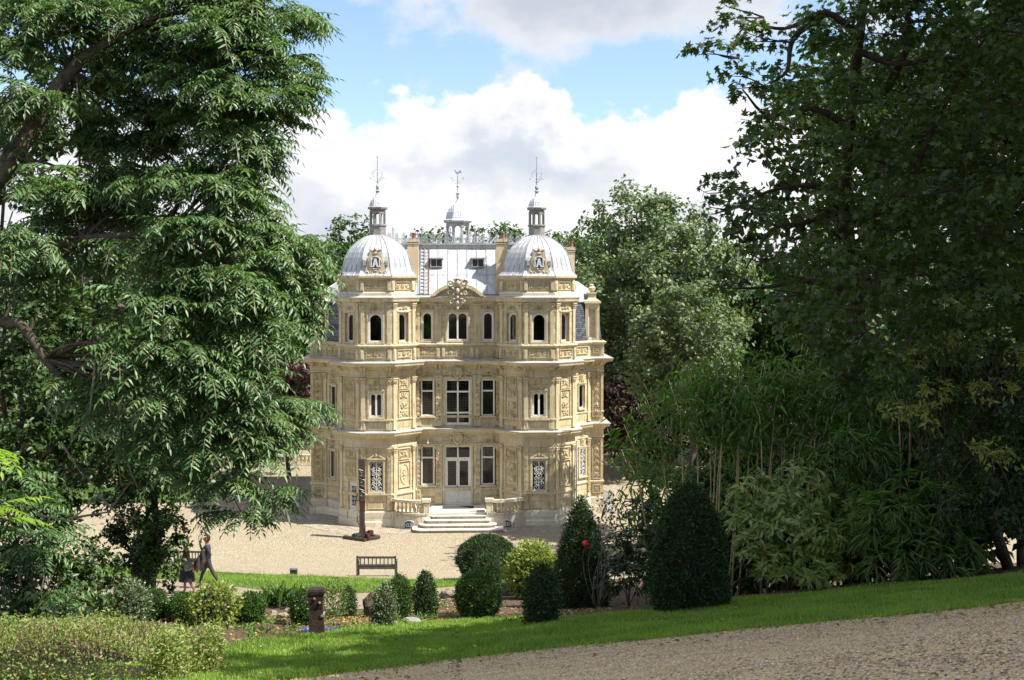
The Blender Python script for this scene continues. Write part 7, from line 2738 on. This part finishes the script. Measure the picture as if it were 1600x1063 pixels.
obj('carved_beam', MB().taper(0.0, 0, HH * 0.72, HH * 0.86, (w * 0.92, w), (w * 0.95, w)), M['totem'], T0)
obj('head_block', MB().taper(0, 0, HH * 0.86, HH * 0.965, (w * 0.98, w), (w * 0.98, w)), M['totem'], T0)
obj('prongs', MB().box(-w * 0.5, -w * 0.3, -0.04, 0.04, HH * 0.965, HH * 1.0).box(w * 0.2, w * 0.5, -0.04, 0.04, HH * 0.965, HH * 0.985), M['scrap'], T0)
mb = MB()
for i in range(12):
    z = HH * (0.50 + 0.03 * i)
    mb.tube([(w * random.uniform(-1, 1), -w * 1.02, z), (w * random.uniform(-1, 1), -w * 1.12, z + 0.1), (w * random.uniform(-1.1, 1.1), -w * 1.02, z + 0.18)], 0.022, 4)
mb.scroll(w * 0.2, HH * 0.70, w * 0.8, 1, 0, 1.1, 0.03, -w * 1.1)
mb.scroll(-w * 0.2, HH * 0.79, w * 0.7, -1, 0, 1.1, 0.03, -w * 1.1)
obj('scrap_fittings', mb, M['scrap'], T0)
obj('side_hooks', MB().tube([(-w * 0.8, 0, HH * 0.22), (-w * 1.5, 0, HH * 0.20), (-w * 1.5, 0, HH * 0.26), (-w * 0.9, 0, HH * 0.27)], 0.025, 5).tube([(-w, 0, HH * 0.46), (-w * 1.6, 0, HH * 0.47), (-w * 1.4, 0, HH * 0.55)], 0.03, 5), M['totem'], T0)
for i, (x0_, y0_, x1_, y1_, mt) in enumerate(((-1.0, 0.1, 0.15, -0.75, 'greenpaint'), (-0.55, 0.45, 0.60, -0.42, 'greenpaint'), (-0.10, 0.65, 0.95, -0.1, 'greenpaint'), (-0.95, -0.05, 0.25, -0.85, 'totem'))):
    a = math.atan2(y1_ - y0_, x1_ - x0_)
    Lb = math.hypot(x1_ - x0_, y1_ - y0_)
    o = obj('base_beam', MB().box(0, Lb, -0.10, 0.10, 0, 0.16), M[mt], T0, (x0_, y0_, 0.02 if i < 3 else 0.0), a)
o = obj('front_beam', MB().box(0, 1.05, -0.09, 0.09, 0, 0.15), M['totem'], T0, (0.05, -0.78, 0.03), 0.62)
o = obj('cross_beam', MB().box(-0.55, 0.55, -0.10, 0.10, 0.18, 0.36), M['greenpaint'], T0, (0, 0, 0), 0.75)
obj('iron_straps', MB().box(-0.06, 0.10, -0.86, -0.50, 0.17, 0.40, Matrix.Rotation(0.5, 4, 'Z')).box(0.30, 0.55, -0.30, -0.05, 0.2, 0.45, Matrix.Rotation(0.5, 4, 'Z')).tube([(-0.2, -0.3, 1.0), (0.1, -0.65, 0.25)], 0.03, 5), M['rust'], T0)

# ------------------------------------------------------------------ barrier and far balustrades
g = Vector((8.95, 5.2, 0.02))
br_ = thing('metal_barrier', 'grey metal railing panel against the right wall of the chateau', 'barrier', g, -1.25)
obj('rail_frame', MB().rim(0, 1.9, 0.05, 1.25, 0.05, 0.05), M['greyiron'], br_)
bmh = MB().box(-0.012, 0.012, -0.035, -0.012, 0.1, 1.2).mesh('bar')
for i in range(14):
    obj('bar', bmh, M['greyiron'], br_, (0.13 + i * 0.126, 0, 0))


def far_balustrade(label, x0, x1, y, n):
    t = thing('stone_balustrade', label, 'balustrade', (x0, y, 0.0))
    L = x1 - x0
    obj('plinth_course', MB().box(0, L, -0.17, 0.17, -0.05, 0.14), M['weathered'], t)
    obj('handrail', MB().box(0, L, -0.17, 0.17, 0.76, 0.90), M['weathered'], t)
    for i in range(n):
        obj('baluster', BAL, M['plinth'], t, (0.2 + (L - 0.4) * i / (n - 1), 0, 0.15), 0, (1.15, 1.15, 1.05))
    for x in np.arange(0, L + 0.1, 3.0):
        obj('pedestal', MB().box(-0.2, 0.2, -0.2, 0.2, -0.05, 0.98), M['weathered'], t, (min(x, L), 0, 0))


x, y = at(490, 94)
far_balustrade('pale stone balustrade closing the court left of the chateau', x - 8.0, x + 1.0, y, 30)
x, y = at(930, 94)
far_balustrade('pale stone balustrade closing the court right of the chateau', x - 0.5, x + 6.5, y, 24)

# ------------------------------------------------------------------ red rose on its stem
g = gpt(*at(935, 30.2))
rose = thing('rose_bush', 'thin rose bush with one red flower in front of the dark yew cone', 'rose bush', g)
L = Vector(g)
tips = [P(914, 850, 29.3), P(928, 838, 29.4), P(950, 820, 29.8), P(965, 800, 30.0), P(975, 830, 30.0), P(940, 870, 29.3), P(960, 860, 29.6), P(948, 782, 30.2), P(955, 800, 30.1)]
limbs(rose, [(curve3(g, q, 0.06, 0.02, 6, 40 + i), [0.014, 0.012, 0.01, 0.008, 0.006, 0.004]) for i, q in enumerate(tips)], M['twig'], 'stem', 5)
rg = np.random.default_rng(41)
pts = np.concatenate([np.array(q) + rg.normal(0, 1, (38, 3)) * [0.16, 0.12, 0.12] for q in tips[1:]])
n = len(pts)
foliage('leaves', leaves(pts, rdir(n, rg), rdir(n, rg), 0.10, 0.06), LM['rose'], rose)
M['red'] = plain('red_petal', (0.62, 0.015, 0.02), 0.5, 0, 0.15, 30)
mb = MB()
q = tips[0] - L
for kx in range(9):
    a = kx * 0.7
    r_ = 0.045 if kx < 5 else 0.025
    mb.ball((q.x + r_ * math.cos(a), q.y - 0.02 + r_ * 0.5 * math.sin(a * 1.3), q.z + r_ * math.sin(a)), (0.042, 0.025, 0.042), 7, 4)
obj('flower', mb, M['red'], rose)


# ------------------------------------------------------------------ the two walkers
def skin_body(name, verts, edges, radii, root=0):
    me = bpy.data.meshes.new(name)
    me.from_pydata(verts, edges, [])
    o = bpy.data.objects.new(name, me)
    COL.objects.link(o)
    o.modifiers.new('s', 'SKIN')
    sk = me.skin_vertices[0].data
    for i, r in enumerate(radii):
        sk[i].radius = r if hasattr(r, '__len__') else (r, r)
        sk[i].use_root = i == root
    sd = o.modifiers.new('d', 'SUBSURF')
    sd.levels = sd.render_levels = 2
    dg = bpy.context.evaluated_depsgraph_get()
    out = bpy.data.meshes.new_from_object(o.evaluated_get(dg))
    bpy.data.objects.remove(o)
    out.polygons.foreach_set('use_smooth', [True] * len(out.polygons))
    return out


M['skin'] = plain('skin', (0.26, 0.14, 0.09), 0.6, 0, 0.05, 9)
M['navy'] = plain('dark_navy_shirt', (0.035, 0.038, 0.055), 0.8, 0, 0.15, 9)
M['trouser'] = plain('grey_trousers', (0.05, 0.046, 0.05), 0.8, 0, 0.15, 9)
M['skirt'] = plain('dark_skirt', (0.022, 0.02, 0.03), 0.8, 0, 0.15, 9)
M['top'] = plain('brown_top', (0.085, 0.05, 0.04), 0.8, 0, 0.15, 9)
M['hair'] = plain('dark_hair', (0.03, 0.022, 0.018), 0.6, 0, 0.15, 9)
M['fair'] = plain('light_brown_hair', (0.09, 0.05, 0.03), 0.6, 0, 0.15, 9)
M['coat'] = plain('dark_coat', (0.05, 0.045, 0.04), 0.85, 0, 0.15, 9)
M['bag'] = plain('grey_striped_bag', (0.19, 0.19, 0.21), 0.7, 0, 0.2, 14)
M['shoe'] = plain('dark_shoe', (0.02, 0.018, 0.016), 0.5, 0, 0.1, 9)


def hand(tip, d, up, s=1.0):
    """five bent fingers and a thumb chain from the wrist; returns verts, edges offsets are added by the caller"""
    d, up = Vector(d).normalized(), Vector(up).normalized()
    sd = d.cross(up).normalized()
    out = []
    for i, (off, ln) in enumerate(((-0.030, 0.075), (-0.010, 0.088), (0.010, 0.083), (0.029, 0.066))):
        b = tip + d * 0.075 * s + sd * off * s
        out.append([b, b + d * ln * 0.5 * s - up * 0.008, b + d * ln * s * 0.9 - up * 0.03])
    b = tip + d * 0.03 * s - sd * 0.03 * s
    out.append([b, b - sd * 0.03 * s + d * 0.03 * s, b - sd * 0.035 * s + d * 0.065 * s])
    return out


def person(label, g, rot, pose, zones, hair, hairmat, face=-1):
    """pose: joint name -> (x, y, z); zones: function point -> material index"""
    J_ = pose
    order = ['hip', 'waist', 'chest', 'neck', 'headbase', 'head', 'crown', 'nose', 'lsh', 'lel', 'lwr', 'lpalm', 'rsh', 'rel', 'rwr', 'rpalm', 'lhip', 'lkn', 'lan', 'ltoe', 'rhip', 'rkn', 'ran', 'rtoe']
    rad = dict(hip=(0.15, 0.115), waist=(0.13, 0.10), chest=(0.155, 0.115), neck=0.055, headbase=0.07, head=0.098, crown=0.078, nose=0.02, lsh=0.062, lel=0.043, lwr=0.03, lpalm=0.036, rsh=0.062, rel=0.043, rwr=0.03, rpalm=0.036,
               lhip=0.088, lkn=0.06, lan=0.042, ltoe=0.035, rhip=0.088, rkn=0.06, ran=0.042, rtoe=0.035)
    rad.update(pose.get('_rad', {}))
    idx = {k: i for i, k in enumerate(order)}
    V = [Vector(J_[k]) for k in order]
    E = [('hip', 'waist'), ('waist', 'chest'), ('chest', 'neck'), ('neck', 'headbase'), ('headbase', 'head'), ('head', 'crown'), ('head', 'nose'), ('chest', 'lsh'), ('lsh', 'lel'), ('lel', 'lwr'), ('lwr', 'lpalm'), ('chest', 'rsh'), ('rsh', 'rel'), ('rel', 'rwr'), ('rwr', 'rpalm'), ('hip', 'lhip'), ('lhip', 'lkn'), ('lkn', 'lan'), ('lan', 'ltoe'), ('hip', 'rhip'), ('rhip', 'rkn'), ('rkn', 'ran'), ('ran', 'rtoe')]
    E = [(idx[a], idx[b]) for a, b in E]
    Rr = [rad[k] for k in order]
    for side in ('l', 'r'):
        w_, p_ = Vector(J_[side + 'wr']), Vector(J_[side + 'palm'])
        d = (p_ - w_).normalized()
        up = Vector((0.2, 1, 0.1)) if abs(d.y) < 0.8 else Vector((0, 0, 1))
        for ch in hand(w_, d, up):
            prev = idx[side + 'palm']
            for q in ch[1:]:
                V.append(q)
                Rr.append(0.011)
                E.append((prev, len(V) - 1))
                prev = len(V) - 1
    me = skin_body('body', V, E, Rr)
    t = thing('person', label, 'person', g, rot)
    o = obj('body', me, None, t)
    mats, fn = zones
    for m_ in mats:
        me.materials.append(m_)
    for pl in me.polygons:
        pl.material_index = fn(pl.center)
    hd = Vector(J_['head'])
    bm = bmesh.new()
    bmesh.ops.create_uvsphere(bm, u_segments=14, v_segments=9, radius=1)
    dl_ = []
    for v in bm.verts:
        q = v.co.copy()
        if q.x * face > 0.25 and q.z < 0.45 or q.z < -0.55 - hair:
            dl_.append(v)
        v.co = Vector((hd.x - face * 0.012 + q.x * 0.118, hd.y + q.y * 0.108, hd.z + 0.03 + q.z * (0.125 + (0.05 if q.z < 0 and hair else 0))))
    bmesh.ops.delete(bm, geom=dl_, context='VERTS')
    hm = bpy.data.meshes.new('hair')
    bm.to_mesh(hm)
    bm.free()
    obj('hair', hm, hairmat, t)
    for s_ in (-1, 1):
        obj('ear', MB().ball((hd.x - face * 0.005, hd.y + s_ * 0.104, hd.z), (0.026, 0.014, 0.034), 6, 4), M['skin'], t)
        obj('eye', MB().ball((hd.x + face * 0.088, hd.y + s_ * 0.036, hd.z + 0.02), (0.012, 0.013, 0.010), 6, 4), M['hair'], t)
    obj('mouth', MB().ball((hd.x + face * 0.088, hd.y, hd.z - 0.045), (0.012, 0.028, 0.008), 6, 4), M['top'], t)
    return t


# man: walking left, right forearm raised to his face, coat over the shoulder, long stride
g = G(326, 920)
D = g.y + 70
k = 86 * D / F / 1.78
pose = dict(hip=(0, 0, 0.93), waist=(-0.01, 0, 1.08), chest=(-0.02, 0, 1.32), neck=(-0.02, 0, 1.47), headbase=(-0.03, 0, 1.54), head=(-0.05, 0, 1.63), crown=(-0.04, 0, 1.69), nose=(-0.165, 0, 1.61),
            lsh=(-0.02, -0.19, 1.40), lel=(0.10, -0.27, 1.14), lwr=(-0.08, -0.24, 0.98), lpalm=(-0.14, -0.22, 0.93), rsh=(-0.03, 0.18, 1.40), rel=(-0.22, 0.20, 1.22), rwr=(-0.27, 0.12, 1.45), rpalm=(-0.26, 0.09, 1.53),
            lhip=(0.0, -0.09, 0.90), lkn=(0.17, -0.09, 0.49), lan=(0.40, -0.09, 0.12), ltoe=(0.31, -0.10, 0.03), rhip=(0.0, 0.09, 0.90), rkn=(-0.20, 0.09, 0.49), ran=(-0.30, 0.09, 0.08), rtoe=(-0.45, 0.09, 0.035))


def man_zone(c):
    if c.z > 1.455 and abs(c.y) < 0.14 and c.x > -0.2:
        return 0
    if c.x < -0.22 and c.z > 1.30:
        return 0
    if c.z < 1.0 and c.y < -0.19:
        return 0
    if c.z < 0.10:
        return 3
    return 1 if c.z > 1.0 else 2


man = person('person in dark shirt and grey trousers striding left, coat over the arm', g + Vector((0, 0, 0.0)), 0.12, pose, ((M['skin'], M['navy'], M['trouser'], M['shoe']), man_zone), 0.1, M['hair'])
man.scale = (k, k, k)
cv_ = MB()
nn = 9
for i in range(nn):
    s_ = i / (nn - 1)
    x_ = -0.12 - 0.30 * s_ + 0.02 * math.sin(i * 2.2)
    for j, z_ in enumerate((1.42 - 0.5 * s_, 1.15 - 0.35 * s_, 0.86 - 0.18 * s_, 0.62 - 0.06 * s_ + 0.1 * (i % 2))):
        cv_.v.append((x_ - 0.05 * j * s_ * 0.8, -0.22 - 0.05 * math.sin(i * 1.7 + j * 0.4) - 0.05 * math.sin(math.pi * s_), z_))
for i in range(nn - 1):
    for j in range(3):
        a = i * 4 + j
        cv_.f.append((a, a + 4, a + 5, a + 1))
fr = len(cv_.v)
cv_.add([(x_, y_ + 0.045, z_) for x_, y_, z_ in cv_.v[:fr]], [f[::-1] for f in cv_.f])
coat = obj('draped_coat', cv_.mesh('draped_coat', True), M['coat'], man)

# woman: walking away left, bag at the hip
g = G(292, 929)
D = g.y + 70
k = 90 * D / F / 1.72
pose = dict(hip=(0, 0, 0.90), waist=(0, 0, 1.05), chest=(-0.01, 0, 1.27), neck=(-0.02, 0, 1.41), headbase=(-0.03, 0, 1.48), head=(-0.04, 0, 1.57), crown=(-0.03, 0, 1.63), nose=(-0.155, 0.02, 1.55),
            lsh=(0.0, -0.165, 1.34), lel=(0.10, -0.22, 1.08), lwr=(0.17, -0.23, 0.86), lpalm=(0.19, -0.23, 0.80), rsh=(-0.02, 0.165, 1.34), rel=(-0.10, 0.20, 1.08), rwr=(-0.22, 0.17, 0.92), rpalm=(-0.27, 0.16, 0.88),
            lhip=(0.0, -0.08, 0.87), lkn=(0.06, -0.08, 0.47), lan=(0.21, -0.08, 0.14), ltoe=(0.16, -0.08, 0.03), rhip=(0.0, 0.08, 0.87), rkn=(-0.05, 0.08, 0.47), ran=(-0.06, 0.08, 0.09), rtoe=(-0.19, 0.08, 0.03),
            _rad=dict(chest=(0.135, 0.10), waist=(0.11, 0.09), lsh=0.05, rsh=0.05, lel=0.036, rel=0.036, lan=0.034, ran=0.034, lkn=0.052, rkn=0.052))


def woman_zone(c):
    if c.z > 1.37 and abs(c.y) < 0.14:
        return 0
    if c.z < 0.075:
        return 3
    if abs(c.y) > 0.13 and c.z < 1.18 or c.z < 0.5:
        return 0
    return 1 if c.z > 0.98 else 2


woman = person('person in brown top and dark knee length skirt walking left beside the ivy', g, 0.2, pose, ((M['skin'], M['top'], M['skirt'], M['shoe']), woman_zone), 0.25, M['fair'])
woman.scale = (k, k, k)
obj('skirt', MB().lathe([(0.215, 0.40), (0.205, 0.52), (0.185, 0.75), (0.155, 0.93), (0.125, 1.02)], 16, cap=False), M['skirt'], woman, (0.01, 0, 0), 0, (1.1, 0.9, 1.0))
bg_ = thing('shoulder_bag', 'grey striped shoulder bag hanging at the walking woman\'s hip', 'bag', g + Vector((0.10 * k, -0.24 * k, 0.80 * k)), 0.2)
bg_.scale = (k, k, k)
mb = MB()
for i in range(5):
    mb.add(*((lambda b: (b.v, b.f))(MB().box(-0.12 + 0.046 * i, -0.12 + 0.046 * i + 0.042, -0.06, 0.05, -0.03 * math.cos(i - 2), 0.24))))
obj('bag_body', mb, M['bag'], bg_)
obj('strap', MB().tube([(-0.1, 0.02, 0.24), (-0.08, 0.06, 0.45), (-0.02, 0.10, 0.60), (0.02, 0.08, 0.45), (0.08, 0.02, 0.24)], 0.012, 5), M['coat'], bg_)
